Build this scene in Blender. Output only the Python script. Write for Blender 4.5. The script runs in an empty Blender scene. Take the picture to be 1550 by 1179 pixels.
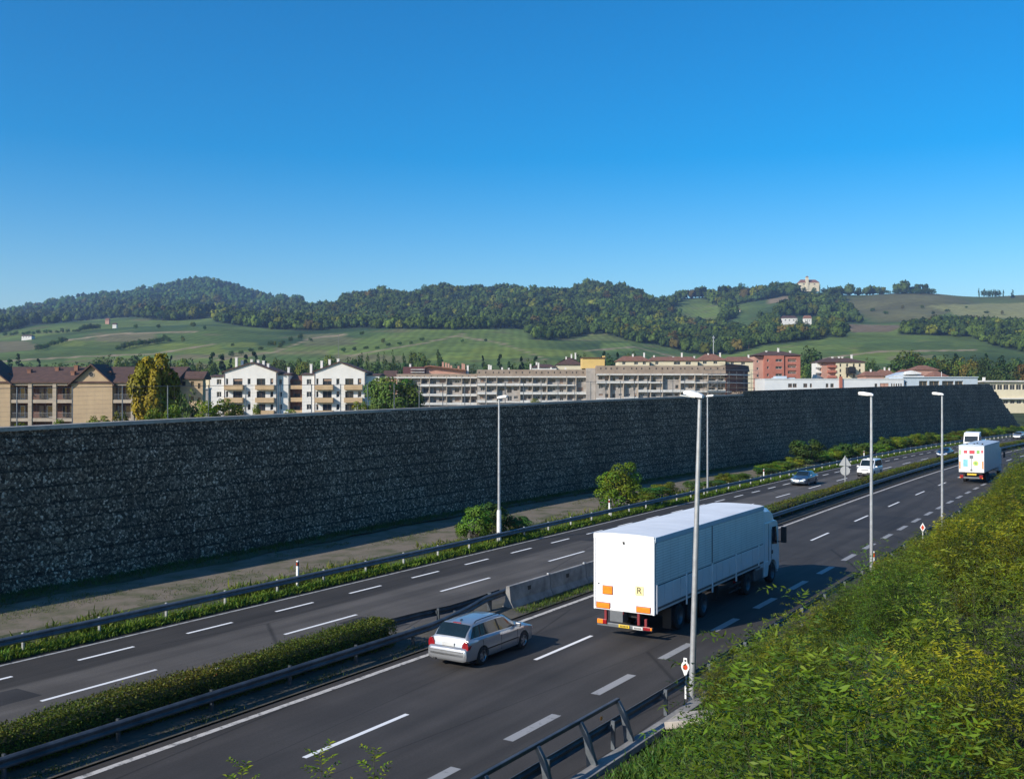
import bpy, bmesh, math, random
import numpy as np
from mathutils import Vector, Matrix, Euler
random.seed(7)
rng = np.random.default_rng(11)
sc = bpy.context.scene
col = sc.collection
R = math.radians
SUN_AZ, SUN_EL = R(52), R(28.5)          # direction in which shadows run (from +Y to +X), elevation

# ------------------------------------------------------------------ helpers
def link(o, parent=None):
    col.objects.link(o)
    if parent is not None:
        o.parent = parent
    return o

def tag(o, label=None, cat=None, group=None, kind=None):
    if label: o['label'] = label
    if cat: o['category'] = cat
    if group: o['group'] = group
    if kind: o['kind'] = kind
    return o

def empty(name, loc=(0, 0, 0), rz=0.0, label=None, cat=None, group=None):
    o = bpy.data.objects.new(name, None)
    o.empty_display_size = 0.3
    o.location = loc; o.rotation_euler = (0, 0, rz)
    link(o)
    return tag(o, label, cat, group)

def kids(o): return list(o.children)

def copy_tree(o, parent=None):
    c = o.copy(); col.objects.link(c); c.parent = parent
    for ch in kids(o): copy_tree(ch, c)
    return c

class MB:
    """collects polygons, builds ONE mesh object"""
    def __init__(s): s.v = []; s.f = []; s.m = []; s.cur = 0
    def add(s, vs, fs):
        b = len(s.v); s.v += [tuple(map(float, p)) for p in vs]
        for f in fs:
            s.f.append(tuple(b + i for i in f)); s.m.append(s.cur)
        return s
    def box(s, x0, x1, y0, y1, z0, z1):
        return s.add([(x0,y0,z0),(x1,y0,z0),(x1,y1,z0),(x0,y1,z0),(x0,y0,z1),(x1,y0,z1),(x1,y1,z1),(x0,y1,z1)],
                     [(3,2,1,0),(4,5,6,7),(0,1,5,4),(1,2,6,5),(2,3,7,6),(3,0,4,7)])
    def cbox(s, c, d, rot=None):
        d = [k/2 for k in d]
        P = [Vector((a*d[0], b*d[1], e*d[2])) for a, b, e in ((-1,-1,-1),(1,-1,-1),(1,1,-1),(-1,1,-1),(-1,-1,1),(1,-1,1),(1,1,1),(-1,1,1))]
        if rot is not None:
            m = Euler(rot).to_matrix(); P = [m @ p for p in P]
        c = Vector(c)
        return s.add([p + c for p in P], [(3,2,1,0),(4,5,6,7),(0,1,5,4),(1,2,6,5),(2,3,7,6),(3,0,4,7)])
    def loft(s, rings, caps=True, closed=True):
        n = len(rings[0]); b = [p for r in rings for p in r]; fs = []
        for i in range(len(rings)-1):
            for j in range(n if closed else n-1):
                k = (j+1) % n
                fs.append((i*n+j, i*n+k, (i+1)*n+k, (i+1)*n+j))
        if caps and closed:
            fs.append(tuple(range(n-1, -1, -1))); fs.append(tuple((len(rings)-1)*n+j for j in range(n)))
        return s.add(b, fs)
    def tube(s, pts, r, n=8, caps=True):
        pts = [Vector(p) for p in pts]; rs = r if isinstance(r, (list, tuple)) else [r]*len(pts)
        rings = []
        for i, p in enumerate(pts):
            d = (pts[min(i+1, len(pts)-1)] - pts[max(i-1, 0)])
            d = d.normalized() if d.length > 1e-9 else Vector((0,0,1))
            a = d.cross(Vector((0,0,1)))
            if a.length < 1e-3: a = d.cross(Vector((0,1,0)))
            a.normalize(); b = a.cross(d)
            rings.append([p + (a*math.cos(t) + b*math.sin(t))*rs[i] for t in [2*math.pi*k/n for k in range(n)]])
        return s.loft(rings, caps)
    def lathe(s, prof, axis='x', c=(0,0,0), n=24):
        rings = []
        for k in range(n):
            t = 2*math.pi*k/n; ring = []
            for (a, r) in prof:
                if axis == 'x': p = (a, r*math.cos(t), r*math.sin(t))
                elif axis == 'y': p = (r*math.cos(t), a, r*math.sin(t))
                else: p = (r*math.cos(t), r*math.sin(t), a)
                ring.append((p[0]+c[0], p[1]+c[1], p[2]+c[2]))
            rings.append(ring)
        rings.append(rings[0])
        return s.loft(rings, False, False)
    def quad(s, a, b, c, d): return s.add([a, b, c, d], [(0,1,2,3)])
    def prism(s, poly, axis, a0, a1):
        """poly of 2-D points extruded along axis ('x': (y,z), 'y': (x,z), 'z': (x,y))"""
        def P(p, a):
            return {'x': (a, p[0], p[1]), 'y': (p[0], a, p[1]), 'z': (p[0], p[1], a)}[axis]
        return s.loft([[P(p, a0) for p in poly], [P(p, a1) for p in poly]])
    def build(s, name, mat, parent=None, org=None, smooth=None, bevel=0, label=None, recalc=True):
        me = bpy.data.meshes.new(name)
        vs = s.v
        if org is not None: vs = [(p[0]-org[0], p[1]-org[1], p[2]-org[2]) for p in vs]
        me.from_pydata(vs, [], s.f)
        for m in (mat if isinstance(mat, (list, tuple)) else [mat]): me.materials.append(m)
        if any(s.m): me.polygons.foreach_set('material_index', s.m)
        if recalc:
            bm = bmesh.new(); bm.from_mesh(me)
            bmesh.ops.remove_doubles(bm, verts=bm.verts, dist=1e-5)
            bmesh.ops.recalc_face_normals(bm, faces=bm.faces); bm.to_mesh(me); bm.free()
        if smooth is not None:
            me.polygons.foreach_set('use_smooth', [True]*len(me.polygons))
            me.set_sharp_from_angle(angle=R(smooth))
        me.update()
        o = link(bpy.data.objects.new(name, me), parent)
        if bevel:
            b = o.modifiers.new('bevel', 'BEVEL'); b.width = bevel; b.segments = 2; b.limit_method = 'ANGLE'; b.angle_limit = R(40)
        if label: o['label'] = label
        return o

def np_mesh(name, V, F, mat, parent=None, color=None, uv=None, smooth=False):
    """V (n,3), F (m,k) arrays -> object; color per vertex (n,3)"""
    me = bpy.data.meshes.new(name)
    V = np.ascontiguousarray(V, np.float32); F = np.ascontiguousarray(F, np.int32)
    m, k = F.shape
    me.vertices.add(len(V)); me.vertices.foreach_set('co', V.ravel())
    me.loops.add(m*k); me.loops.foreach_set('vertex_index', F.ravel())
    me.polygons.add(m); me.polygons.foreach_set('loop_start', np.arange(0, m*k, k, dtype=np.int32))
    if smooth: me.polygons.foreach_set('use_smooth', np.ones(m, bool))
    me.update(calc_edges=True)
    if color is not None:
        a = me.color_attributes.new('tint', 'FLOAT_COLOR', 'POINT')
        a.data.foreach_set('color', np.c_[color, np.ones(len(V))].astype(np.float32).ravel())
    if uv is not None:
        l = me.uv_layers.new(name='UVMap'); l.data.foreach_set('uv', uv[F.ravel()].astype(np.float32).ravel())
    me.materials.append(mat); me.validate()
    return link(bpy.data.objects.new(name, me), parent)

# ------------------------------------------------------------------ materials
MATS = {}
def nodes(name):
    m = bpy.data.materials.new(name); m.use_nodes = True
    nt = m.node_tree; return m, nt, nt.nodes['Principled BSDF']

def mat(name, c, rough=.6, metal=0., c2=None, scale=3., detail=6., lo=.35, hi=.65, bump=0., bscale=None, spec=.5, coat=0., rand=0.):
    if name in MATS: return MATS[name]
    m, nt, p = nodes(name); N = nt.nodes.new; L = nt.links.new
    p.inputs['Base Color'].default_value = (*c, 1); p.inputs['Roughness'].default_value = rough
    p.inputs['Metallic'].default_value = metal; p.inputs['Specular IOR Level'].default_value = spec
    p.inputs['Coat Weight'].default_value = coat
    tc = N('ShaderNodeTexCoord')
    if c2 is None: c2 = tuple(min(1, k*.82) for k in c)
    nz = N('ShaderNodeTexNoise'); nz.inputs['Scale'].default_value = scale; nz.inputs['Detail'].default_value = detail
    nz.inputs['Roughness'].default_value = .65
    L(tc.outputs['Object'], nz.inputs['Vector'])
    rp = N('ShaderNodeValToRGB'); rp.color_ramp.elements[0].position = lo; rp.color_ramp.elements[1].position = hi
    rp.color_ramp.elements[0].color = (*c2, 1); rp.color_ramp.elements[1].color = (*c, 1)
    L(nz.outputs['Fac'], rp.inputs['Fac']); L(rp.outputs['Color'], p.inputs['Base Color'])
    if bump:
        b = N('ShaderNodeBump'); b.inputs['Strength'].default_value = bump; b.inputs['Distance'].default_value = .05
        n2 = N('ShaderNodeTexNoise'); n2.inputs['Scale'].default_value = bscale or scale*6; n2.inputs['Detail'].default_value = 5
        L(tc.outputs['Object'], n2.inputs['Vector']); L(n2.outputs['Fac'], b.inputs['Height']); L(b.outputs['Normal'], p.inputs['Normal'])
    MATS[name] = m; return m

def leaf_mat(name, trans=.3, rough=.5, spec=.35, vary=.25):
    m, nt, p = nodes(name); N = nt.nodes.new; L = nt.links.new
    at = N('ShaderNodeAttribute'); at.attribute_name = 'tint'
    oi = N('ShaderNodeObjectInfo')
    hs = N('ShaderNodeHueSaturation')
    mr = N('ShaderNodeMapRange'); mr.inputs['To Min'].default_value = 1-vary; mr.inputs['To Max'].default_value = 1+vary
    L(oi.outputs['Random'], mr.inputs['Value']); L(mr.outputs['Result'], hs.inputs['Value'])
    mh = N('ShaderNodeMapRange'); mh.inputs['To Min'].default_value = .475; mh.inputs['To Max'].default_value = .52
    ml = N('ShaderNodeMath'); ml.operation = 'FRACT'; mm = N('ShaderNodeMath'); mm.operation = 'MULTIPLY'; mm.inputs[1].default_value = 7.31
    L(oi.outputs['Random'], mm.inputs[0]); L(mm.outputs[0], ml.inputs[0]); L(ml.outputs[0], mh.inputs['Value']); L(mh.outputs['Result'], hs.inputs['Hue'])
    L(at.outputs['Color'], hs.inputs['Color']); L(hs.outputs['Color'], p.inputs['Base Color'])
    p.inputs['Roughness'].default_value = rough; p.inputs['Specular IOR Level'].default_value = spec
    if trans:
        t = N('ShaderNodeBsdfTranslucent'); mx = N('ShaderNodeMixShader'); mx.inputs[0].default_value = trans
        h2 = N('ShaderNodeHueSaturation'); h2.inputs['Hue'].default_value = .485; h2.inputs['Value'].default_value = 1.3; h2.inputs['Saturation'].default_value = 1.1
        L(hs.outputs['Color'], h2.inputs['Color']); L(h2.outputs['Color'], t.inputs['Color'])
        L(p.outputs['BSDF'], mx.inputs[1]); L(t.outputs['BSDF'], mx.inputs[2])
        L(mx.outputs[0], nt.nodes['Material Output'].inputs['Surface'])
    return m

M = dict(
    galv=mat('galvanised_steel', (.17,.19,.21), .5, .55, (.10,.115,.13), 2.5, bump=.1),
    galv_dark=mat('weathered_rail_steel', (.105,.12,.135), .5, .5, (.05,.06,.07), 1.5, bump=.1),
    post=mat('galvanised_post', (.5,.51,.52), .45, .5, (.38,.39,.4), 4),
    lampwhite=mat('lamp_enamel', (.8,.8,.78), .4),
    lens=mat('lamp_lens', (.55,.57,.58), .15, 0),
    concrete=mat('barrier_concrete', (.30,.29,.275), .9, 0, (.16,.155,.15), 1.4, bump=.3),
    cap=mat('coping_concrete', (.42,.38,.33), .9, 0, (.28,.25,.22), 1.2, bump=.3),
    white_paint=mat('vehicle_white_paint', (.82,.82,.82), .35, 0, (.74,.74,.73), .8, coat=.4),
    tarp=mat('white_tarpaulin', (.80,.80,.80), .5, 0, (.70,.70,.70), .6, bump=.08, bscale=2.5),
    silver=mat('silver_paint', (.40,.41,.42), .3, .6, (.38,.39,.40), 2, coat=.8),
    black=mat('black_plastic', (.018,.018,.02), .55),
    rubber=mat('tyre_rubber', (.022,.022,.023), .85, 0, (.012,.012,.012), 9),
    rim=mat('alloy_rim', (.42,.43,.45), .35, .8),
    glass=mat('vehicle_glass', (.012,.022,.028), .06, 0, (.008,.016,.02), 1.2, spec=.5),
    red_lens=mat('red_lens', (.30,.012,.016), .2, 0, (.2,.006,.01), 8, coat=.5),
    orange=mat('orange_reflector', (.85,.26,.015), .35, 0, (.75,.2,.01), 6),
    clear=mat('clear_lens', (.7,.72,.74), .15, 0, coat=.5),
    plate=mat('number_plate_white', (.62,.62,.60), .4),
    plate_y=mat('number_plate_yellow', (.75,.5,.03), .4),
    placard=mat('pale_yellow_placard', (.82,.72,.36), .5, 0, (.78,.66,.3), 5),
    ink=mat('black_ink', (.015,.015,.015), .6),
    red_paint=mat('red_primer', (.22,.02,.025), .5),
    grey_box=mat('grey_steel_box', (.16,.17,.18), .5, .3),
    chassis=mat('dark_chassis', (.02,.02,.022), .7),
    bark=mat('bark', (.10,.075,.05), .9, 0, (.05,.04,.03), 8, bump=.4),
    twig=mat('green_twig', (.055,.065,.02), .8, 0, (.04,.04,.015), 8),
    winglass=mat('window_glass', (.035,.042,.05), .12, 0, (.02,.024,.03), .7, spec=.6),
    frame_w=mat('window_frame_white', (.6,.58,.55), .6),
    frame_b=mat('window_frame_brown', (.12,.07,.045), .6),
    shut=mat('roller_shutter', (.33,.22,.15), .7, 0, (.25,.16,.11), 2),
    beige=mat('beige_render', (.44,.325,.20), .9, 0, (.36,.265,.165), .35, bump=.15),
    beige_l=mat('pale_beige_slab', (.42,.35,.27), .9, 0, (.33,.28,.22), .6),
    loggia=mat('loggia_brick_and_end_shade', (.16,.075,.05), .9, 0, (.11,.05,.035), 1.5),  # also paints shade onto the long block's end wall
    roof_b=mat('brown_roof_tiles', (.10,.055,.042), .85, 0, (.06,.034,.028), 1.3, bump=.35),
    roof_r=mat('terracotta_roof_tiles', (.25,.12,.075), .85, 0, (.16,.075,.05), 1.0, bump=.35),
    white_r=mat('white_render', (.72,.70,.66), .9, 0, (.63,.61,.57), .3, bump=.1),
    cream=mat('cream_render', (.68,.60,.42), .9, 0, (.60,.52,.36), .3),
    tan=mat('tan_balcony_render', (.50,.36,.21), .9, 0, (.43,.30,.17), .6),
    grey_r=mat('bare_grey_render', (.42,.38,.34), .95, 0, (.28,.25,.22), .5, bump=.3),
    brick_p=mat('parapet_brick', (.33,.26,.20), .95, 0, (.24,.185,.14), .5, bump=.3),
    slab=mat('white_slab_edge', (.66,.65,.62), .85, 0, (.5,.48,.45), .4),
    red_r=mat('red_brick_wall', (.42,.155,.105), .9, 0, (.35,.12,.08), .5),
    pink_r=mat('pink_render', (.48,.28,.21), .9, 0, (.42,.23,.175), .4),
    yellow_c=mat('yellow_cladding', (.62,.44,.16), .8, 0, (.55,.38,.13), .4),
    maroon=mat('maroon_cladding', (.10,.035,.035), .7),
    metal_w=mat('white_metal_cladding', (.66,.67,.67), .5, 0, (.58,.59,.6), .3),
    bluegrey=mat('blue_grey_cladding_and_shade', (.46,.53,.6), .5, 0, (.40,.47,.53), .3),  # cladding, and painted shade on the white hall's right side
    scaff=mat('scaffold_tube', (.22,.22,.22), .5, .5),
    signback=mat('sign_back_grey', (.42,.43,.43), .5, .4),
    white_post=mat('white_plastic_post', (.75,.75,.73), .5),
    red_refl=mat('red_reflector', (.55,.06,.02), .3),
    dark_blue=mat('dark_blue_paint', (.035,.06,.11), .3, .5, coat=.8),
    bluegrey_car=mat('blue_grey_paint', (.10,.15,.22), .3, .6, coat=.8),
    teal=mat('teal_decal', (.22,.55,.6), .5), redd=mat('red_decal', (.6,.07,.09), .5), greend=mat('green_decal', (.25,.5,.12), .5),
    yellowd=mat('yellow_green_decal', (.6,.62,.12), .5),
    leaf=leaf_mat('leaf_near', .12, .55, .18, .3),
    leaf_far=leaf_mat('leaf_far', .12, .75, .1, .3),
    leaf_wood=leaf_mat('leaf_wood', 0, .9, .05, 0.0),
    grass=leaf_mat('grass_blades', .25, .6, .2, 0.0),
)

# ------------------------------------------------------------------ the motorway's line: s metres along, o metres to the right of the near white edge line
S_ = np.arange(-60, 520, .5)
_k = np.interp(S_, [-60,0,50,100,150,200,260,520], [-.00048,-.00048,-.00048,.000215,.00092,.001,.001,.001])
T_ = np.cumsum(_k)*.5; T_ += .58694 - T_[120]
X_ = np.cumsum(np.sin(T_))*.5; Y_ = np.cumsum(np.cos(T_))*.5
X_ += -27.269 - X_[120]; Y_ -= Y_[120]
def rd(s, o=0.):
    """point and heading (from +Y to +X)"""
    t = float(np.interp(s, S_, T_))
    return (float(np.interp(s, S_, X_)) + o*math.cos(t), float(np.interp(s, S_, Y_)) - o*math.sin(t), t)
def rds(s, o):
    t = np.interp(s, S_, T_)
    return np.stack([np.interp(s, S_, X_)+o*np.cos(t), np.interp(s, S_, Y_)-o*np.sin(t)], -1)
def to_so(X, Y):
    X = np.asarray(X, float).ravel(); Y = np.asarray(Y, float).ravel(); so = np.zeros((len(X), 2))
    for a in range(0, len(X), 4000):
        i = ((X[a:a+4000,None]-X_)**2 + (Y[a:a+4000,None]-Y_)**2).argmin(1)
        dx = X[a:a+4000]-X_[i]; dy = Y[a:a+4000]-Y_[i]
        so[a:a+4000,0] = S_[i]+dx*np.sin(T_[i])+dy*np.cos(T_[i]); so[a:a+4000,1] = dx*np.cos(T_[i])-dy*np.sin(T_[i])
    return so
def at(s, o, z=0.):
    x, y, t = rd(s, o); return (x, y, z)
WS = [-60,42,54,74,101,140,170,227,300,420]
WO = [-22.6,-22.9,-23.4,-24.5,-24.5,-23.0,-21.8,-22.5,-22.6,-23]
def wall_o(s): return np.interp(s, WS, WO)
def wall_top(s): return np.interp(s, [-60,42,54,74,101,120,145.9,146,285,300], [6.4,7.75,7.95,8.2,8.6,8.9,9.25,9.75,11.75,11.9])
EMB0 = 10.7
def emb_z(o, s=60.):
    d = np.clip(np.asarray(o, float)-EMB0, 0, None)
    return .36*np.minimum(d, 11.0) - .02

def ribbon(name, o0, o1, s0, s1, z, mtl, step=2.0, no=2, zfun=None, jitter=0., kind='structure', label=None):
    s = np.arange(s0, s1+1e-6, step); q = np.linspace(0, 1, no)
    SS, Q = np.meshgrid(s, q, indexing='ij')
    a0 = o0(SS) if callable(o0) else o0; a1 = o1(SS) if callable(o1) else o1
    OO = a0 + (a1-a0)*Q
    if jitter:
        OO = OO + rng.normal(0, jitter, OO.shape)*((Q == 0) | (Q == 1))
    XY = rds(SS.ravel(), OO.ravel())
    Z = (zfun(SS, OO) if zfun else np.full(SS.shape, z)).ravel()
    n0, n1 = SS.shape; idx = np.arange(n0*n1).reshape(n0, n1)
    F = np.stack([idx[:-1,:-1], idx[:-1,1:], idx[1:,1:], idx[1:,:-1]], -1).reshape(-1, 4)[:, ::-1]
    o = np_mesh(name, np.c_[XY, Z], F, mtl, uv=np.stack([SS.ravel(), OO.ravel()], -1))
    if kind: o['kind'] = kind
    if label: o['label'] = label
    return o

# ------------------------------------------------------------------ camera, world, sun
cam = bpy.data.objects.new('camera', bpy.data.cameras.new('camera')); col.objects.link(cam)
cam.location = (0, 0, 9.5); cam.rotation_euler = (R(90) + math.atan(5.5/1550), 0, 0)
cam.data.sensor_width = 36; cam.data.lens = 36.0; cam.data.clip_end = 12000; cam.data.clip_start = .2
sc.camera = cam
w = bpy.data.worlds.new('World'); sc.world = w; w.use_nodes = True
nt = w.node_tree; bg = nt.nodes['Background']; sky = nt.nodes.new('ShaderNodeTexSky')
sky.sky_type = 'NISHITA'; sky.sun_disc = False; sky.sun_elevation = SUN_EL; sky.sun_rotation = SUN_AZ + math.pi
sky.air_density = 1.0; sky.dust_density = .5; sky.ozone_density = 2.2; sky.altitude = 200
hs = nt.nodes.new('ShaderNodeHueSaturation'); hs.inputs['Saturation'].default_value = 1.6
gm = nt.nodes.new('ShaderNodeGamma'); gm.inputs[1].default_value = 1.09
nt.links.new(sky.outputs[0], gm.inputs[0]); nt.links.new(gm.outputs[0], hs.inputs['Color']); nt.links.new(hs.outputs[0], bg.inputs['Color']); bg.inputs['Strength'].default_value = .113
sl = bpy.data.lights.new('sun', 'SUN'); so_ = bpy.data.objects.new('sun', sl); col.objects.link(so_)
sl.energy = 5.0; sl.angle = R(.5); sl.color = (1, .93, .82)
sd = Vector((math.sin(SUN_AZ)*math.cos(SUN_EL), math.cos(SUN_AZ)*math.cos(SUN_EL), -math.sin(SUN_EL)))
so_.rotation_euler = sd.to_track_quat('-Z', 'Y').to_euler()
sc.view_settings.view_transform = 'Standard'; sc.view_settings.look = 'None'; sc.view_settings.exposure = 0.3; sc.view_settings.gamma = 1
sc.cycles.max_bounces = 6; sc.cycles.diffuse_bounces = 2; sc.cycles.glossy_bounces = 2; sc.cycles.transmission_bounces = 2; sc.cycles.volume_bounces = 0
sc.cycles.transparent_max_bounces = 4
# ------------------------------------------------------------------ terrain: one sheet, from the road corridor to the hills
UC = [-900,-400,0,100,200,320,400,480,560,640,780,860,920,1000,1060,1120,1200,1300,1400,1550,1950,2500]
YL = [430, 600, 850, 1150, 1600, 2100, 3300, 4400]
VT = [
 [573]*22,
 [548,545,540,538,536,533,530,528,530,530,532,535,540,545,548,546,540,535,535,540,545,548],
 [530,525,518,508,500,495,502,503,500,500,503,510,508,520,532,520,508,506,508,515,520,525],
 [510,505,498,488,480,480,487,490,484,480,482,482,474,482,492,482,475,480,478,482,490,495],
 [498,490,490,482,476,474,478,466,452,445,443,443,439,448,450,449,439,446,443,448,455,460],
 [500,492,480,460,447,427,455,461,459,456,462,466,470,470,472,472,470,470,470,470,475,480],
 [515,510,505,500,495,492,495,495,495,495,498,498,498,498,498,498,498,498,498,498,500,500]]
VT = np.array(VT, float)
def smooth01(x): x = np.clip(x, 0, 1); return x*x*(3-2*x)
def terr_v(u, Y):
    lv = [np.full(np.shape(u), np.nan)] + [np.interp(u, UC, VT[i]) for i in range(7)]
    lv[0] = 595 + 7.5*1550/430 + 0*u
    lv = np.stack(lv)
    ly = np.log(np.array(YL)); y = np.log(np.clip(Y, 430, 4400))
    i = np.clip(np.searchsorted(ly, y, 'right')-1, 0, 6)
    f = (y-ly[i])/(ly[i+1]-ly[i])
    a = np.take_along_axis(lv, i[None], 0)[0]; b = np.take_along_axis(lv, (i+1)[None], 0)[0]
    return a + (b-a)*f
def _noise2(x, y, sc_, seed):
    r = np.random.default_rng(seed); out = 0*x
    for k in range(6):
        a = r.uniform(0, 6.28); f = r.uniform(.6, 1.6)/sc_; p = r.uniform(0, 6.28)
        out = out + np.sin((x*np.cos(a)+y*np.sin(a))*f*6.28 + p)
    return out/6
def terr_far(u, Y):
    X = (u-775)*Y/1550
    v = terr_v(u, Y); z = 9.5 + (595-v)*Y/1550
    z = z + _noise2(X, Y, 260, 3)*smooth01((Y-700)/900)*9*(1-.0*u)
    return z
def build_terrain():
    us = np.r_[np.arange(-1500, -300, 60), np.arange(-300, 1860, 9), np.arange(1860, 3050, 60)]
    Ys = np.r_[np.geomspace(3, 300, 60), np.geomspace(306, 4400, 190)]
    U, Y = np.meshgrid(us.astype(float), Ys, indexing='ij'); X = (U-775)*Y/1550
    so = to_so(np.where(Y < 420, X, 0), np.where(Y < 420, Y, 0)); s = so[:,0].reshape(U.shape); o = so[:,1].reshape(U.shape)
    b = wall_o(s) - o
    zn = -.08 + 2.08*smooth01((b-6)/18)
    zf = terr_far(U, Y)
    # soften the breaks of slope between levels
    for _ in range(3):
        zf[:,1:-1] = .25*zf[:,:-2] + .5*zf[:,1:-1] + .25*zf[:,2:]
    for _ in range(4):
        zf[1:-1] = .25*zf[:-2] + .5*zf[1:-1] + .25*zf[2:]
    k = smooth01((Y-340)/180)
    Z = zn*(1-k) + zf*k
    return us, Ys, U, Y, X, Z
us_, Ys_, TU, TY, TX, TZ = build_terrain()
def terrain_z(u, Y):
    """bilinear height of the built sheet at column u, depth Y"""
    i = np.clip(np.searchsorted(us_, u)-1, 0, len(us_)-2); j = np.clip(np.searchsorted(Ys_, Y)-1, 0, len(Ys_)-2)
    a = (u-us_[i])/(us_[i+1]-us_[i]); b = (Y-Ys_[j])/(Ys_[j+1]-Ys_[j])
    return (TZ[i,j]*(1-a)+TZ[i+1,j]*a)*(1-b) + (TZ[i,j+1]*(1-a)+TZ[i+1,j+1]*a)*b
def pip(poly, u, v):
    poly = np.array(poly, float); x, y = poly[:,0], poly[:,1]; ins = np.zeros(np.shape(u), bool); j = len(poly)-1
    for i in range(len(poly)):
        c = ((y[i] > v) != (y[j] > v)) & (u < (x[j]-x[i])*(v-y[i])/(y[j]-y[i]+1e-9)+x[i]); ins ^= c; j = i
    return ins
# land cover: woods, meadows, ploughed slopes (outlines of the real fields, laid on the slopes they cover)
WOOD_EDGE = ([-700,-60,0,50,100,141,200,248,300,322,326,366,420,470,497,520,560,640,700,780,798,806,840,870,892,915,933,956,985,1018,1038,1070,1110,1150,1260,1314,1397,1472,1508,1560,1700,2200],
             [515,512,504,493,488,484,480,486,484,480,488,494,499,502,498,497,497,499,499,497,500,514,515,511,505,505,510,517,521,528,534,538,536,524,512,506,508,510,524,536,540,540])
def wood_mask(u, v):
    m = v < np.interp(u, *WOOD_EDGE)
    fields = [[(1012,468),(1034,454),(1062,452),(1090,463),(1100,474),(1080,494),(1036,492),(1024,478)],
              [(970,440),(1028,440),(1026,460),(999,462),(980,456)],
              [(1106,463),(1160,453),(1203,447),(1207,457),(1176,474),(1166,486),(1122,490)],
              [(1092,489),(1125,479),(1156,482),(1140,504),(1110,504)],
              [(1264,449),(1330,446),(1400,444),(1411,436),(1480,436),(1560,436),(1900,436),(1900,498),(1560,496),(1450,491),(1400,495),(1325,497),(1300,486),(1282,468)],
              [(1178,478),(1238,478),(1240,503),(1180,503)], [(1204,438),(1250,438),(1252,454),(1204,452)],
              [(1270,488),(1376,492),(1356,511),(1284,511)],
              [(760,436),(790,436),(862,436),(870,446),(840,449),(780,447)], [(600,446),(628,442),(650,444),(640,450),(605,452)],
              [(455,460),(520,458),(515,468),(465,470)], [(1160,508),(1200,508),(1198,514),(1166,514)]]
    for f in fields: m &= ~pip(f, u, v)
    low = [(1253,541),(1253,508),(1314,523),(1397,512),(1472,512),(1508,526),(1548,540),(1453,543),(1356,550)]
    return m & ~pip(low, u, v)
V_ = 595 - (TZ-9.5)*1550/np.maximum(TY, 1)
cov = np.zeros(TU.shape + (3,))
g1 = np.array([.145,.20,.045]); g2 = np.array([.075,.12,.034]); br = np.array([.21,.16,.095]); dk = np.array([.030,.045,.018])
nn = _noise2(TX, TY, 190, 5)[..., None]; n2 = _noise2(TX, TY, 60, 6)[..., None]; n3 = _noise2(TX*1.0, TY*.35, 330, 9)[..., None]
cov[:] = g1*(.85+.3*nn) + (g2-g1)*smooth01(.5+n3*1.3)
cov += (br*.75-cov)*smooth01((n2+nn-.42)*2.2)*.55
brown = pip([(1264,449),(1400,440),(1600,436),(1900,436),(1900,470),(1600,462),(1500,466),(1440,472),(1400,484),(1325,490),(1308,480)], TU, V_)
cov[brown] = (np.array([.145,.14,.06])*(.85+.3*nn)+ (g2*1.2-br)*.35*smooth01(n3*1.5+.4))[brown]
for f, c in (([(1275,490),(1370,493),(1347,502),(1286,504)], br*.8), ([(1400,462),(1560,458),(1900,460),(1900,480),(1560,484),(1450,478)], g1*.6+br*.7),
             ([(150,506),(230,503),(238,520),(150,523)], br*.55+g2*.4), ([(-80,520),(40,516),(70,528),(-60,538)], br*.6+g2*.3), ([(455,506),(520,505),(540,520),(470,535)], br*.4+g2*.6),
             ([(1167,450),(1203,447),(1196,455),(1165,460)], br*1.2), ([(974,441),(1026,441),(1024,445),(980,444)], br*1.1), ([(1168,508),(1198,508),(1196,514),(1166,514)], br*1.5)):
    cov[pip(f, TU, V_)] = c
# small holdings: strips of meadow, stubble and vineyard
rf_ = np.random.default_rng(15)
for q in range(46):
    u0 = rf_.uniform(-60, 1500); v0 = rf_.uniform(500, 556); wq = rf_.uniform(40, 170); hq = rf_.uniform(5, 15); sk = rf_.uniform(-.16, .16)
    c = [g1*1.15, g1*.8, g2*1.1, br*.55+g1*.45, g1*np.array([1.15,1.0,.8]), g2*.8, br*.8+g2*.2][rf_.integers(0, 7)]
    mq = pip([(u0,v0),(u0+wq,v0+sk*wq*.4),(u0+wq*1.1,v0+hq+sk*wq*.4),(u0-wq*.1,v0+hq)], TU, V_); cov[mq] = (.35*cov[mq]+.65*c)
for pl in ([(-20,548),(120,540),(230,536),(330,520)], [(330,545),(420,532),(470,512),(520,507)], [(520,540),(640,520),(700,506)], [(690,508),(760,520),(830,545)], [(880,532),(960,525),(1040,545)], [(1230,545),(1330,532),(1480,530)], [(100,515),(180,505),(300,503)]):
    for (ua, va), (ub, vb) in zip(pl[:-1], pl[1:]):
        mq = pip([(ua,va-.9),(ub,vb-.9),(ub,vb+.9),(ua,va+.9)], TU, V_); cov[mq] = br*1.25+.02
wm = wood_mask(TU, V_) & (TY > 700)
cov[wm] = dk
near = TY < 430
cov[near] = np.array([.06,.075,.03])
m, nt, p = nodes('field_and_wood_ground'); N = nt.nodes.new; L = nt.links.new
at_ = N('ShaderNodeAttribute'); at_.attribute_name = 'tint'; tc = N('ShaderNodeTexCoord')
nz = N('ShaderNodeTexNoise'); nz.inputs['Scale'].default_value = .05; nz.inputs['Detail'].default_value = 8; nz.inputs['Roughness'].default_value = .7
L(tc.outputs['Object'], nz.inputs['Vector'])
mr = N('ShaderNodeMapRange'); mr.inputs['From Min'].default_value = .3; mr.inputs['From Max'].default_value = .7; mr.inputs['To Min'].default_value = .65; mr.inputs['To Max'].default_value = 1.3
L(nz.outputs['Fac'], mr.inputs['Value'])
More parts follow.
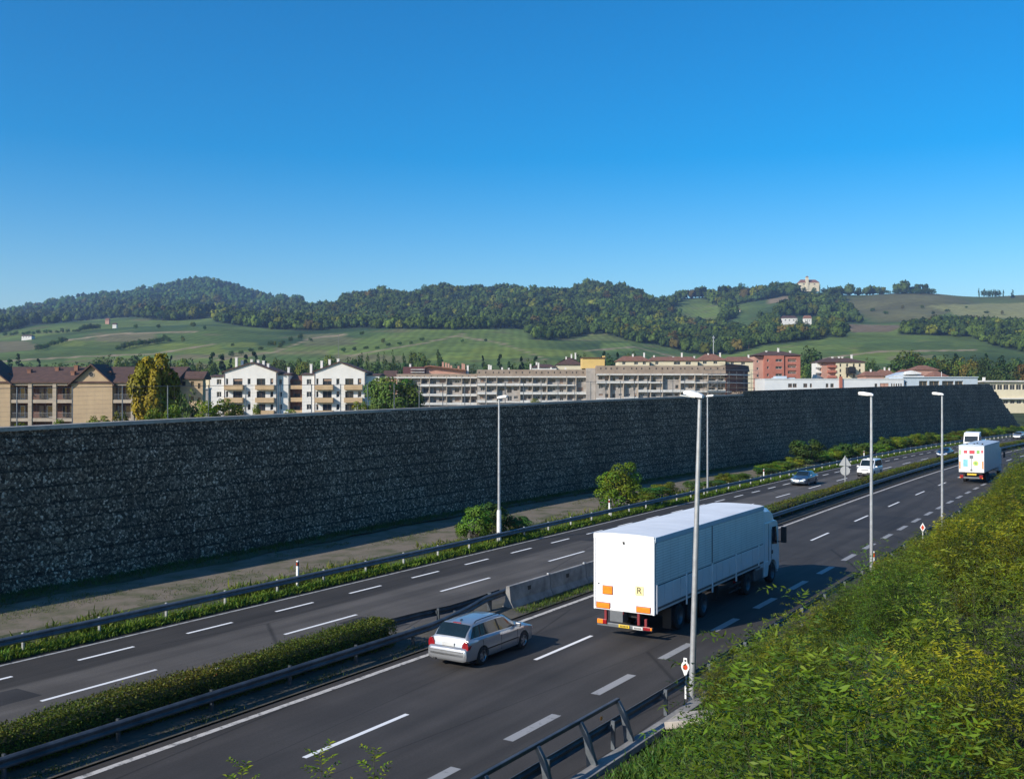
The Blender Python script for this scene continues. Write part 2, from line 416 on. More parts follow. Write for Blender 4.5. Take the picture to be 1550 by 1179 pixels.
wv = N('ShaderNodeTexWave'); wv.inputs['Scale'].default_value = .035; wv.inputs['Distortion'].default_value = 3; wv.inputs['Detail'].default_value = 2
L(tc.outputs['Object'], wv.inputs['Vector'])
mw = N('ShaderNodeMapRange'); mw.inputs['To Min'].default_value = .88; mw.inputs['To Max'].default_value = 1.1; L(wv.outputs['Fac'], mw.inputs['Value'])
ml = N('ShaderNodeMath'); ml.operation = 'MULTIPLY'; L(mr.outputs[0], ml.inputs[0]); L(mw.outputs[0], ml.inputs[1])
vm = N('ShaderNodeVectorMath'); vm.operation = 'SCALE'; L(at_.outputs['Color'], vm.inputs[0]); L(ml.outputs[0], vm.inputs['Scale'])
L(vm.outputs[0], p.inputs['Base Color']); p.inputs['Roughness'].default_value = .95; p.inputs['Specular IOR Level'].default_value = .1
a, b = TU.shape; idx = np.arange(a*b).reshape(a, b)
F = np.stack([idx[:-1,:-1], idx[1:,:-1], idx[1:,1:], idx[:-1,1:]], -1).reshape(-1, 4)
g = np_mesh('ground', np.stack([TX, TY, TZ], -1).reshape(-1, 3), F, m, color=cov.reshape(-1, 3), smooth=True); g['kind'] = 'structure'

# ------------------------------------------------------------------ carriageways
def asphalt(name, bands, base):
    """bands: (offset, brightness) across the road; uv = (s, o) in metres"""
    m, nt, p = nodes(name); N = nt.nodes.new; L = nt.links.new
    uv = N('ShaderNodeUVMap'); sp = N('ShaderNodeSeparateXYZ'); L(uv.outputs[0], sp.inputs[0])
    mr = N('ShaderNodeMapRange'); mr.inputs['From Min'].default_value = bands[0][0]; mr.inputs['From Max'].default_value = bands[-1][0]
    # the seam between surfacings wanders a little
    nw = N('ShaderNodeTexNoise'); nw.inputs['Scale'].default_value = .12; nw.inputs['Detail'].default_value = 3; L(uv.outputs[0], nw.inputs['Vector'])
    ad = N('ShaderNodeMath'); ad.operation = 'MULTIPLY_ADD'; ad.inputs[1].default_value = .7; L(nw.outputs['Fac'], ad.inputs[0]); L(sp.outputs['Y'], ad.inputs[2])
    L(ad.outputs[0], mr.inputs['Value'])
    rp = N('ShaderNodeValToRGB'); els = rp.color_ramp.elements; span = bands[-1][0]-bands[0][0]
    while len(els) < len(bands): els.new(.5)
    for e, (o, k) in zip(els, bands): e.position = (o+.35-bands[0][0])/span; e.color = (k, k, k, 1)
    L(mr.outputs[0], rp.inputs['Fac'])
    mp = N('ShaderNodeMapping'); mp.inputs['Scale'].default_value = (.06, .9, 1); L(uv.outputs[0], mp.inputs['Vector'])
    st = N('ShaderNodeTexNoise'); st.inputs['Scale'].default_value = 1.4; st.inputs['Detail'].default_value = 6; L(mp.outputs[0], st.inputs['Vector'])
    fi = N('ShaderNodeTexNoise'); fi.inputs['Scale'].default_value = 14; fi.inputs['Detail'].default_value = 8; fi.inputs['Roughness'].default_value = .8; L(uv.outputs[0], fi.inputs['Vector'])
    pa = N('ShaderNodeTexNoise'); pa.inputs['Scale'].default_value = .35; pa.inputs['Detail'].default_value = 5; L(uv.outputs[0], pa.inputs['Vector'])
    def rng_(n, lo, hi):
        r = N('ShaderNodeMapRange'); r.inputs['From Min'].default_value = .3; r.inputs['From Max'].default_value = .7
        r.inputs['To Min'].default_value = lo; r.inputs['To Max'].default_value = hi; L(n.outputs['Fac'], r.inputs['Value']); return r
    x = rp.outputs['Color']
    for n, lo, hi in ((st, .74, 1.26), (fi, .74, 1.26), (pa, .84, 1.16)):
        vm = N('ShaderNodeVectorMath'); vm.operation = 'SCALE'; L(x, vm.inputs[0]); L(rng_(n, lo, hi).outputs[0], vm.inputs['Scale']); x = vm.outputs[0]
    # long tar-sealed cracks
    cm = N('ShaderNodeMapping'); cm.inputs['Scale'].default_value = (.035, .28, 1); L(uv.outputs[0], cm.inputs['Vector'])
    vo = N('ShaderNodeTexVoronoi'); vo.feature = 'DISTANCE_TO_EDGE'; vo.inputs['Scale'].default_value = 1.0; L(cm.outputs[0], vo.inputs['Vector'])
    cr = N('ShaderNodeMapRange'); cr.inputs['From Min'].default_value = .001; cr.inputs['From Max'].default_value = .006; cr.inputs['To Min'].default_value = .5; cr.inputs['To Max'].default_value = 1; L(vo.outputs['Distance'], cr.inputs['Value'])
    vm = N('ShaderNodeVectorMath'); vm.operation = 'SCALE'; L(x, vm.inputs[0]); L(cr.outputs[0], vm.inputs['Scale'])
    v2 = N('ShaderNodeVectorMath'); v2.operation = 'MULTIPLY'; v2.inputs[1].default_value = base; L(vm.outputs[0], v2.inputs[0])
    L(v2.outputs[0], p.inputs['Base Color']); p.inputs['Roughness'].default_value = .82; p.inputs['Specular IOR Level'].default_value = .3
    b = N('ShaderNodeBump'); b.inputs['Strength'].default_value = .35; b.inputs['Distance'].default_value = .02; L(fi.outputs['Fac'], b.inputs['Height']); L(b.outputs[0], p.inputs['Normal'])
    return m
A1 = asphalt('asphalt_near', [(-1,.85),(0.2,.9),(1.0,1.12),(1.9,.92),(2.8,1.1),(3.7,.9),(4.6,1.1),(5.6,.9),(6.6,1.08),(7.6,.95),(9,1.0),(11,.8)], (.047,.0425,.039))
A2 = asphalt('asphalt_far', [(-13,.7),(-9.2,.68),(-8.9,.7),(-8.7,1.35),(-7.9,1.55),(-7.0,1.35),(-5.9,1.65),(-4.9,1.45),(-4,1.75),(-3,1.7)], (.058,.052,.046))
ribbon('near_carriageway', -.45, 10.75, -8, 470, 0, A1, no=4)
ribbon('far_carriageway', -12.0, -3.05, 2, 470, 0, A2, no=4)
DIRT = mat('median_earth', (.105,.092,.072), .95, 0, (.05,.048,.036), .8, bump=.4, bscale=6)
TRACK = mat('gravel_track', (.165,.135,.10), .95, 0, (.085,.085,.042), .55, lo=.38, hi=.55, bump=.5, bscale=7)
VERGE = mat('grassy_earth', (.055,.07,.024), .95, 0, (.035,.045,.018), .6, bump=.4, bscale=5)
ribbon('median_strip', -3.05, -.45, 2, 470, 0, DIRT, no=5, zfun=lambda s, o: .05+.10*np.sin(np.clip((o+3.05)/2.6,0,1)*math.pi))
ribbon('grass_verge', -15.6, -12.0, 2, 470, 0, VERGE, no=5, zfun=lambda s, o: .02-.015*(o+12))
ribbon('gravel_track', lambda s: wall_o(s)-.3, -15.6, 2, 470, 0, TRACK, no=8, zfun=lambda s, o: .07+.02*np.sin(o*2.1)+.012*np.sin(s*.7+o))
ribbon('grass_foot_of_wall', lambda s: wall_o(s)-.2, lambda s: wall_o(s)+1.9, 2, 470, 0, VERGE, no=4, zfun=lambda s, o: .12+.05*np.sin(o*3)+0*s, jitter=.15)
LITTER = mat('leaf_litter', (.035,.033,.016), .95, 0, (.016,.017,.008), 1.2, bump=.5, bscale=5)
ribbon('embankment', EMB0, 70, -20, 300, 0, LITTER, no=46, step=3, zfun=lambda s, o: emb_z(o)+.10*np.sin(o*1.7+s*.6))
ribbon('earth_bank', lambda s: wall_o(s)-26, lambda s: wall_o(s)-3.25, -40, 300, 0, VERGE, no=14, step=4,
       zfun=lambda s, o: np.where(s > 284, -3, wall_top(s)-.45 - np.clip((wall_o(s)-3.2-o)/23,0,1)**.8*(wall_top(s)-1.9)))

PATCH = asphalt('asphalt_patch', [(-13,.9),(0,1.0),(11,.9)], (.036,.034,.033))
for o0_, o1_, s0_, s1_ in ((4.1, 7.0, 27.5, 31.0), (.6, 3.3, 60, 66), (-6.2, -3.6, 46.5, 48.2), (4.0, 7.1, 88, 97), (-9.4, -6.9, 73, 79), (.5, 3.4, 104, 118), (-8.6,-7.2, 30.4, 34.0)):
    ribbon('asphalt_patch', o0_, o1_, s0_, s1_, .003, PATCH, step=.5, jitter=.02)
# painted markings (each kind is one worn paint film on the road)
def paint(name, c, worn):
    m, nt, p = nodes(name); N = nt.nodes.new; L = nt.links.new
    uv = N('ShaderNodeUVMap'); nz = N('ShaderNodeTexNoise'); nz.inputs['Scale'].default_value = 3.0; nz.inputs['Detail'].default_value = 8; nz.inputs['Roughness'].default_value = .75
    L(uv.outputs[0], nz.inputs['Vector']); rp = N('ShaderNodeValToRGB'); rp.color_ramp.elements[0].position = worn; rp.color_ramp.elements[1].position = worn+.14
    rp.color_ramp.elements[0].color = (.09,.088,.085,1); rp.color_ramp.elements[1].color = (*c, 1); L(nz.outputs['Fac'], rp.inputs['Fac']); L(rp.outputs[0], p.inputs['Base Color'])
    p.inputs['Roughness'].default_value = .7
    return m
PW = paint('white_road_paint', (.78,.77,.75), .26); PG = paint('worn_road_paint', (.30,.295,.29), .30); PE = paint('edge_line_paint', (.52,.49,.45), .36); PL = paint('thin_edge_paint', (.36,.36,.35), .35)
def dashes(name, o, wd, starts, length, mtl):
    V = []; F = []; UV = []
    for s in starts:
        n = 3; ss = np.linspace(s, s+length, n)
        for k in range(n-1):
            b = len(V)
            for (a, q) in ((ss[k], o-wd/2), (ss[k], o+wd/2), (ss[k+1], o+wd/2), (ss[k+1], o-wd/2)):
                x, y, _ = rd(a, q); V.append((x, y, .006)); UV.append((a, q))
            F.append((b, b+1, b+2, b+3))
    ob = np_mesh(name, np.array(V), np.array(F), mtl, uv=np.array(UV)); ob['kind'] = 'structure'
dashes('lane_dashes_near', 3.67, .16, [34.3+11.6*k for k in range(-3, 32)], 4.3, PW)
dashes('shoulder_dashes_near', 7.43, .32, [33.2+5.07*k for k in range(-5, 70)], 2.65, PG)
dashes('lane_dashes_far', -6.65, .16, [33.5+10.4*k for k in range(-2, 36)], 4.3, PW)
dashes('shoulder_dashes_far', -10.02, .16, [37.1+4.83*k for k in range(-6, 75)], 2.35, PW)
ribbon('edge_line_near', -.10, .12, 2, 460, .007, PE, step=3)
ribbon('edge_line_far', -11.70, -11.55, 6, 460, .007, PL, step=3)

# ------------------------------------------------------------------ gabion wall
CH = .82
def gabion_mat():
    m, nt, p = nodes('gabion_stones'); N = nt.nodes.new; L = nt.links.new
    uv = N('ShaderNodeUVMap'); tc = N('ShaderNodeTexCoord')
    nz = N('ShaderNodeTexNoise'); nz.inputs['Scale'].default_value = 2.2; nz.inputs['Detail'].default_value = 2; L(tc.outputs['Object'], nz.inputs['Vector'])
    ad = N('ShaderNodeMixRGB'); ad.blend_type = 'ADD'; ad.inputs[0].default_value = .22; L(tc.outputs['Object'], ad.inputs[1]); L(nz.outputs['Color'], ad.inputs[2])
    vo = N('ShaderNodeTexVoronoi'); vo.inputs['Scale'].default_value = 8.5; L(ad.outputs[0], vo.inputs['Vector'])
    ve = N('ShaderNodeTexVoronoi'); ve.feature = 'DISTANCE_TO_EDGE'; ve.inputs['Scale'].default_value = 8.5; L(ad.outputs[0], ve.inputs['Vector'])
    sx = N('ShaderNodeSeparateColor'); L(vo.outputs['Color'], sx.inputs[0])
    rp = N('ShaderNodeValToRGB'); e = rp.color_ramp.elements; e[0].position = 0; e[0].color = (.06,.048,.037,1); e[1].position = 1; e[1].color = (.80,.64,.50,1)
    for q, k in ((.45,.13), (.72,.24), (.90,.40)): x = e.new(q); x.color = (k*1.25, k*.96, k*.70, 1)
    L(sx.outputs[0], rp.inputs['Fac'])
    jo = N('ShaderNodeMapRange'); jo.inputs['From Min'].default_value = .01; jo.inputs['From Max'].default_value = .07; jo.inputs['To Min'].default_value = .12; L(ve.outputs['Distance'], jo.inputs['Value'])
    # wire cages: 2 m long, one course high
    sp = N('ShaderNodeSeparateXYZ'); L(uv.outputs[0], sp.inputs[0])
    def seam(out, per, wdt):
        d = N('ShaderNodeMath'); d.operation = 'DIVIDE'; d.inputs[1].default_value = per; L(out, d.inputs[0])
        f = N('ShaderNodeMath'); f.operation = 'PINGPONG'; f.inputs[1].default_value = .5; L(d.outputs[0], f.inputs[0])
        r = N('ShaderNodeMapRange'); r.inputs['From Min'].default_value = wdt*.4; r.inputs['From Max'].default_value = wdt; r.inputs['To Min'].default_value = .35; L(f.outputs[0], r.inputs['Value']); return r
    s0 = seam(sp.outputs['X'], 2.0, .018); s2 = seam(sp.outputs['Y'], CH, .075); s1 = N('ShaderNodeMath'); s1.operation = 'MULTIPLY'; L(s0.outputs[0], s1.inputs[0]); L(s2.outputs[0], s1.inputs[1])
    mk = N('ShaderNodeMath'); mk.operation = 'MULTIPLY'; L(jo.outputs[0], mk.inputs[0]); L(s1.outputs[0], mk.inputs[1])
    pn = N('ShaderNodeTexNoise'); pn.inputs['Scale'].default_value = .25; pn.inputs['Detail'].default_value = 4; L(tc.outputs['Object'], pn.inputs['Vector'])
    pr = N('ShaderNodeMapRange'); pr.inputs['From Min'].default_value = .3; pr.inputs['From Max'].default_value = .7; pr.inputs['To Min'].default_value = .7; pr.inputs['To Max'].default_value = 1.2; L(pn.outputs['Fac'], pr.inputs['Value'])
    m2 = N('ShaderNodeMath'); m2.operation = 'MULTIPLY'; L(mk.outputs[0], m2.inputs[0]); L(pr.outputs[0], m2.inputs[1])
    vm = N('ShaderNodeVectorMath'); vm.operation = 'SCALE'; L(rp.outputs[0], vm.inputs[0]); L(m2.outputs[0], vm.inputs['Scale'])
    L(vm.outputs[0], p.inputs['Base Color']); p.inputs['Roughness'].default_value = .85; p.inputs['Specular IOR Level'].default_value = .25
    b = N('ShaderNodeBump'); b.inputs['Strength'].default_value = 1; b.inputs['Distance'].default_value = .12
    sq = N('ShaderNodeMath'); sq.operation = 'POWER'; sq.inputs[1].default_value = .5; L(ve.outputs['Distance'], sq.inputs[0])
    L(sq.outputs[0], b.inputs['Height']); L(b.outputs[0], p.inputs['Normal'])
    return m
CH = .82
def build_wall():
    s = np.unique(np.r_[np.arange(-20, 146, 1.0), 145.95, np.arange(146, 306, 1.0)])
    rows = 15; V = []; UV = []
    base = wall_o(s)
    def top(ss):
        t = wall_top(ss)
        return np.where(ss > 285, np.maximum(np.floor((306-ss)/21*15)*CH, 0.4), t)
    tp = top(s)
    prof = []
    for j in range(rows):
        for q, zz in ((0, j*CH), (1, (j+1)*CH)):
            back = .13*j + (.05 if q else 0)
            prof.append((back, zz))
    n = len(prof)+2
    for i in range(len(s)):
        wob = 0
        for (bk, zz) in prof:
            z = min(zz, tp[i]); bb = min(bk, .13*math.floor(tp[i]/CH+1e-6)+.05)
            V.append((*rds(s[i], base[i]-bb+.04*math.sin(s[i]*1.3+zz*5)), z)); UV.append((s[i]+(math.floor(zz/CH-1e-3) % 2)*1.0, zz))
        V.append((*rds(s[i], base[i]-3.0), tp[i])); UV.append((s[i], 0)); V.append((*rds(s[i], base[i]-3.2), -.1)); UV.append((s[i], 0))
    idx = np.arange(len(s)*n).reshape(len(s), n)
    F = np.stack([idx[:-1,:-1], idx[1:,:-1], idx[1:,1:], idx[:-1,1:]], -1).reshape(-1, 4)
    V = np.array(V); UV = np.array(UV)
    root = empty('gabion_wall', (0,0,0), 0, 'long tall dark grey wall of stone filled wire cages beside the motorway', 'wall')
    sc_ = np_mesh('stone_cages', V, F, gabion_mat(), root, uv=UV); sc_.data.polygons.foreach_set('use_smooth', [False]*len(sc_.data.polygons)); sc_.data.update()
    bm = MB(); ss = np.arange(-20, 146.1, 2.0); rings = []
    for a in ss:
        t = float(wall_top(min(a, 145.8))); nb = .13*math.floor(t/CH)+.0; o = float(wall_o(a))-nb
        rings.append([(*rds(a, o+.07), t-.10), (*rds(a, o+.07), t+.10), (*rds(a, o-.75), t+.10), (*rds(a, o-.75), t-.12)])
    bm.loft(rings); bm.build('coping', M['cap'], root)
    return root
build_wall()

# ------------------------------------------------------------------ guardrails
def wprofile(side):
    """(offset, height) loop of a W-beam, bulging towards +side"""
    f = [(.0,.44),(.035,.455),(.08,.49),(.08,.53),(.03,.58),(.03,.61),(.08,.66),(.08,.70),(.035,.735),(.0,.75)]
    b = [(a-.012, z) for a, z in reversed(f)]
    return [(side*a, z) for a, z in f+b]
def guardrail(name, label, o, s0, s1, side, step=3.2, zoff=0., mtl='galv', postmat='post', behind=.12, cat='guardrail', smp=1.6):
    of = o if callable(o) else (lambda s: o)
    zf = zoff if callable(zoff) else (lambda s: zoff)
    x, y, t = rd(s0, of(s0)); root = empty(name, (x, y, 0), 0, label, cat)
    mb = MB(); ss = np.linspace(s0, s1, max(2, int((s1-s0)/smp))); pr = wprofile(side)
    mb.loft([[(*rds(a, of(a)+p), z+zf(a)) for p, z in pr] for a in ss]); mb.build('beam', M[mtl], root, root.location, smooth=35)
    n = 0; a = s0+.6; k = 0
    while a < s1-.2 and n < 100:
        mb = MB(); px, py, pt = rd(a, of(a)-side*behind)
        mb.cbox((px, py, .36+zf(a)/2), (.11, .06, .80+zf(a)), (0, 0, -pt)); mb.cbox((*rds(a, of(a)-side*.045), .60+zf(a)), (.10, .14, .14), (0, 0, -pt))
        mb.build('post', M[postmat], root, root.location); a += step; n += 1
    return root
guardrail('guardrail', 'long steel guardrail on bright posts along the grass verge below the gabion wall', -12.45, 20, 300, 1, 3.2, mtl='galv')
guardrail('guardrail', 'steel guardrail along the near hedge, bending back to the concrete barrier', lambda s: -1.0-.85*float(smooth01((s-45.5)/6)), 6, 52.6, 1, 3.2, zoff=lambda s: .16*float(smooth01((s-49)/3.0)), mtl='galv_dark', postmat='galv_dark')
guardrail('guardrail', 'dark steel guardrail on the far side of the median, seen past the hedge end', lambda s: -2.75+.75*float(smooth01((s-45.5)/6)), 6, 52.4, -1, 3.2, zoff=lambda s: .16*float(smooth01((s-49)/3.0)), mtl='galv_dark', postmat='galv_dark')
guardrail('guardrail', 'steel guardrail along the distant hedge beyond the white articulated lorry', lambda s: -1.05-.0*s, 79.5, 330, 1, 3.2, mtl='galv', postmat='galv_dark')
guardrail('guardrail', 'steel guardrail at the right edge of the road in front of the leafy shrubs', 10.05, 25, 290, -1, 3.4, mtl='galv_dark', postmat='galv')
# handrail bolted on the nearest guardrail
hr = empty('handrail', at(32, 10.05), 0, 'dark steel handrail on curved posts raised above the nearest guardrail', 'handrail')
mb = MB(); mb.loft([[(*rds(a, 10.05+p), z) for p, z in ((-.05,1.12),(.05,1.12),(.05,1.22),(-.05,1.22))] for a in np.linspace(24, 39.75, 14)]); mb.build('rail', M['galv_dark'], hr, hr.location, bevel=.015)
for a in [26.6, 28.8, 31.0, 33.25, 35.45, 37.55, 39.65]:
    mb = MB(); rings = []
    for z, q, wd in ((-.05,.42,.34),(.25,.36,.26),(.5,.30,.2),(.75,.24,.17),(.95,.15,.15),(1.17,.02,.12)):
        rings.append([(*rds(a+d, 10.05+q+e), z) for d, e in ((-.06,-wd/2),(.06,-wd/2),(.06,wd/2),(-.06,wd/2))])
    mb.loft(rings); mb.build('post', M['galv'], hr, hr.location, bevel=.012)
mb = MB(); mb.lathe([(-.01,0),(-.01,.055),(.012,.055),(.02,0)], 'y', (0,0,0), 16)
rf = mb.build('round_reflector', M['orange'], hr, smooth=40); x, y, t = rd(38.6, 10.13); rf.location = (x-hr.location.x, y-hr.location.y, .98); rf.rotation_euler = (0, 0, -t+R(90))
# concrete kerb and drainage slab at its foot
mb = MB(); mb.loft([[(*rds(a, 10.5+p), z) for p, z in ((-.12,-.02),(.32,-.02),(.30,.16),(-.10,.16))] for a in np.linspace(20, 45, 20)]); k_ = mb.build('concrete_kerb', M['concrete'], None, bevel=.02); tag(k_, 'pale concrete kerb strip at the foot of the nearest guardrail', 'kerb')
mb = MB(); x, y, t = rd(41.5, 11.5); mb.cbox((x, y, .42), (1.3, 1.1, .2), (0, R(-14), -t)); k_ = mb.build('concrete_slab', M['cap'], None, bevel=.02); tag(k_, 'flat concrete slab lying in the weeds behind the nearest guardrail', 'slab')

# ------------------------------------------------------------------ concrete barrier segments
first = None
for i in range(8):
    s0 = 52.35+i*3.55
    if first is None:
        first = empty('concrete_barrier', (0,0,0), 0, 'x', 'barrier', 'concrete barrier segments in the median')
        mb = MB(); pr = [(-.29,0),(-.29,.08),(-.15,.34),(-.09,1.0),(.09,1.0),(.15,.34),(.29,.08),(.29,0)]
        mb.loft([[(p, a, z) for p, z in pr] for a in (0, 3.5)]); mb.build('concrete_body', M['concrete'], first, bevel=.02)
        mb = MB(); mb.box(-.05,.05,3.46,3.58,.93,1.06); mb.build('joint_coupling', M['post'], first, bevel=.01)
        mb = MB(); mb.box(.10,.135,1.5,1.75,.62,.8); mb.build('lifting_pocket', M['ink'], first)
        o = first
    else: o = copy_tree(first)
    x, y, t = rd(s0, -1.6); o.location = (x, y, .06); o.rotation_euler = (0, 0, -t)
    o['label'] = 'grey concrete barrier segment where the steel guardrails end' if i == 0 else ('grey concrete barrier segment next to the one at the guardrail end' if i == 1 else ('grey concrete barrier segment third from the guardrail end, partly behind the lorry' if i == 2 else 'grey concrete barrier segment hidden behind the white articulated lorry'))

# ------------------------------------------------------------------ street lamps
def lamp(s, o, h, side, label, lean=0., sleeve=False, headlen=.62):
    if s > 400:      # s given as a bearing (picture column): find the spot on the verge line
        aa = np.arange(25, 160, .05); q = rds(aa, o); s = float(aa[np.argmin(abs(775+1550*q[:,0]/q[:,1]-s))])
    x, y, t = rd(s, o); z0 = max(0, float(emb_z(o))) if o > 0 else .05
    h = 9.36-(z0 if o > 0 else .25); r = empty('street_lamp', (x, y, z0), -t, label, 'street lamp', 'street lamps along the motorway')
    r.rotation_euler = (0, lean, -t)
    mb = MB(); mb.tube([(0,0,-.3),(0,0,.4),(0,0,h*.5),(0,0,h-.05)], [.10,.097,.082,.058], 12); mb.build('pole', M['post'], r, smooth=40)
    if sleeve:
        mb = MB(); mb.tube([(0,0,.0),(0,0,1.9),(0,0,2.05)], [.145,.14,.12], 12); mb.build('base_sleeve', M['white_post'], r, smooth=40)
    mb = MB(); mb.tube([(0,0,h-.06),(-side*.1,0,h+.04)], .05, 8); mb.build('bracket', M['galv'], r, smooth=40)
    mb = MB(); a = -side
    L_ = headlen
    rings = []
    for q, wd, hh, zz in ((-.10,.18,.08,0),(0,.26,.13,.01),(L_*.6,.30,.14,.06),(L_-.04,.28,.10,.10),(L_,.24,.07,.11)):
        rings.append([(a*q, -wd/2, h+zz), (a*q, wd/2, h+zz), (a*q, wd/2*.8, h+zz+hh), (a*q, -wd/2*.8, h+zz+hh)])
    hd = mb.loft(rings).build('lamp_head', M['lampwhite'], r, smooth=50)
    mb = MB(); mb.cbox((a*.36, 0, h+.035), (.5, .24, .03), (0, -a*R(5), 0)); mb.build('lens', M['lens'], hd)
    return r
lamp(755.2, -12.8, 9.20, -1, 'slim street lamp on the far verge, standing between two low bushes', sleeve=True)
lamp(1071, -12.95, 9.30, -1, 'far verge street lamp seen just right of the nearest lamp head')
lamp(1046.5, 10.36, 9.25, 1, 'nearest street lamp, its leaning pole crossing the white lorry', lean=R(1.7), headlen=.50)
lamp(1319, 10.36, 9.30, 1, 'street lamp by the red and white reflector post, second along the right edge', sleeve=False)
lamp(1426, 10.38, 9.30, 1, 'street lamp just left of the decorated lorry, third along the right edge')

# ------------------------------------------------------------------ delineator posts and small signs
def delineator(s, o, label, z=0., h=1.05):
    x, y, t = rd(s, o); r = empty('delineator_post', (x, y, z), -t, label, 'marker post', 'white marker posts along the road')
    mb = MB(); mb.prism([(-.06,-.05),(.06,-.05),(.045,.05),(-.045,.05)], 'z', 0, h-.26); mb.prism([(-.06,-.05),(.06,-.05),(.045,.05),(-.045,.05)], 'z', h-.06, h); mb.build('post', M['white_post'], r, bevel=.008)
    mb = MB(); mb.prism([(-.061,-.051),(.061,-.051),(.046,.051),(-.046,.051)], 'z', h-.26, h-.06); mb.build('black_band', M['ink'], r)
    mb = MB(); mb.box(-.025,.025,-.062,-.052,h-.22,h-.1); mb.build('reflector', M['red_refl'], r)
for s, lb in ((51.2, 'white marker post at the guardrail below the left stretch of gabion wall'), (85.2, 'white marker post by the round tree on the far verge'), (122., 'white marker post behind the blue grey car'), (163., 'white marker post on the far verge just right of the white van')):
    delineator(s, -13.0, lb, .05, 1.3)
delineator(36.4, -2.0, 'low red banded marker post in front of the near hedge', .1, .95)
def marker_sign(s, o, label, shape, z0):
    x, y, t = rd(s, o); r = empty('marker_sign', (x, y, z0), -t, label, 'marker sign'); r.scale = (.72, .72, .80)
    mb = MB(); mb.box(-.04,.04,-.03,.03,-.3,1.15); mb.build('post', M['white_post'], r, bevel=.006)
    mb = MB()
    if shape == 'drop':
        pts = [(0,.0)]+[(.19*math.sin(a), .44-.2*math.cos(a)) for a in np.linspace(.7, math.pi*1.0-.5, 8)]+[(.08,.78),(-.08,.78)]+[(-.19*math.sin(a), .44-.2*math.cos(a)) for a in np.linspace(math.pi-.5, .7, 8)]
    else: pts = [(0,0),(.22,.36),(0,.72),(-.22,.36)]
    mb.prism([(a, b+1.0) for a, b in pts], 'y', -.05, -.032); pl = mb.build('sign_plate', M['white_post'], r)
    mb = MB()
    if shape == 'drop': mb.lathe([(-.055,0),(-.055,.11),(-.051,.115)], 'y', (0,0,1.42), 20)
    else: mb.prism([(0,1.14),(.13,1.36),(0,1.58),(-.13,1.36)], 'y', -.056, -.051)
    mb.build('reflector', M['red_refl'], pl)
    if shape == 'drop':
        mb = MB(); mb.lathe([(-.055,0),(-.055,.04),(-.051,.045)], 'y', (0,0,1.67), 14); mb.build('dot', M['ink'], pl)
marker_sign(44.45, 10.02-.0, 'white drop shaped marker with a red reflector beside the nearest lamp pole', 'drop', -.15)
marker_sign(80.5, 10.5, 'white diamond shaped marker with a red reflector at the right guardrail', 'diamond', .25)
x, y, t = rd(68.2, 10.3); r = empty('reflector_post', (x, y, 0), -t, 'red and white banded reflector post at the foot of the second right lamp', 'marker post')
mb = MB(); mb.box(-.07,.07,-.05,.05,0,1.5); mb.build('post', M['white_post'], r, bevel=.01)
for q in (.75, 1.2):
    mb = MB(); mb.box(-.073,.073,-.053,.053,q,q+.22); mb.build('red_band', M['red_refl'], r)
# traffic signs seen from behind, in the median
aa = np.arange(60, 140, .1); qq = rds(aa, -2.85); sg_ = float(aa[np.argmin(abs(775+1550*qq[:,0]/qq[:,1]-1279))])
x, y, t = rd(sg_, -2.85); r = empty('traffic_sign', (x, y, 0), R(-20), 'grey backs of a triangular and a round sign on one median pole', 'traffic sign')
mb = MB(); mb.tube([(0,0,0),(0,0,3.45)], .05, 10); mb.build('pole', M['signback'], r, smooth=40)
mb = MB(); mb.prism([(-.52,2.45),(.52,2.45),(.56,2.54),(.05,3.36),(-.05,3.36),(-.56,2.54)], 'y', .06, .085); mb.build('triangular_plate', M['signback'], r, bevel=.006)
mb = MB(); mb.lathe([(.06,0),(.06,.45),(.085,.45),(.085,0)], 'y', (0,0,1.98), 28); mb.build('round_plate', M['signback'], r, smooth=40)
# median reflectors on the far guardrail
# ------------------------------------------------------------------ vehicles: local +Y forward, +X right, origin on the road under the rear axle / rear end
def wheel(parent, x, y, r, wd, side, spokes=5, dual=False, truck=False):
    mb = MB(); h = wd/2
    mb.lathe([(-h,r*.62),(-h,r*.9),(-h*.75,r),(h*.75,r),(h,r*.9),(h,r*.62)], 'x', (0,0,0), 28); 
    wv = empty('wheel', (x, y, r)); wv.parent = parent
    mb.build('tyre', M['rubber'], wv, smooth=40)
    mb = MB(); s = side
    if truck: mb.lathe([(s*h*.2,0),(s*h*.25,r*.22),(s*h*-.1,r*.26),(s*h*-.1,r*.5),(s*h*.7,r*.56),(s*h*.95,r*.62),(s*h*-.2,r*.62)], 'x', (0,0,0), 24)
    else:
        mb.lathe([(s*h*.72,r*.56),(s*h*.97,r*.6),(s*h*.97,r*.65),(-s*h*.4,r*.64),(-s*h*.4,0)], 'x', (0,0,0), 28)
        mb.lathe([(s*h*.85,0),(s*h*.85,r*.14),(s*h*.5,r*.18)], 'x', (0,0,0), 14)
        for k in range(spokes):
            a = 2*math.pi*k/spokes
            c, sn = math.cos(a), math.sin(a)
            mb.loft([[(s*h*.75+q, c*rr-sn*e, sn*rr+c*e) for q, e in ((0,-wd2),(0,wd2),(-.03,wd2),(-.03,-wd2))] for rr, wd2 in ((r*.08,.035),(r*.6,.045))])
    mb.build('rim', M['rim'] if not truck else M['galv'], wv, smooth=35)
    if dual:
        mb = MB(); mb.lathe([(-h,r*.62),(-h,r*.9),(-h*.75,r),(h*.75,r),(h,r*.9),(h,r*.62)], 'x', (-side*(wd+.03),0,0), 24); mb.build('inner_tyre', M['rubber'], wv, smooth=40)
    return wv

